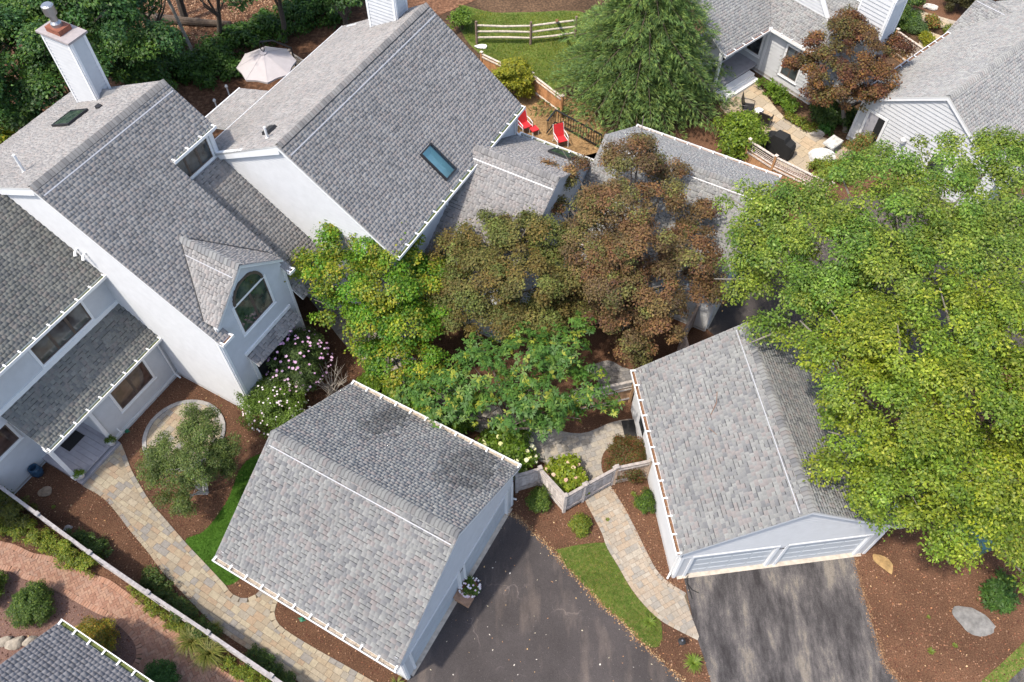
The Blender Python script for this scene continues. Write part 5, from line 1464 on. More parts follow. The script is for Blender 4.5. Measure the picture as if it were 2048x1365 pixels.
# big trees on the right
LB = [(8.77, 21.05, 7.00) + (1.1,), (9.15, 19.06, 7.20) + (1.25,), (8.18, 18.52, 6.20) + (.85,), (10.09, 20.09, 8.00) + (1.3,), (11.78, 20.42, 8.40) + (1.4,), (10.47, 18.01, 8.40) + (1.5,), (13.00, 19.27, 8.50) + (1.5,), (14.42, 22.98, 7.40) + (1.1,), (16.38, 23.25, 7.40) + (1.2,), (18.22, 23.39, 7.40) + (1.2,), (19.17, 22.58, 7.40) + (1.2,), (15.23, 20.02, 8.20) + (1.4,), (17.07, 19.78, 8.20) + (1.4,), (9.78, 16.97, 6.90) + (1.1,), (8.86, 16.25, 6.00) + (.65,), (10.71, 16.38, 7.80) + (1.2,), (11.99, 16.65, 8.50) + (1.4,), (14.10, 17.40, 8.60) + (1.4,), (15.90, 17.15, 8.40) + (1.4,), (8.55, 19.49, 6.70) + (.9,)]
bir = [(.17, .25, .035), (.22, .30, .04), (.13, .20, .03), (.28, .34, .07), (.10, .17, .03)]
tree('shade_tree', 'tall leafy green tree at right, reaching over the patio and garage ridge', 'tree', (16.19, 18.19, -0.00), LB, .26, (.22, .2, .17),
     foliage('crown', LB, .48, .95, .098, .062, 1.35, bir, (4, 4, 3, 2, 2), .2, .66, droop=.35, cpal=[(1, 1, 1), (1.15, 1.05, .9), (.85, 1.0, 1.0)]), seed=7, twigs=3, fork=.6)
LB = [(10.70, 14.46, 8.00) + (1.15,), (10.76, 13.01, 7.40) + (1.35,), (10.49, 12.07, 6.40) + (.9,), (10.63, 11.19, 5.40) + (.85,), (11.56, 13.72, 8.80) + (1.5,), (13.20, 14.50, 9.00) + (1.5,), (14.64, 14.31, 9.00) + (1.5,), (11.58, 11.85, 8.20) + (1.6,), (13.07, 12.22, 8.70) + (1.6,), (14.67, 12.23, 8.40) + (1.6,), (11.68, 10.98, 6.20) + (1.25,), (12.78, 10.93, 6.80) + (1.4,), (14.29, 10.77, 6.80) + (1.4,), (12.90, 10.15, 4.70) + (.9,), (11.62, 10.52, 5.00) + (.65,), (14.33, 9.86, 4.80) + (1.0,), (15.73, 9.86, 4.80) + (1.1,), (13.91, 9.47, 3.70) + (.6,), (16.18, 8.92, 3.40) + (.7,), (10.13, 14.68, 7.40) + (.8,), (15.52, 11.10, 6.80) + (1.3,)]
chart = [(.22, .29, .026), (.28, .34, .03), (.16, .225, .024), (.34, .38, .06), (.12, .18, .022)]
tree('shade_tree', 'tall chartreuse tree overhanging the streaky driveway garage at the right edge', 'tree', (16.21, 11.14, 0.00), LB, .26, (.2, .18, .15),
     foliage('crown', LB, .48, 1.0, .098, .06, 1.4, chart, (4, 3, 4, 2, 2), .2, .66, droop=.35, cpal=[(1, 1, 1), (1.12, 1.04, .9), (.82, .95, 1.0)]), seed=8, twigs=3, fork=.6)
# second copper maple by the patio
LB = [(16.59, 36.13, 4.40) + (.9,), (15.12, 34.80, 4.20) + (.8,), (17.23, 34.72, 4.40) + (1.0,), (19.20, 35.44, 3.60) + (.7,), (14.48, 34.12, 3.40) + (.7,), (15.62, 32.94, 4.00) + (1.0,), (17.65, 33.28, 3.60) + (.9,), (15.10, 32.85, 2.90) + (.75,), (16.79, 32.60, 2.80) + (.8,), (18.18, 32.78, 2.80) + (.6,), (14.19, 34.86, 3.20) + (.4,)]
cop2 = [(.16, .085, .032), (.125, .066, .03), (.20, .125, .036), (.095, .05, .03), (.135, .098, .032)]
tree('copper_maple', 'smaller round copper maple between the two upper right houses', 'tree', (17.46, 33.59, 0.00), LB, .12, (.2, .17, .14),
     foliage('crown', LB, .34, 1.2, .085, .07, 1.7, cop2, None, .32, .65, 'leaf_dull', cpal=[(1, 1, 1), (1.2, 1.0, .9), (.8, 1.1, .9), (.9, .65, .8)]), seed=9)

# conifer
def conifer(name, label, base, h, rad, pal, n=150, seed=2):
    t = thing(name, label, 'tree', base); b = np.array(base)
    mb = MB(); mb.col = (.12, .09, .07); mb.tube([b - (0, 0, .1), b + (0, 0, h)], [.2, .03], 8)
    Ps, Ns, Ts, Cs = [], [], [], []
    for k in range(n):
        f = (k + .5) / n; z = .5 + (h - .7) * f ** .9
        L = rad * (1 - z / h) ** .72 * RNG.uniform(.8, 1.1) + .2
        a = k * 2.39996; d = np.array([math.cos(a), math.sin(a), 0])
        s = np.linspace(.12, 1, 16)
        dr = -.28 * L * s ** 2 + .12 * L * s
        line = b + d * (L * s)[:, None] + np.array([0, 0, 1]) * (z + dr)[:, None]
        mb.tube([line[0], line[7], line[-1]], [.048, .028, .006], 4, cap=False)
        side = np.array([-d[1], d[0], 0])
        cb = RNG.uniform(.75, 1.2)
        for i in range(2, 16):
            wl = L * .42 * (1.05 - s[i]) + .16
            m = max(4, int(wl / .045))
            for sg in (-1, 1):
                u = RNG.uniform(.05, 1, m)[:, None]
                p = line[i] + (side * sg * .8 + d * .55) * wl * u - np.array([0, 0, 1]) * (.25 * wl * u ** 2) + RNG.normal(size=(m, 3)) * .018
                Ps.append(p); Ns.append(np.tile((0, 0, 1.0), (m, 1)) + RNG.normal(size=(m, 3)) * .35)
                Ts.append(np.tile(side * sg * .6 + d * .8 - np.array([0, 0, .35]), (m, 1)) + RNG.normal(size=(m, 3)) * .2)
                c = palette(m, pal, var=.2) * (.85 + .6 * u * (s[i] > .4))
                Cs.append(c * cb)
    P, N, T, Cc = np.vstack(Ps), unit(np.vstack(Ns)), unit(np.vstack(Ts)), np.vstack(Cs)
    rep = 2
    P = np.repeat(P, rep, 0) + RNG.normal(size=(len(P) * rep, 3)) * .02; N = unit(np.repeat(N, rep, 0) + RNG.normal(size=P.shape) * .2); T = unit(np.repeat(T, rep, 0) + RNG.normal(size=P.shape) * .17); Cc = np.repeat(Cc, rep, 0)
    mb.build('trunk', 'bark', t)
    link('crown', leaf_mesh('crown', P, N, T, .23 * RNG.uniform(.7, 1.3, len(P)), .030, Cc, 'leaf', .1), t)
    return t
conifer('hemlock_tree', 'broad feathery evergreen hemlock behind the rear wing', (6.72, 36.08, 0.00), 8.8, 5.8, [(.12, .20, .06), (.165, .25, .07), (.085, .15, .05), (.22, .29, .075)], 125)

# shrubs
def shrub(name, label, c, r, h, leaf, lw, pal, wts=None, group=None, rc=None, cover=2.0, cat='shrub', seed=1, dens=1.0, up=.5, flowers=None, cvar=.2, cpal=None, stems=5, mat='leaf'):
    """mounded bush: lobes packed in a dome of radius r and height h"""
    if c[1] > 24:
        leaf, lw = leaf * 1.4, lw * 1.4
    t = thing(name, label, cat, c, group)
    rg = random.Random(seed); lobes = []
    n = 7 if r > .5 else 4
    for k in range(n):
        a = 2 * math.pi * k / n + rg.uniform(-.3, .3); q = r * rg.uniform(.42, .62) if k else 0
        lobes.append((c[0] + q * math.cos(a), c[1] + q * math.sin(a), c[2] + h * (rg.uniform(.42, .6) if k else .66), r * rg.uniform(.42, .55)))
    lobes.append((c[0], c[1], c[2] + h * .4, r * .75))
    mb = MB(); mb.col = (.12, .09, .06)
    for k in range(stems):
        a = rg.uniform(0, 6.28); e = np.array(c) + (math.cos(a) * r * .5, math.sin(a) * r * .5, h * .7)
        mb.tube([np.array(c) - (0, 0, .05), (np.array(c) + e) / 2 + (0, 0, h * .1), e], [.025, .018, .006], 4)
    mb.build('stems', 'bark', t)
    fo = foliage('foliage', lobes, rc or max(.12, r * .3), dens, leaf, lw, cover, pal, wts, cvar, min(1.0, h / (2 * r) + .3), mat, up=up, cpal=cpal)
    link('foliage', fo, t)
    if flowers:
        n_, fr_, fpal, pet = flowers
        fm = MB()
        for k in range(n_):
            a = rg.uniform(0, 6.28); e = math.acos(rg.uniform(-.1, 1)); s = rg.uniform(.86, 1.04)
            p = np.array(c) + (r * s * math.sin(e) * math.cos(a), r * s * math.sin(e) * math.sin(a), h * .45 + h * .58 * s * math.cos(e))
            if p[2] < .1:
                continue
            col = rg.choice(fpal); f_ = fr_ * rg.uniform(.7, 1.2)
            if pet:
                nn = nrm((p - np.array(c)) + (0, 0, r)); x = nrm(np.cross(nn, (.3, .5, .1))); y = np.cross(nn, x)
                for j in range(5):
                    t0 = 2 * math.pi * j / 5
                    d = x * math.cos(t0) + y * math.sin(t0); s2 = x * math.cos(t0 + 1.57) + y * math.sin(t0 + 1.57)
                    fm.face([p, p + d * f_ * .6 + s2 * f_ * .38 + nn * .01, p + d * f_ + nn * .015, p + d * f_ * .6 - s2 * f_ * .38 + nn * .01], col)
            else:
                fm.rock(p, f_, f_, f_ * .8, seed=k, col=col, n=1)
        fm.build('flowers', 'flower', t, kind='stuff')
    return t
BOX = [(.09, .155, .024), (.12, .19, .028), (.065, .12, .022), (.155, .215, .032)]
BRT = [(.12, .21, .02), (.16, .25, .024), (.09, .17, .018)]
YEL = [(.30, .30, .022), (.24, .26, .02), (.36, .33, .03), (.18, .21, .02)]
DRK = [(.055, .105, .022), (.075, .13, .026), (.042, .085, .02), (.10, .15, .028)]
LVS = [(.15, .21, .024), (.21, .26, .028), (.11, .17, .022), (.27, .27, .035)]
shrub('arborvitae', 'rounded golden-yellow evergreen by the back fence', (0.11, 36.29, 0.00), 1.15, 2.4, .09, .05, YEL, None, rc=.3, seed=11, cover=1.8, up=.7)
shrub('boxwood', 'dark round clipped bush left of the orange-tipped shrub', (-16.55, 8.64, 0.00), .72, 1.1, .05, .03, DRK + BOX, None, 'clipped round bushes', .13, 1.7, seed=12, dens=1.3, cvar=.1)
shrub('boxwood', 'round clipped bush cut off by the left edge below the brick walk', (-18.37, 9.20, 0.00), .62, 1.0, .05, .03, BOX, None, 'clipped round bushes', .13, 1.7, seed=13, dens=1.3, cvar=.1)
shrub('spirea', 'round shrub with orange and yellow tips by the slate roof gutter', (-14.00, 7.38, 0.00), .80, 1.15, .05, .028, [(.24, .21, .022), (.15, .18, .022), (.34, .19, .03), (.38, .28, .025), (.10, .13, .02)], None, None, .18, 1.7, seed=14, cvar=.3, dens=1.2)
shrub('boxwood', 'round green bush at the bottom edge in the brick walk', (-11.49, 6.16, 0.00), .66, .9, .05, .03, [(.05, .13, .025), (.07, .16, .03), (.04, .10, .02)], None, 'clipped round bushes', .13, 1.7, seed=15, dens=1.3, cvar=.1)
shrub('boxwood', 'small round bush in the corner of the zigzag fence', (1.06, 12.61, 0.00), .50, .75, .05, .03, BOX, None, 'clipped round bushes', .13, 1.7, seed=16, dens=1.3, cvar=.1)
shrub('boxwood', 'smaller round bush beside the gate walk, near the driveway grass', (2.53, 11.70, 0.00), .42, .55, .05, .03, LVS, None, 'clipped round bushes', .13, 1.7, seed=17, dens=1.3, cvar=.1)
shrub('azalea', 'loose dark green bush against the garage wall right of the gate walk', (5.07, 12.61, 0.00), .45, .7, .05, .026, BRT + DRK, None, None, .14, 1.7, seed=18)
shrub('hydrangea', 'hydrangea with round cream flower heads behind the garage corner', (-0.24, 14.54, 0.00), 1.2, 1.25, .11, .075, BRT, None, None, .24, 1.7, seed=19, flowers=(44, .115, [(.72, .70, .40), (.66, .66, .33), (.75, .74, .52)], False))
shrub('hydrangea', 'yellow-leaved hydrangea with faded pink heads inside the zigzag fence', (2.08, 13.54, 0.00), .78, .95, .11, .08, [(.22, .29, .022), (.28, .32, .03), (.17, .24, .02)], None, None, .2, 1.7, seed=20, flowers=(16, .10, [(.60, .42, .30), (.55, .36, .26), (.66, .50, .36)], False))
shrub('barberry', 'reddish-green arching barberry leaning on the gate fence', (4.45, 14.33, 0.00), .92, 1.0, .06, .026, [(.12, .13, .03), (.17, .09, .03), (.08, .10, .025), (.20, .07, .035)], None, None, .2, 1.8, seed=21)
shrub('hydrangea', 'leafy green bush along the garage eave under the cherry tree', (-2.39, 15.94, 0.00), .95, 1.1, .10, .07, BRT, None, None, .22, 1.7, seed=22, flowers=(3, .1, [(.66, .66, .33)], False))
shrub('groundcover_bush', 'low bright bush at the back corner of the plain garage', (-5.78, 17.82, 0.00), .62, .6, .08, .055, BRT, None, None, .18, 1.7, seed=23)
shrub('groundcover_bush', 'long low green bush below the yellow-green maple', (-4.28, 17.10, -0.00), .85, .7, .08, .055, BRT, None, None, .2, 1.7, seed=24)
# rose of sharon, two bushes and a bare one
ros = [(.075, .12, .03), (.10, .15, .035), (.055, .09, .028)]
shrub('hibiscus', 'tall bush with pink flowers at the arched-window house entrance', (-8.58, 18.07, 0.00), 1.35, 3.0, .075, .036, ros, None, None, .26, 1.15, seed=25, flowers=(150, .06, [(.62, .40, .56), (.66, .48, .60), (.55, .33, .50)], True))
shrub('hibiscus', 'bush with white flowers between round patio and plain garage', (-9.35, 16.40, 0.00), 1.30, 1.9, .07, .04, [(.11, .18, .025), (.14, .22, .03), (.085, .14, .025)], None, None, .24, 1.15, seed=26, flowers=(130, .042, [(.78, .72, .70), (.72, .60, .63), (.8, .76, .74)], True))
t = thing('bare_shrub', 'leafless grey twiggy shrub right of the pink-flowered bush', 'shrub', (-7.34, 17.46, 0.00)); mb = MB(); mb.col = (.34, .30, .25); rg = random.Random(5); c = np.array((-7.34, 17.46, 0.00))
for k in range(26):
    a = rg.uniform(0, 6.28); q = rg.uniform(.3, .85); e = c + (q * math.cos(a), q * math.sin(a), rg.uniform(1.0, 1.9)); m1 = c + (e - c) * .5 + (0, 0, .2)
    mb.tube([c, m1, e], [.025, .016, .004], 4)
    for j in range(3):
        s = m1 + (e - m1) * rg.uniform(0, .8); mb.tube([s, s + np.array([rg.uniform(-.3, .3), rg.uniform(-.3, .3), rg.uniform(.1, .4)])], [.01, .003], 3)
mb.build('twigs', 'bark', t)
# serviceberry with white multi-stem trunk
LB = [(-12.35, 13.50, 2.60) + (.7,), (-11.12, 14.08, 3.20) + (.7,), (-11.06, 12.95, 2.90) + (.85,), (-12.48, 12.80, 2.00) + (.6,), (-10.35, 13.80, 2.60) + (.55,), (-12.20, 12.06, 1.50) + (.4,), (-13.14, 13.30, 2.00) + (.5,), (-11.73, 12.20, 1.40) + (.4,), (-11.48, 14.49, 3.20) + (.4,), (-10.66, 13.15, 2.30) + (.6,)]
t = thing('serviceberry', 'airy small tree with white forked stems on the round patio', 'tree', (-11.69, 13.12, 0.00)); mb = MB(); mb.col = (.55, .52, .48); b = np.array((-11.69, 13.12, 0.00)); rg = random.Random(8)
for k, l in enumerate(LB):
    e = np.array(l[:3]); m1 = b + (e - b) * .45 + np.array([rg.uniform(-.1, .1), rg.uniform(-.1, .1), .25])
    mb.tube([b + (rg.uniform(-.08, .08), rg.uniform(-.08, .08), -.05), m1, e], [.045, .032, .01], 6)
    for j in range(4):
        s = m1 + (e - m1) * rg.uniform(.2, 1); mb.tube([s, s + nrm((rg.gauss(0, 1), rg.gauss(0, 1), .4)) * l[3] * .9], [.014, .004], 4)
mb.build('trunk', 'bark', t)
link('crown', foliage('crown', LB, .27, 1.05, .058, .032, 1.5, [(.09, .135, .03), (.12, .17, .036), (.068, .105, .025), (.145, .175, .042)], None, .25, .7, droop=.3), t)
# hedges along the left fence
def hedge(name, label, pts, r, h, pal, leaf=.06, lw=.032, seed=1, cover=1.8, group=None):
    pl = smooth([p[:2] for p in pts], 5); t = thing(name, label, 'hedge', (pl[0][0], pl[0][1], 0), group); rg = random.Random(seed); lobes = []
    if pl[0][1] > 24:
        leaf, lw = leaf * 1.5, lw * 1.5
    mb = MB(); mb.col = (.12, .09, .06)
    for p in pl:
        rr = r * rg.uniform(.75, 1.15)
        lobes.append((p[0] + rg.uniform(-.1, .1), p[1] + rg.uniform(-.1, .1), h * rg.uniform(.35, .6), rr))
        mb.tube([(p[0], p[1], -.03), (p[0] + rg.uniform(-.1, .1), p[1] + rg.uniform(-.1, .1), h * .6)], [.02, .008], 4)
    mb.build('stems', 'bark', t)
    link('foliage', foliage('foliage', lobes, r * .42, .42, leaf, lw, cover, pal, None, .25, min(1, h / (2 * r) + .2)), t)
    return t
hedge('hedge', 'yellow-green shrubs between the upper brick walk edge and the fence', [(-18.81, 11.82, 0.00), (-17.85, 11.47, 0.00), (-16.87, 11.00, 0.00), (-15.90, 10.51, 0.00), (-15.05, 10.11, 0.00)], .36, .6, LVS, seed=1)
hedge('hedge', 'taller dark bush at the far left end of the fence', [(-19.60, 12.72, 0.00), (-18.83, 12.41, 0.00), (-18.04, 12.01, 0.00)], .45, .8, [(.10, .12, .022), (.14, .15, .025), (.06, .08, .02)], seed=2)
hedge('hedge', 'low dark shrubs on the bark side of the fence, upper group', [(-16.12, 11.23, 0.00), (-15.40, 11.00, 0.00), (-14.75, 10.63, 0.00)], .30, .5, DRK, seed=3)
hedge('hedge', 'dark shrubs between fence and tan walk, middle group', [(-12.98, 9.78, 0.00), (-12.45, 9.42, 0.00), (-11.98, 8.94, 0.00), (-11.46, 8.59, 0.00), (-10.92, 8.16, 0.00), (-10.33, 7.78, 0.00)], .30, .5, DRK + [(.12, .12, .03)], seed=4)
hedge('hedge', 'low grassy green edging on the brick side of the fence', [(-13.50, 9.34, 0.00), (-12.76, 8.88, 0.00), (-11.92, 8.33, 0.00), (-11.19, 7.82, 0.00)], .18, .25, LVS, leaf=.10, lw=.018, seed=5)
hedge('hedge', 'dark ground-hugging shrubs at the lower end of the tan walk', [(-8.91, 7.12, 0.00), (-8.35, 6.83, 0.00), (-7.80, 6.54, 0.00), (-7.24, 6.16, 0.00)], .26, .35, DRK, seed=6)
hedge('hedge', 'low green edging at the bottom end of the brick walk', [(-9.91, 7.02, 0.00), (-9.25, 6.67, 0.00), (-8.61, 6.38, 0.00), (-7.96, 6.03, 0.00)], .2, .28, LVS, leaf=.09, lw=.02, seed=7)
# grasses and single plants
def tuft(name, label, c, r, h, n, pal, group=None, cat='plant', w=.010):
    t = thing(name, label, cat, c, group); a = RNG.uniform(0, 2 * math.pi, n); s = RNG.uniform(.3, 1.0, n)
    V = np.zeros((n, 6, 3)); d = np.stack([np.cos(a), np.sin(a), np.zeros(n)], 1); sd_ = np.stack([-np.sin(a), np.cos(a), np.zeros(n)], 1) * w
    for k, (f, zf) in enumerate(((.05, 0.), (.45, .85), (1.0, .62))):
        p = np.array(c) + d * (r * f * s)[:, None]; p[:, 2] += h * zf * RNG.uniform(.8, 1.15, n) * (.6 + .4 * s)
        ww = (1, .9, .15)[k]; V[:, k * 2] = p - sd_ * ww; V[:, k * 2 + 1] = p + sd_ * ww
    F = np.concatenate([np.array([[0, 1, 3, 2]]) + 6 * i for i in range(n)] + [np.array([[2, 3, 5, 4]]) + 6 * i for i in range(n)])
    col = palette(n, pal, var=.25)
    link('leaves', mesh_quads('leaves', V.reshape(-1, 3), F, vcol=np.repeat(col, 6, 0), mat='leaf'), t)
    return t
FOU = [(.16, .19, .03), (.20, .21, .04), (.12, .15, .025), (.26, .24, .06)]
tuft('fountain_grass', 'fountain grass mound by the fence, upper of two on the brick walk', (-10.84, 7.52, 0.00), .72, .75, 420, FOU, 'fountain grass mounds')
tuft('fountain_grass', 'fountain grass mound by the fence, lower of two on the brick walk', (-10.19, 7.12, 0.00), .72, .75, 420, FOU, 'fountain grass mounds')
tuft('fountain_grass', 'small grass tuft on the tan walk side of the fence', (-10.24, 7.95, 0.00), .4, .4, 160, FOU, 'fountain grass mounds')
tuft('grass_clump', 'bright grass clump beside the streaky driveway at the bottom', (6.10, 6.83, 0.00), .42, .45, 200, [(.16, .26, .03), (.22, .3, .04)], 'loose grass clumps')
tuft('grass_clump', 'grass clump at the lower end of the driveway grass strip', (4.76, 8.19, 0.00), .34, .35, 150, [(.16, .24, .03), (.2, .26, .04)], 'loose grass clumps')
tuft('grass_clump', 'grassy weeds at the garage corner next to the plain driveway', (-3.82, 6.16, 0.00), .35, .35, 130, FOU, 'loose grass clumps')
for (pp, r, lab) in (((4.65, 13.02, 0.00), .16, 'small weedy sprig, upper one in the bed right of the gate walk'), ((4.69, 12.61, 0.00), .2, 'small weedy sprig, lower one in the bed right of the gate walk'), ((14.25, 7.24, 0.00), .18, 'tiny green sprig on bare bark below the grey boulder'), ((15.14, 7.45, 0.00), .12, 'faint sprig nearest the grey boulder'), ((14.51, 8.41, 0.00), .10, 'reddish sprig left of the grey boulder'), ((-17.30, 12.51, 0.00), .10, 'single weed beside the tan rock'), ((3.57, 12.01, 0.00), .10, 'tiny weed at the gate walk edge')):
    tuft('sprig', lab, pp, r, r * .9, 40, [(.14, .2, .03), (.2, .22, .04)], 'sprigs in the bark', w=.02)
shrub('fern', 'dark leafy fern clump at the lower right under the chartreuse tree', (17.13, 9.11, 0.00), .55, .55, .13, .04, [(.06, .13, .025), (.09, .17, .03)], None, None, .2, 1.6, seed=31)
shrub('fern', 'small leafy clump near the trunk at the right edge', (17.55, 9.65, 0.00), .3, .4, .10, .04, [(.07, .14, .025), (.1, .18, .03)], None, None, .14, 1.6, seed=32)
# patio planting
hedge('hedge', 'bright green perennials below the lap-sided wall by the patio', [(13.87, 37.00, 0.00), (14.23, 36.25, 0.00), (14.64, 35.58, 0.00), (14.96, 34.85, 0.00)], .42, .6, BRT, leaf=.09, lw=.045, seed=8)
hedge('hedge', 'low plants with brown patches along the curved patio edge', [(14.65, 34.65, 0.00), (15.20, 34.06, 0.00), (15.89, 33.59, 0.00)], .3, .3, LVS + [(.2, .12, .04)], seed=9)
shrub('dogwood', 'bright green shrub behind the garage roof, left of the black grill', (11.57, 31.95, 0.00), 1.35, 2.1, .10, .055, [(.16, .24, .022), (.21, .28, .026), (.11, .18, .02)], None, None, .32, 1.7, seed=33)
shrub('rhododendron', 'dark green bush under the smaller copper maple', (16.60, 34.45, 0.00), .9, 1.0, .09, .04, DRK, None, None, .22, 1.7, seed=34)
shrub('hosta', 'small bright green plant beside the copper maple trunk', (16.47, 33.59, 0.00), .4, .4, .12, .07, [(.06, .17, .03), (.09, .22, .04)], None, None, .14, 1.6, seed=35)
shrub('rhododendron', 'dark shrub at the corner of the sunlit gable house', (17.56, 33.98, -0.00), .6, .9, .08, .04, DRK, None, None, .2, 1.7, seed=36)
shrub('shrub_rose', 'loose pale green shrub in front of the open side door', (17.47, 31.22, 0.00), .8, 1.9, .06, .032, [(.13, .18, .04), (.17, .22, .05), (.3, .16, .05)], None, None, .22, .9, seed=37)
hedge('hedge', 'green and yellow ground plants behind the lattice panel', [(15.49, 30.50, 0.00), (16.46, 30.32, -0.00), (17.50, 30.50, 0.00)], .55, .5, LVS, seed=10)
shrub('juniper', 'low grey-green juniper in the top right bed', (23.37, 42.60, -0.00), .8, .5, .06, .02, [(.09, .15, .05), (.12, .19, .06)], None, None, .2, 1.9, seed=38)
shrub('perennial', 'yellow-green plant at the lattice fence in the top right bed', (23.84, 41.16, 0.00), .5, .5, .08, .04, YEL, None, None, .15, 1.7, seed=39)
shrub('perennial', 'orange and green plant beside the stone path, top right', (24.65, 42.74, 0.00), .5, .55, .08, .04, [(.25, .2, .04), (.13, .2, .03), (.35, .15, .05)], None, None, .15, 1.6, seed=40)
shrub('perennial', 'tuft of green at the end of the top right stone path', (25.41, 42.07, 0.00), .35, .4, .08, .03, LVS, None, None, .12, 1.6, seed=41)
shrub('yew', 'clipped brown-green bush at the top edge, right', (26.70, 44.34, 0.00), .95, 1.5, .05, .022, [(.075, .065, .02), (.06, .06, .02), (.1, .09, .025)], None, None, .22, 2.0, seed=42)
shrub('yew', 'dark green bush beyond the far right roof, top edge', (29.96, 45.11, 0.00), 1.0, 1.4, .06, .03, BOX, None, None, .24, 1.8, seed=43)
hedge('hedge', 'dark green planting beside the house chimney, top right', [(22.06, 41.87, 0.00), (22.83, 43.34, 0.00), (23.92, 45.11, 0.00)], .7, 1.1, DRK + BOX, seed=11)
hedge('hedge', 'green shrubs between the copper maple and the lap-sided house corner', [(23.01, 42.36, 0.00), (22.98, 43.34, 0.00)], .5, .6, BRT, seed=12)
shrub('vine', 'spindly bright green shrub along the right rake of the middle house', (-2.90, 42.36, 0.00), .7, 1.6, .08, .05, BRT, None, None, .2, 1.2, seed=44)
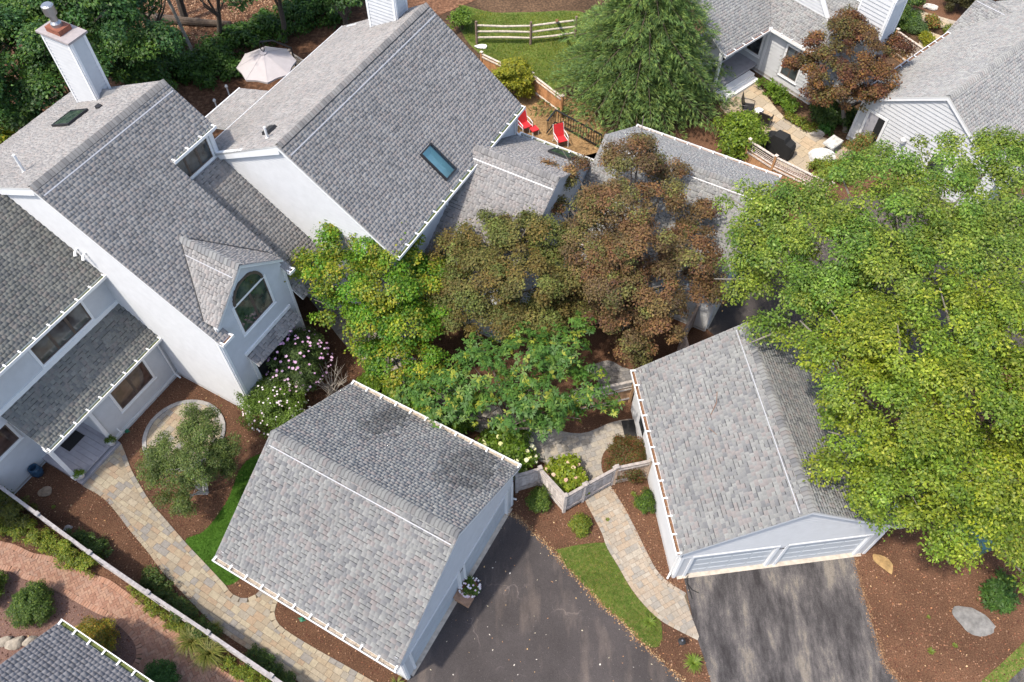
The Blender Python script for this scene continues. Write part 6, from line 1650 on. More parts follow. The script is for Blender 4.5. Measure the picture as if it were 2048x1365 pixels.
# woodland behind the houses
rg = random.Random(77)
WOOD = [(.05, .115, .024), (.07, .15, .028), (.038, .088, .022), (.105, .19, .034), (.06, .13, .036)]
WT = [
    ('dark green tree left of the white chimney top', (-26.16, 35.02, 0.00), [(-24.68, 35.34, 5.83) + (1.04,), (-23.64, 32.31, 6.93) + (1.33,), (-22.15, 34.33, 6.13) + (1.09,), (-25.35, 35.92, 5.45) + (1.39,), (-20.52, 30.93, 6.68) + (1.05,), (-22.82, 31.88, 6.54) + (1.36,), (-21.77, 34.75, 6.27) + (1.27,), (-23.36, 34.74, 5.99) + (1.01,), (-20.55, 31.41, 6.15) + (1.10,)]),
    ('dark tree directly above the white chimney', (-23.68, 37.00, 0.00), [(-18.14, 33.18, 7.35) + (1.30,), (-20.30, 34.79, 6.76) + (1.11,), (-21.30, 34.56, 7.21) + (0.94,), (-22.34, 34.87, 6.09) + (1.16,), (-19.76, 33.76, 7.59) + (1.01,), (-20.89, 35.65, 6.83) + (1.05,), (-20.94, 34.19, 6.17) + (1.17,), (-20.22, 38.06, 5.63) + (1.02,), (-19.74, 35.04, 6.00) + (1.07,)]),
    ('bluish-green tree right of the chimney top', (-20.76, 36.83, 0.00), [(-20.65, 37.01, 4.09) + (1.06,), (-16.61, 32.96, 5.54) + (1.16,), (-19.71, 34.76, 6.03) + (1.09,), (-18.36, 33.33, 5.30) + (1.11,), (-19.86, 36.84, 4.93) + (0.85,), (-18.90, 34.10, 4.70) + (0.80,), (-20.11, 35.82, 5.65) + (0.94,), (-19.03, 35.48, 6.06) + (0.96,), (-20.97, 38.65, 4.12) + (0.86,)]),
    ('dense tree behind the left house roof edge', (-25.01, 32.03, 0.00), [(-23.77, 33.67, 3.09) + (0.93,), (-23.93, 30.55, 3.26) + (0.95,), (-21.37, 30.25, 5.07) + (0.93,), (-24.83, 32.77, 3.08) + (0.91,), (-22.66, 29.11, 4.75) + (0.94,), (-25.24, 32.75, 3.51) + (0.83,), (-24.09, 30.92, 3.30) + (0.77,), (-20.75, 29.72, 5.08) + (0.90,), (-21.11, 29.97, 4.66) + (1.02,)]),
    ('dark tree behind the ridge end, right of the chimney shaft', (-20.33, 35.22, 0.00), [(-20.07, 36.79, 2.54) + (0.89,), (-18.07, 33.80, 2.81) + (0.83,), (-17.86, 33.34, 3.81) + (0.79,), (-19.05, 34.75, 2.66) + (0.91,), (-17.65, 34.65, 4.14) + (0.92,), (-18.54, 34.93, 3.99) + (0.67,), (-18.49, 35.35, 2.23) + (0.68,), (-18.46, 33.76, 3.67) + (0.91,), (-19.75, 34.98, 4.04) + (0.63,)]),
    ('deep green tree mostly hidden by the chimney', (-22.94, 33.67, 0.00), [(-19.54, 33.13, 5.20) + (1.10,), (-18.96, 31.34, 5.35) + (0.87,), (-19.82, 32.11, 5.37) + (1.09,), (-21.78, 33.83, 3.56) + (0.81,), (-19.95, 31.63, 5.32) + (1.03,), (-21.70, 32.35, 5.11) + (1.00,), (-21.42, 30.49, 5.24) + (0.83,), (-20.37, 32.23, 5.15) + (0.92,), (-20.88, 31.35, 5.53) + (0.83,)]),
    ('dark tree cut off by the left edge, behind the roof', (-27.47, 33.13, 0.00), [(-24.54, 30.07, 6.36) + (1.15,), (-23.32, 29.45, 6.13) + (0.95,), (-23.72, 33.49, 5.13) + (1.29,), (-24.75, 31.31, 4.85) + (1.31,), (-25.97, 33.15, 5.54) + (1.07,), (-23.01, 29.43, 5.99) + (0.93,), (-24.83, 31.47, 5.52) + (1.24,), (-25.50, 34.19, 5.02) + (1.30,), (-23.25, 29.22, 6.57) + (1.20,)]),
    ('leafy green tree at the top edge left of the second chimney', (-9.32, 40.93, 0.00), [(-9.16, 41.34, 3.79) + (1.01,), (-9.92, 38.18, 5.39) + (0.74,), (-8.81, 40.63, 3.59) + (0.84,), (-7.93, 39.00, 5.02) + (0.77,), (-9.75, 41.15, 4.56) + (1.03,), (-8.36, 38.85, 4.31) + (0.97,), (-9.93, 39.80, 4.92) + (0.96,), (-9.34, 42.09, 4.06) + (0.79,)]),
    ('green tree cut by the top edge above the parasol', (-13.11, 41.21, 0.00), [(-12.66, 38.94, 4.92) + (1.13,), (-10.91, 41.74, 5.30) + (0.98,), (-13.05, 38.18, 6.40) + (0.84,), (-11.65, 40.71, 5.72) + (1.14,), (-13.73, 43.08, 4.68) + (1.00,), (-13.86, 41.22, 5.54) + (1.15,), (-12.00, 39.26, 5.84) + (0.83,), (-11.66, 40.38, 5.78) + (1.16,)]),
    ('dark tree cut by the top edge above the fallen log', (-16.84, 41.11, 0.00), [(-16.11, 38.27, 6.27) + (0.81,), (-14.51, 35.17, 7.10) + (0.80,), (-14.19, 37.92, 5.50) + (0.98,), (-16.24, 38.81, 6.42) + (0.97,), (-14.54, 41.22, 5.73) + (1.07,), (-14.80, 39.44, 5.84) + (1.11,), (-14.66, 39.86, 6.68) + (0.87,), (-15.43, 40.30, 5.93) + (0.87,)]),
    ('dark green tree at the top edge right of the chimney trees', (-20.29, 39.91, 0.00), [(-20.03, 39.17, 4.22) + (0.87,), (-18.90, 36.41, 5.70) + (0.78,), (-17.62, 38.36, 5.55) + (0.76,), (-18.87, 37.11, 4.84) + (0.74,), (-17.24, 38.21, 5.40) + (0.68,), (-18.30, 40.67, 4.11) + (0.92,), (-18.07, 35.30, 6.07) + (0.81,), (-20.62, 40.88, 4.44) + (0.75,)]),
]
for k, (lab, base, LB) in enumerate(WT):
    tree('woodland_tree', lab, 'tree', base, LB, .16, (.13, .11, .09), foliage('crown', LB, .55, 1.0, .145, .095, 1.6, WOOD, None, .35, .7, cpal=[(1, 1, 1), (1.3, 1.2, .9), (.75, .85, 1.0)]), 'woodland trees behind the houses', seed=60 + k)
shrub('woodland_bush', 'yellow-green bush at the left edge above the roof', (-26.21, 32.14, 0.00), 1.3, 1.6, .10, .06, YEL + BRT, None, 'woodland undergrowth', .35, 1.4, seed=50)
UB = [(330, 150, 1.2, 1.4), (390, 150, 1.1, 1.1), (440, 130, 1.2, 1.2), (490, 95, 1.2, 1.2), (540, 75, 1.2, 1.3), (600, 55, 1.4, 1.5), (660, 35, 1.5, 1.6), (700, 5, 1.6, 2.4), (640, 10, 1.3, 1.6), (310, 200, 1.0, .9), (350, 110, 1.0, 1.2), (290, 165, 1.1, 1.3), (420, 165, .8, .7), (470, 148, .8, .6)]
UL = ['behind the ridge end of the arched-window house', 'second from the ridge end', 'left of the parasol, at the leaf litter edge', 'just left of the parasol', 'behind the parasol', 'right of the parasol behind the board fence', 'above the middle house rear roof', 'big one at the top edge left of the house chimney', 'at the top edge above the parasol', 'lowest one beside the ridge end', 'under the leaning pale trunk', 'beside the white chimney base', 'low one on the bare ground near the parasol', 'small one touching the parasol']
UP = [(-19.32, 38.21, 0.00), (-17.65, 38.21, 0.00), (-16.43, 39.10, 0.00), (-15.32, 40.69, 0.00), (-14.05, 41.63, 0.00), (-12.45, 42.60, -0.00), (-10.81, 43.58, 0.00), (-9.80, 45.11, 0.00), (-11.58, 44.85, -0.00), (-19.34, 36.08, 0.00), (-19.18, 40.00, 0.00), (-20.26, 37.56, 0.00), (-16.67, 37.56, 0.00), (-15.44, 38.30, 0.00)]
for k, ((x, y, r, h), lab) in enumerate(zip(UB, UL)):
    shrub('woodland_bush', 'green undergrowth bush ' + lab, UP[k], r, h, .11, .065, [(.06, .14, .022), (.09, .18, .028), (.042, .10, .02)], None, 'woodland undergrowth', .3, 1.2, seed=70 + k, stems=3)
# bare trunks and a fallen log
def pole(name, label, pts, r, col):
    mb = MB(); mb.col = col; mb.tube(pts, r, 8)
    return tag(mb.build(name, 'bark'), label, 'tree trunk', 'trunks standing in the woodland')
b = np.array((-17.90, 39.64, 0.00)); pole('tree_trunk', 'slim pale grey trunk leaning over the leaf litter', [b, b + (-.7, .6, 4.5), b + (-1.5, 1.6, 9)], [.10, .085, .06], (.42, .40, .36))
b = np.array((-22.12, 41.63, 0.00)); pole('tree_trunk', 'dark upright trunk left of the fallen log', [b, b + (-.2, .2, 4), b + (-.1, .4, 9)], [.24, .2, .15], (.10, .08, .07))
b = np.array((-19.25, 43.09, 0.00)); pole('tree_trunk', 'dark trunk at the top edge behind the pale one', [b, b + (.1, .3, 4), b + (.2, .5, 9)], [.22, .18, .14], (.09, .075, .065))
b = np.array((-19.18, 40.00, 0.00)); pole('tree_trunk', 'thin pale sapling trunk left of the leaning one', [b, b + (-.9, 1.2, 4), b + (-1.6, 2.6, 8)], [.05, .04, .025], (.38, .35, .32))
lg = MB(); lg.col = (.17, .13, .10); lg.tube([(-22.50, 43.46, 0.25), (-20.38, 43.02, 0.28), (-18.27, 42.72, 0.25), (-16.45, 42.64, 0.20)], [.20, .24, .2, .14], 9)
tag(lg.build('fallen_log', 'bark'), 'mossy fallen log lying across the leaf litter at the top', 'log')
scatter('leaf_litter', [(-24.06, 46.42, 0.00), (-22.31, 40.00, 0.00), (-17.00, 39.10, 0.00), (-11.83, 42.36, 0.00), (-12.08, 48.60, 0.00)], 9000, .06, [(.30, .16, .09), (.4, .24, .14), (.2, .1, .06), (.5, .34, .22)], 'brown fallen leaves carpeting the woodland floor', 'leaves', z=.01)
# ------------------------------------------------------------------ fences
BRD = {}
def fence(label, posts, h, col=(.40, .36, .33), cedar=None, bw=.14, cap=True, cat='fence', name='board_fence', post_h=.10, gate_bays=(), group=None, top_open=0.0, lattice_bays=(), hrail=False):
    """posts: ground xy. Every board, post and rail is a part"""
    P = [np.array([p[0], p[1], 0.0]) for p in posts]
    f = thing(name, label, cat, P[0], group); rg = random.Random(int(abs(P[0][0] * 37)))
    z = np.array([0, 0, 1.0])
    for p in P:
        mb = MB(); mb.col = tuple(c * .95 for c in (cedar or col))
        d = nrm(P[1] - P[0]); s = np.array([-d[1], d[0], 0])
        mb.hull8([p + d * x + s * y + z * k for k in (0, h + post_h) for x, y in ((-.055, -.055), (.055, -.055), (.055, .055), (-.055, .055))])
        mb.col = col
        mb.hull8([p + d * x + s * y + z * k for k in (h + post_h, h + post_h + .03) for x, y in ((-.08, -.08), (.08, -.08), (.08, .08), (-.08, .08))])
        mb.build('post', 'wood', f)
    for b, (p, q) in enumerate(zip(P[:-1], P[1:])):
        d = nrm(q - p); s = np.array([-d[1], d[0], 0]); L = np.linalg.norm(q - p)
        ht = h - top_open
        n = max(1, int((L - .12) / bw)); w = (L - .12) / n
        for k in range(n):
            ti = rg.randrange(4); key = (round(w, 2), round(ht, 2), ti, col, cedar)
            if key not in BRD:
                mb = MB(); c = np.array(cedar or col) * (.85, .95, 1.05, 1.15)[ti]
                mb.hull8([(x, y, k_) for k_ in (.03, ht - .02) for x, y in ((-w / 2 + .004, -.01), (w / 2 - .004, -.01), (w / 2 - .004, .01), (-w / 2 + .004, .01))], tuple(c))
                BRD[key] = mb.mesh('board', 'wood')
            place('board', BRD[key], mat4(d, s, z, p + d * (.06 + w * (k + .5)) + s * rg.uniform(-.004, .004)), f)
        if cap:
            mb = MB(); mb.col = col; mb.beam(p + d * .06 + z * (h - .018), q - d * .06 + z * (h - .018), .105, .035); mb.build('cap_rail', 'wood', f)
        for zz in (.3, ht - .2):
            mb = MB(); mb.col = col; mb.beam(p + d * .06 - s * .035 + z * zz, q - d * .06 - s * .035 + z * zz, .04, .08); mb.build('rail', 'wood', f)
        if top_open:
            if b in lattice_bays:
                m = int(L / .11)
                for k in range(1, m):
                    sl_ = MB(); sl_.col = col; c = p + d * (L * k / m); sl_.hull8([c + d * x + s * y + z * zz for zz in (ht, h - .02) for x, y in ((-.014, -.014), (.014, -.014), (.014, -.004), (-.014, -.004))]); sl_.build('lattice_slat', 'wood', f)
            m = max(3, int(top_open / .085))
            for k in range(1, m):
                sl_ = MB(); sl_.col = col; zz = ht + top_open * k / m
                sl_.beam(p + d * .06 + z * zz, q - d * .06 + z * zz, .012, .03); sl_.build('lattice_slat', 'wood', f)
            mb = MB(); mb.col = col; mb.beam(p + d * .06 + z * (ht - .02), q - d * .06 + z * (ht - .02), .07, .05); mb.build('mid_rail', 'wood', f)
    return f
GRY = (.43, .39, .375)
fence('long weathered grey fence with flat cap between brick walk and tan walk', [(-20.34, 13.70, 1.40), (-18.81, 12.79, 1.40), (-16.93, 11.62, 1.40), (-14.65, 10.20, 1.40), (-12.28, 8.81, 1.40), (-9.97, 7.49, 1.40), (-7.68, 6.15, 1.40), (-5.83, 5.04, 1.40)], 1.4, (.43, .40, .385), cap=True)
W_FN = (.40, .355, .32)
fence('zigzag weathered board fence joining the plain garage corner to the gate', [(0.17, 13.15, 1.40), (1.04, 13.43, 1.40), (1.94, 12.33, 1.40), (2.65, 12.75, 1.40)], 1.4, W_FN)
g = fence('weathered board gate across the head of the gate walk', [(2.71, 12.81, 1.35), (3.82, 13.45, 1.35)], 1.35, W_FN, cat='gate', name='gate')
mb = MB(); p = np.array((2.84, 13.44, 0.00)); p0, p1 = np.array((2.71, 12.81, 1.35)), np.array((3.82, 13.45, 1.35)); d = nrm(p1 - p0)
for zz in (.35, 1.1):
    for e, sg in ((p0, 1), (p1, -1)):
        a = np.array([e[0], e[1], zz]) - np.array([-d[1], d[0], 0]) * .045; mb.beam(a - d * .12, a + d * .16, .012, .05)
mb.build('hinge', 'black_metal', g)
fence('board fence from the gate to the streaky driveway garage, cedar at its end', [(3.89, 13.47, 1.40), (5.19, 13.76, 1.40)], 1.4, W_FN, cedar=(.36, .27, .20))
fence('fence with open slats on top behind the streaky driveway garage', [(2.46, 16.54, 1.60), (4.81, 17.14, 1.60)], 1.6, (.42, .38, .34), cedar=(.40, .24, .13), top_open=.35)
fence('short fence with flat cap between the two right garages', [(7.84, 20.93, 1.50), (7.08, 19.58, 1.50), (7.18, 18.68, 1.50)], 1.5, (.36, .29, .25))
fence('cedar fence with a whitish lattice top beside the patio grill', [(11.63, 30.90, 1.70), (12.69, 29.73, 1.70), (14.96, 27.88, 1.70)], 1.7, (.56, .48, .42), cedar=(.40, .22, .11), top_open=.5, lattice_bays=(1,))
fence('lattice-topped fence left of the far right roof, top right', [(21.38, 40.07, 1.50), (22.64, 38.02, 1.50)], 1.5, (.56, .48, .40), cedar=(.36, .2, .1), top_open=.7, lattice_bays=(0,))
fence('short lattice-topped fence at the top right corner of the picture', [(28.67, 42.29, 1.50), (29.24, 41.33, 1.50)], 1.5, (.5, .34, .22), cedar=(.36, .2, .1), top_open=.7, lattice_bays=(0,))
fence('cedar back fence with a pale cap beside the golden evergreen', [(-1.66, 38.30, 1.30), (-0.38, 37.34, 1.30), (1.09, 36.50, 1.30), (2.62, 34.66, 1.30)], 1.3, (.62, .54, .45), cedar=(.40, .20, .09))
fence('grey board fence behind the parasol', [(-12.16, 38.47, 1.30), (-10.49, 37.00, 1.30)], 1.3, (.42, .37, .31))
# split rail fence
sr = thing('split_rail_fence', 'pale three-rail split rail fence on the sunny grass', 'fence', (-2.02, 41.02, 0.00)); PS = [np.array(p) for p in ((-2.02, 41.02, 0.00), (1.07, 40.97, 0.00), (3.65, 41.49, 0.00))]; rg = random.Random(2)
for p in PS:
    mb = MB(); mb.col = (.22, .16, .12); mb.tube([p - (0, 0, .1), p + (0, 0, 1.45)], [.075, .07], 7); mb.build('post', 'wood', sr)
for p, q in zip(PS[:-1], PS[1:]):
    for zz in (.42, .80, 1.2):
        mb = MB(); mb.col = (.62, .55, .46); m = (p + q) / 2 + (0, 0, zz + rg.uniform(-.06, .03)); mb.tube([p + (0, 0, zz), m, q + (0, 0, zz)], [.05, .06, .05], 6); mb.build('rail', 'wood', sr)
mb = MB(); mb.col = (.34, .18, .10); mb.beam((2.66, 43.14, 0.00), (2.42, 39.27, 2.60), .14, .14, up=(0, 1, 0)); tag(mb.build('wooden_post', 'wood'), 'brown square post at the top edge beside the hemlock', 'post')

# ------------------------------------------------------------------ parasol
u = thing('parasol', 'large off-white cantilever parasol beyond the rear roof', 'umbrella', (-13.48, 37.43, 0.00)); c = np.array((-12.62, 35.74, 2.55)); n = 8; rad = 1.52
ring = [c + (rad * math.cos(2 * math.pi * k / n + .2), rad * math.sin(2 * math.pi * k / n + .2), -.02) for k in range(n)]; top = c + (0, 0, .72)
for k in range(n):
    a, b_ = ring[k], ring[(k + 1) % n]; m = (a + b_) / 2 * .97 + c * .03 + (0, 0, .03)
    ta, tb = top + (a - top) * .12, top + (b_ - top) * .12
    mb = MB(); mb.face([ta, a, m, b_, tb]); mb.face([x - np.array((0, 0, .012)) for x in (tb, b_, m, a, ta)])
    mb.face([a, a - (0, 0, .1), m - (0, 0, .09), m], (.95, .95, .95)); mb.face([m, m - (0, 0, .09), b_ - (0, 0, .1), b_], (.95, .95, .95))
    mb.build('canopy_panel', 'canvas', u)
    mb = MB(); mb.beam(ta + (0, 0, .004), a + (0, 0, .004), .05, .006); mb.build('seam', 'canvas', u)
mb = MB(); mb.lathe(top + (0, 0, -.06), [(.2, 0), (.19, .03), (.02, .08)], 10); mb.build('crown_cap', 'canvas', u)
mb = MB(); mb.tube([top + (0.02 + .10 * math.sin(t), .05 * math.sin(t) * 0, .30 - .28 * math.cos(t)) for t in np.linspace(0, 6.28, 14)], .022, 5); mb.build('hanger_loop', 'black_metal', u)
mb = MB(); mb.tube([c + (1.2, .9, -2.5), c + (1.2, .9, .3), c + (.5, .4, 1.1), top + (0, 0, .58)], .04, 6); mb.build('arm', 'black_metal', u)
mb = MB(); mb.lathe(c + (1.2, .9, -2.55), [(.4, 0), (.4, .06), (.1, .1)], 12); mb.build('base', 'black_metal', u)

# ------------------------------------------------------------------ chairs
def sling_chair(name, label, pos, az, fab, frame_, group):
    t = thing(name, label, 'chair', pos, group); f = frame(pos[0], pos[1], az); z0 = pos[2]
    def F(a, b, z):
        return f(a, b, z0 + z)
    m = MB(); m.hull8([F(.28, -.26, .42), F(.28, .26, .42), F(-.24, .26, .36), F(-.24, -.26, .36), F(.28, -.26, .44), F(.28, .26, .44), F(-.24, .26, .38), F(-.24, -.26, .38)]); m.build('seat', fab, t)
    m = MB(); m.hull8([F(-.24, -.26, .38), F(-.24, .26, .38), F(-.46, .26, 1.02), F(-.46, -.26, 1.02), F(-.21, -.26, .39), F(-.21, .26, .39), F(-.43, .26, 1.03), F(-.43, -.26, 1.03)]); m.build('backrest', fab, t)
    for s in (-1, 1):
        m = MB(); m.tube([F(.30, .29 * s, 0), F(.26, .29 * s, .62), F(-.05, .30 * s, .66), F(-.33, .29 * s, .62)], .022, 6); m.build('arm_frame', frame_, t)
        m = MB(); m.tube([F(-.46, .28 * s, 1.05), F(-.24, .28 * s, .38), F(.30, .28 * s, .43)], .018, 6); m.build('side_rail', frame_, t)
        m = MB(); m.tube([F(-.2, .28 * s, .40), F(-.40, .29 * s, 0)], .02, 6); m.build('leg', frame_, t)
    return t
sling_chair('patio_chair', 'dark metal patio chair nearest the porch steps', (12.53, 35.02, 0.00), -20, 'black_metal', 'black_metal', 'patio chairs')
sling_chair('patio_chair', 'dark metal patio chair with its back to the camera, beside the mosaic table', (13.27, 34.06, 0.00), 55, 'black_metal', 'black_metal', 'patio chairs')
t = thing('side_table', 'small round table with a blue and white mosaic top', 'table', (13.02, 34.61, 0.00)); c = np.array((13.02, 34.61, 0.00)); mb = MB(); mb.col = (.75, .74, .72); mb.lathe(c + (0, 0, .46), [(.24, 0), (.24, .03)], 16); mb.build('table_top', 'paver', t)
mb = MB(); rg = random.Random(4)
for k in range(26):
    a, q = rg.uniform(0, 6.28), .21 * rg.random() ** .5; x = c + (q * math.cos(a), q * math.sin(a), .492); mb.face([x + (-.02, -.015, 0), x + (.02, -.015, 0), x + (.015, .02, 0), x + (-.015, .02, 0)], rg.choice([(.12, .16, .5), (.2, .28, .6)]))
mb.build('mosaic', 'paver', t)
for k in range(3):
    a = 2.1 * k; mb = MB(); mb.tube([c + (.2 * math.cos(a), .2 * math.sin(a), 0), c + (.14 * math.cos(a), .14 * math.sin(a), .46)], .012, 5); mb.build('leg', 'black_metal', t)
sling_chair('deck_chair', 'red deck chair beside the house downspout', (0.68, 33.59, 0.00), -60, 'red_fabric', 'gutter', 'red deck chairs')
sling_chair('deck_chair', 'red deck chair in front of the black railing', (2.51, 32.52, 0.00), -70, 'red_fabric', 'gutter', 'red deck chairs')
t = thing('footstool', 'small red footstool between the two red chairs', 'stool', (1.15, 33.36, 0.00)); f = frame(*(1.15, 33.36, 0.00)[:2], -60); mb = MB(f); mb.box(-.2, .2, -.2, .2, .3, .36); mb.build('seat', 'red_fabric', t)
for a in (-.17, .17):
    for b in (-.17, .17):
        mb = MB(f); mb.box(a - .02, a + .02, b - .02, b + .02, 0, .3); mb.build('leg', 'gutter', t)
t = thing('deck_railing', 'black baluster railing behind the red chairs', 'railing', (1.93, 33.36, 0.00)); RP = [np.array(p) for p in ((1.80, 33.20, 0.00), (2.27, 34.06, 0.00), (4.53, 32.14, 0.00))]
for a, b_ in zip(RP[:-1], RP[1:]):
    mb = MB(); mb.beam(a + (0, 0, .95), b_ + (0, 0, .95), .08, .05); mb.build('rail', 'black_metal', t); mb = MB(); mb.beam(a + (0, 0, .15), b_ + (0, 0, .15), .05, .05); mb.build('rail', 'black_metal', t)
    L = np.linalg.norm(b_ - a); n = int(L / .16)
    for k in range(n + 1):
        p = a + (b_ - a) * k / n; mb = MB(); mb.beam(p + (0, 0, .15), p + (0, 0, .95), .035, .035, up=(1, 0, 0)); mb.build('baluster', 'black_metal', t)
# ------------------------------------------------------------------ small things
t = thing('grill', 'barbecue under a black cover behind the lattice fence', 'grill', (13.55, 31.95, 0.00)); f = frame(*(13.55, 31.95, 0.00)[:2], -42); mb = MB(f)
pr = [(-.82, .25, .72), (-.70, .32, .88), (-.42, .36, .95), (-.30, .36, 1.14), (.30, .36, 1.16), (.42, .36, .95), (.72, .32, .88), (.82, .25, .72)]
for (x0, w0, z0), (x1, w1, z1) in zip(pr[:-1], pr[1:]):
    mb.face([f(x0, -w0 * .8, z0), f(x1, -w1 * .8, z1), f(x1, w1 * .8, z1), f(x0, w0 * .8, z0)]); mb.face([f(x0, -w0, .05), f(x1, -w1, .05), f(x1, -w1 * .8, z1), f(x0, -w0 * .8, z0)]); mb.face([f(x1, w1, .05), f(x0, w0, .05), f(x0, w0 * .8, z0), f(x1, w1 * .8, z1)])
for x, w, z in (pr[0], pr[-1]):
    mb.face([f(x, -w, .05), f(x, w, .05), f(x, w * .8, z), f(x, -w * .8, z)])
mb.build('cover', 'rubber', t, smooth=True)
for x in (-.6, .6):
    mb = MB(f); mb.box(x - .05, x + .05, -.25, .25, 0, .06); mb.build('foot', 'black_metal', t)
t = thing('garden_bench', 'white stone bench slab on a rounded white boulder by the patio', 'bench', (15.83, 31.47, 0.00)); mb = MB(); mb.rock((15.71, 31.38, 0.15), .75, .6, .42, 3, col=(.58, .57, .54), n=3); mb.build('boulder', 'stone', t)
f = frame(*(16.24, 32.07, 0.00)[:2], 40); mb = MB(f); mb.box(-.28, .62, -.3, .3, .42, .52, (.55, .54, .51)); mb.box(-.2, .5, -.34, -.30, .1, .5, (.3, .3, .28)); mb.build('slab', 'stone', t)
mb = MB(); mb.rock((15.88, 33.27, 0.08), .45, .28, .2, 9, col=(.45, .41, .36)); tag(mb.build('edging_stone', 'stone'), 'grey stone at the curved edge of the patio', 'stone')
mb = MB(); mb.rock((-1.78, 40.67, 0.05), .45, .22, .12, 10, col=(.75, .74, .70)); tag(mb.build('white_stone', 'stone'), 'white stone at the foot of the split rail fence', 'stone')
mb = MB(); mb.rock((25.15, 44.55, 0.06), .5, .35, .18, 12, col=(.55, .52, .48)); tag(mb.build('flat_stone', 'stone'), 'pale flat stone in the top right bed', 'stone')
mb = MB(); mb.rock((13.43, 10.32, 0.08), .46, .23, .24, 21, R(-55), (.38, .25, .11), 3); tag(mb.build('boulder', 'stone'), 'golden-tan rock beside the right garage pier', 'boulder')
mb = MB(); mb.rock((16.01, 8.26, 0.05), .78, .46, .22, 22, R(-25), (.22, .212, .20), 3); tag(mb.build('boulder', 'stone'), 'flat grey boulder in the bark, lower right', 'boulder')
mb = MB(); mb.rock((-17.81, 13.12, 0.05), .30, .21, .14, 23, R(20), (.32, .25, .18), 3); tag(mb.build('boulder', 'stone'), 'small tan rock below the porch column', 'boulder')
mb = MB(); mb.rock((-16.51, 11.69, 0.02), .2, .13, .05, 24, R(20), (.36, .33, .30)); tag(mb.build('flat_stone', 'stone'), 'flat grey stone by the fence in the left bed', 'stone')
for k, (p, s, lab) in enumerate((((-17.45, 7.56, 0.08), .34, 'pale edging rock at the left edge above the slate roof'), ((-16.97, 7.53, 0.08), .38, 'pale edging rock, second from the left edge'), ((-16.49, 7.60, 0.07), .3, 'pale edging rock touching the slate roof'))):
    mb = MB(); mb.rock(p, s, s * .6, .2, 30 + k, R(20), (.40, .35, .28)); tag(mb.build('edging_rock', 'stone'), lab, 'stone', 'pale edging rocks')
def pot_plant(label, p, r, h, fol, pot='white_pot', fl=None, group=None, leaf=.06):
    t = thing('potted_plant', label, 'plant pot', p, group); c = np.array(p); mb = MB(); mb.lathe(c, [(r * .62, 0), (r * .85, h), (r * .92, h), (r * .92, h + .03), (r * .75, h + .03)], 14); mb.build('pot', pot, t)
    lobes = [(c[0] + r * .4 * math.cos(a), c[1] + r * .4 * math.sin(a), c[2] + h + r * .45, r * .6) for a in (0, 2.1, 4.2)]
    link('foliage', foliage('foliage', lobes, r * .35, .9, leaf, leaf * .5, 1.8, fol, None, .2, .8), t)
    if fl:
        rg = random.Random(6); mb = MB()
        for k in range(60):
            a = rg.uniform(0, 6.28); e = math.acos(rg.uniform(.05, 1)) if k > 25 else 1.45; q = c + (r * 1.15 * math.sin(e) * math.cos(a), r * 1.15 * math.sin(e) * math.sin(a), h + r * .35 + r * .75 * math.cos(e)); s = .045
            mb.face([q + (-s, 0, .01), q + (0, -s, .012), q + (s, 0, .01), q + (0, s, .012)], rg.choice(fl))
        mb.build('blossoms', 'flower', t, kind='stuff')
    return t
pot_plant('pot of pale pink and white flowers on the plain driveway', (-1.49, 9.34, 0.00), .33, .3, BOX, fl=[(.8, .74, .75), (.76, .6, .66), (.82, .8, .78)], pot='copper_brick')
pot_plant('potted plant beside the right porch column', W(-21.0, 5.52, .33), .19, .22, BOX, leaf=.05)
pot_plant('potted plant beside the left porch column', W(-21.0, 3.9, .33), .19, .22, BRT, leaf=.05)
mb = MB(frame(*(-1.68, 9.02, 0.00)[:2], -29)); mb.col = (.32, .19, .12)
for k in range(3):
    mb.box(-.28, .28, -.19, .19, .01 + k * .115, .115 + k * .115)
mb.box(-.31, .31, -.22, .22, .35, .385, (.38, .24, .16)); tag(mb.build('planter_box', 'wood'), 'brown wooden planter box beside the flower pot', 'planter')
mb = MB(); mb.lathe((-18.27, 13.86, 0.00), [(.12, 0), (.2, .12), (.24, .3), (.2, .5), (.17, .55), (.2, .58), (.14, .6), (.1, .4)], 14); tag(mb.build('urn', 'blue_glaze'), 'dark blue glazed urn against the porch house wall', 'urn')
t = thing('path_light', 'small dark path light where walk and streaky driveway meet', 'lamp', (5.72, 7.45, 0.00)); c = np.array((5.72, 7.45, 0.00)); mb = MB(); mb.tube([c, c + (0, 0, .5)], .02, 6); mb.build('post', 'black_metal', t)
mb = MB(); mb.lathe(c + (0, 0, .46), [(.05, 0), (.06, .1), (.13, .12), (.03, .2)], 12); mb.build('lamp_head', 'black_metal', t); mb = MB(); mb.lathe(c + (0, 0, .66), [(.03, 0), (.03, .02)], 8); mb.build('finial', 'grey_metal', t)
mb = MB(frame(*(4.75, 15.83, 0.00)[:2], -82.8)); mb.box(-.42, .42, -.3, .3, .036, .055); tag(mb.build('doormat', 'rubber'), 'black doormat at the side door of the right garage', 'doormat')
mb = MB(); g2_left.slab(mb, .95, 1.9, .05, 2.08, .001, .05); sd_ = mb.build('side_door', 'trim', gar2); mb = MB(); g2_left.slab(mb, 1.1, 1.75, .9, 1.95, .05, .06); mb.build('door_glass', 'glass', sd_)
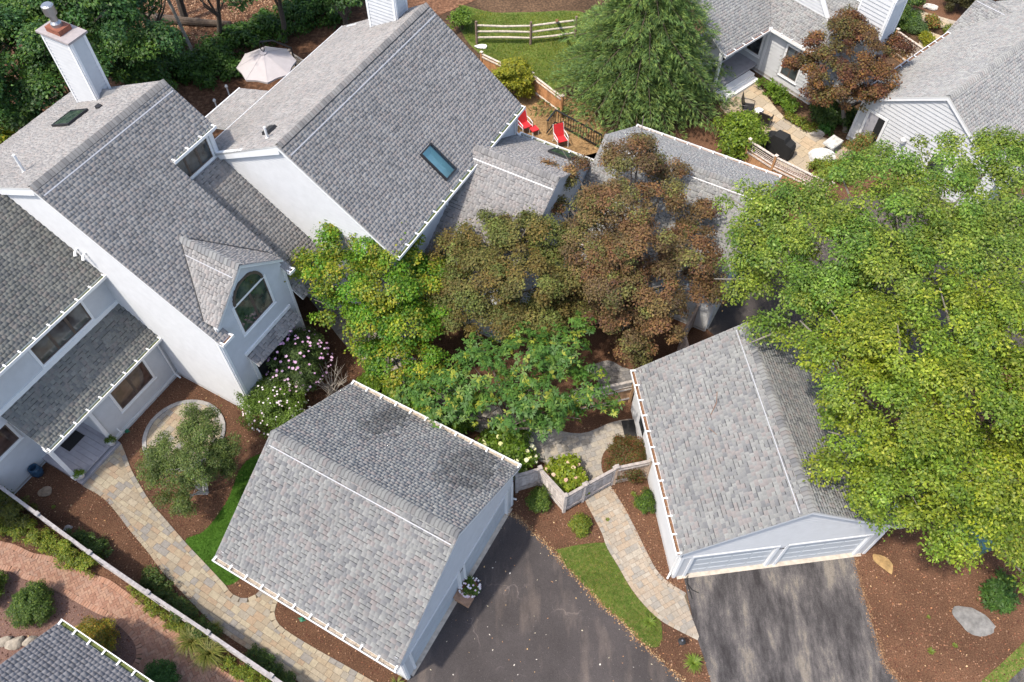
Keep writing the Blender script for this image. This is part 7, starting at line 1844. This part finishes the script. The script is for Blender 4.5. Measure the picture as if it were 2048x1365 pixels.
t = thing('hose', 'black cord looped on the driveway at the right garage pier', 'hose', (6.21, 9.56, 0.00)); mb = MB(); mb.tube([(6.19, 9.73, 0.03), (6.32, 9.88, 0.03), (6.25, 9.62, 0.03), (6.40, 9.37, 0.03), (6.62, 9.26, 0.03)], .018, 6); mb.tube([(6.25, 9.62, 0.04), (6.32, 9.28, 0.04), (6.36, 9.05, 0.04)], .018, 6); mb.build('cord', 'rubber', t)
for p, lab in (((-7.32, 8.33, 0.00), 'green plastic sprinkler in the bark strip below the plain garage eave'), ((-15.41, 15.76, 0.00), 'green sprinkler head below the porch house tap')):
    mb = MB(); mb.lathe(p, [(.09, 0), (.08, .04), (.03, .06), (.03, .12), (.05, .13)], 10); mb.tube([np.array(p) + (-.14, .05, .03), np.array(p) + (.14, -.04, .03)], .018, 5); tag(mb.build('sprinkler', 'green_plastic'), lab, 'sprinkler', 'garden sprinklers')
f = frame(*(16.95, 11.14, 0.00)[:2], -70); t = thing('utility_cabinet', 'pale blue-green metal cabinet half hidden under the chartreuse tree', 'cabinet', (16.95, 11.14, 0.00)); mb = MB(f); mb.box(-.5, .5, -.5, .5, 0, .95); mb.build('body', 'teal_metal', t); mb = MB(f); mb.box(-.53, .53, -.53, .53, .95, 1.0); mb.build('lid', 'teal_metal', t)
mb = MB(f); mb.box(.5, .51, -.42, .42, .1, .88); mb.build('door', 'teal_metal', t)
for k, (x, lab) in enumerate((((-15.13, 35.85, 1.10), 'nearer'), ((-15.53, 34.71, 1.10), 'farther'))):
    mb = MB(); c = np.array([x[0], x[1], 0]); mb.tube([c, c + (0, 0, 1.0)], .04, 6); mb.lathe(c + (0, 0, 1.0), [(.07, 0), (.09, .06), (.05, .14)], 8); tag(mb.build('bollard_light', 'gutter'), 'white garden light post left of the low rear roof, ' + lab + ' to the parasol', 'lamp', 'white garden lights')
# twigs lying on the right garage roof
mb = MB(); mb.col = (.25, .14, .09); P = g2PA[0]; mb.tube([P(2.2, 2.75, .03), P(2.6, 2.62, .05), P(2.95, 2.3, .03)], .012, 4); mb.tube([P(3.4, 2.1, .02), P(3.75, 2.3, .04)], .010, 4); tag(mb.build('fallen_twig', 'bark'), 'thin brown twig lying on the right garage roof', 'twig')
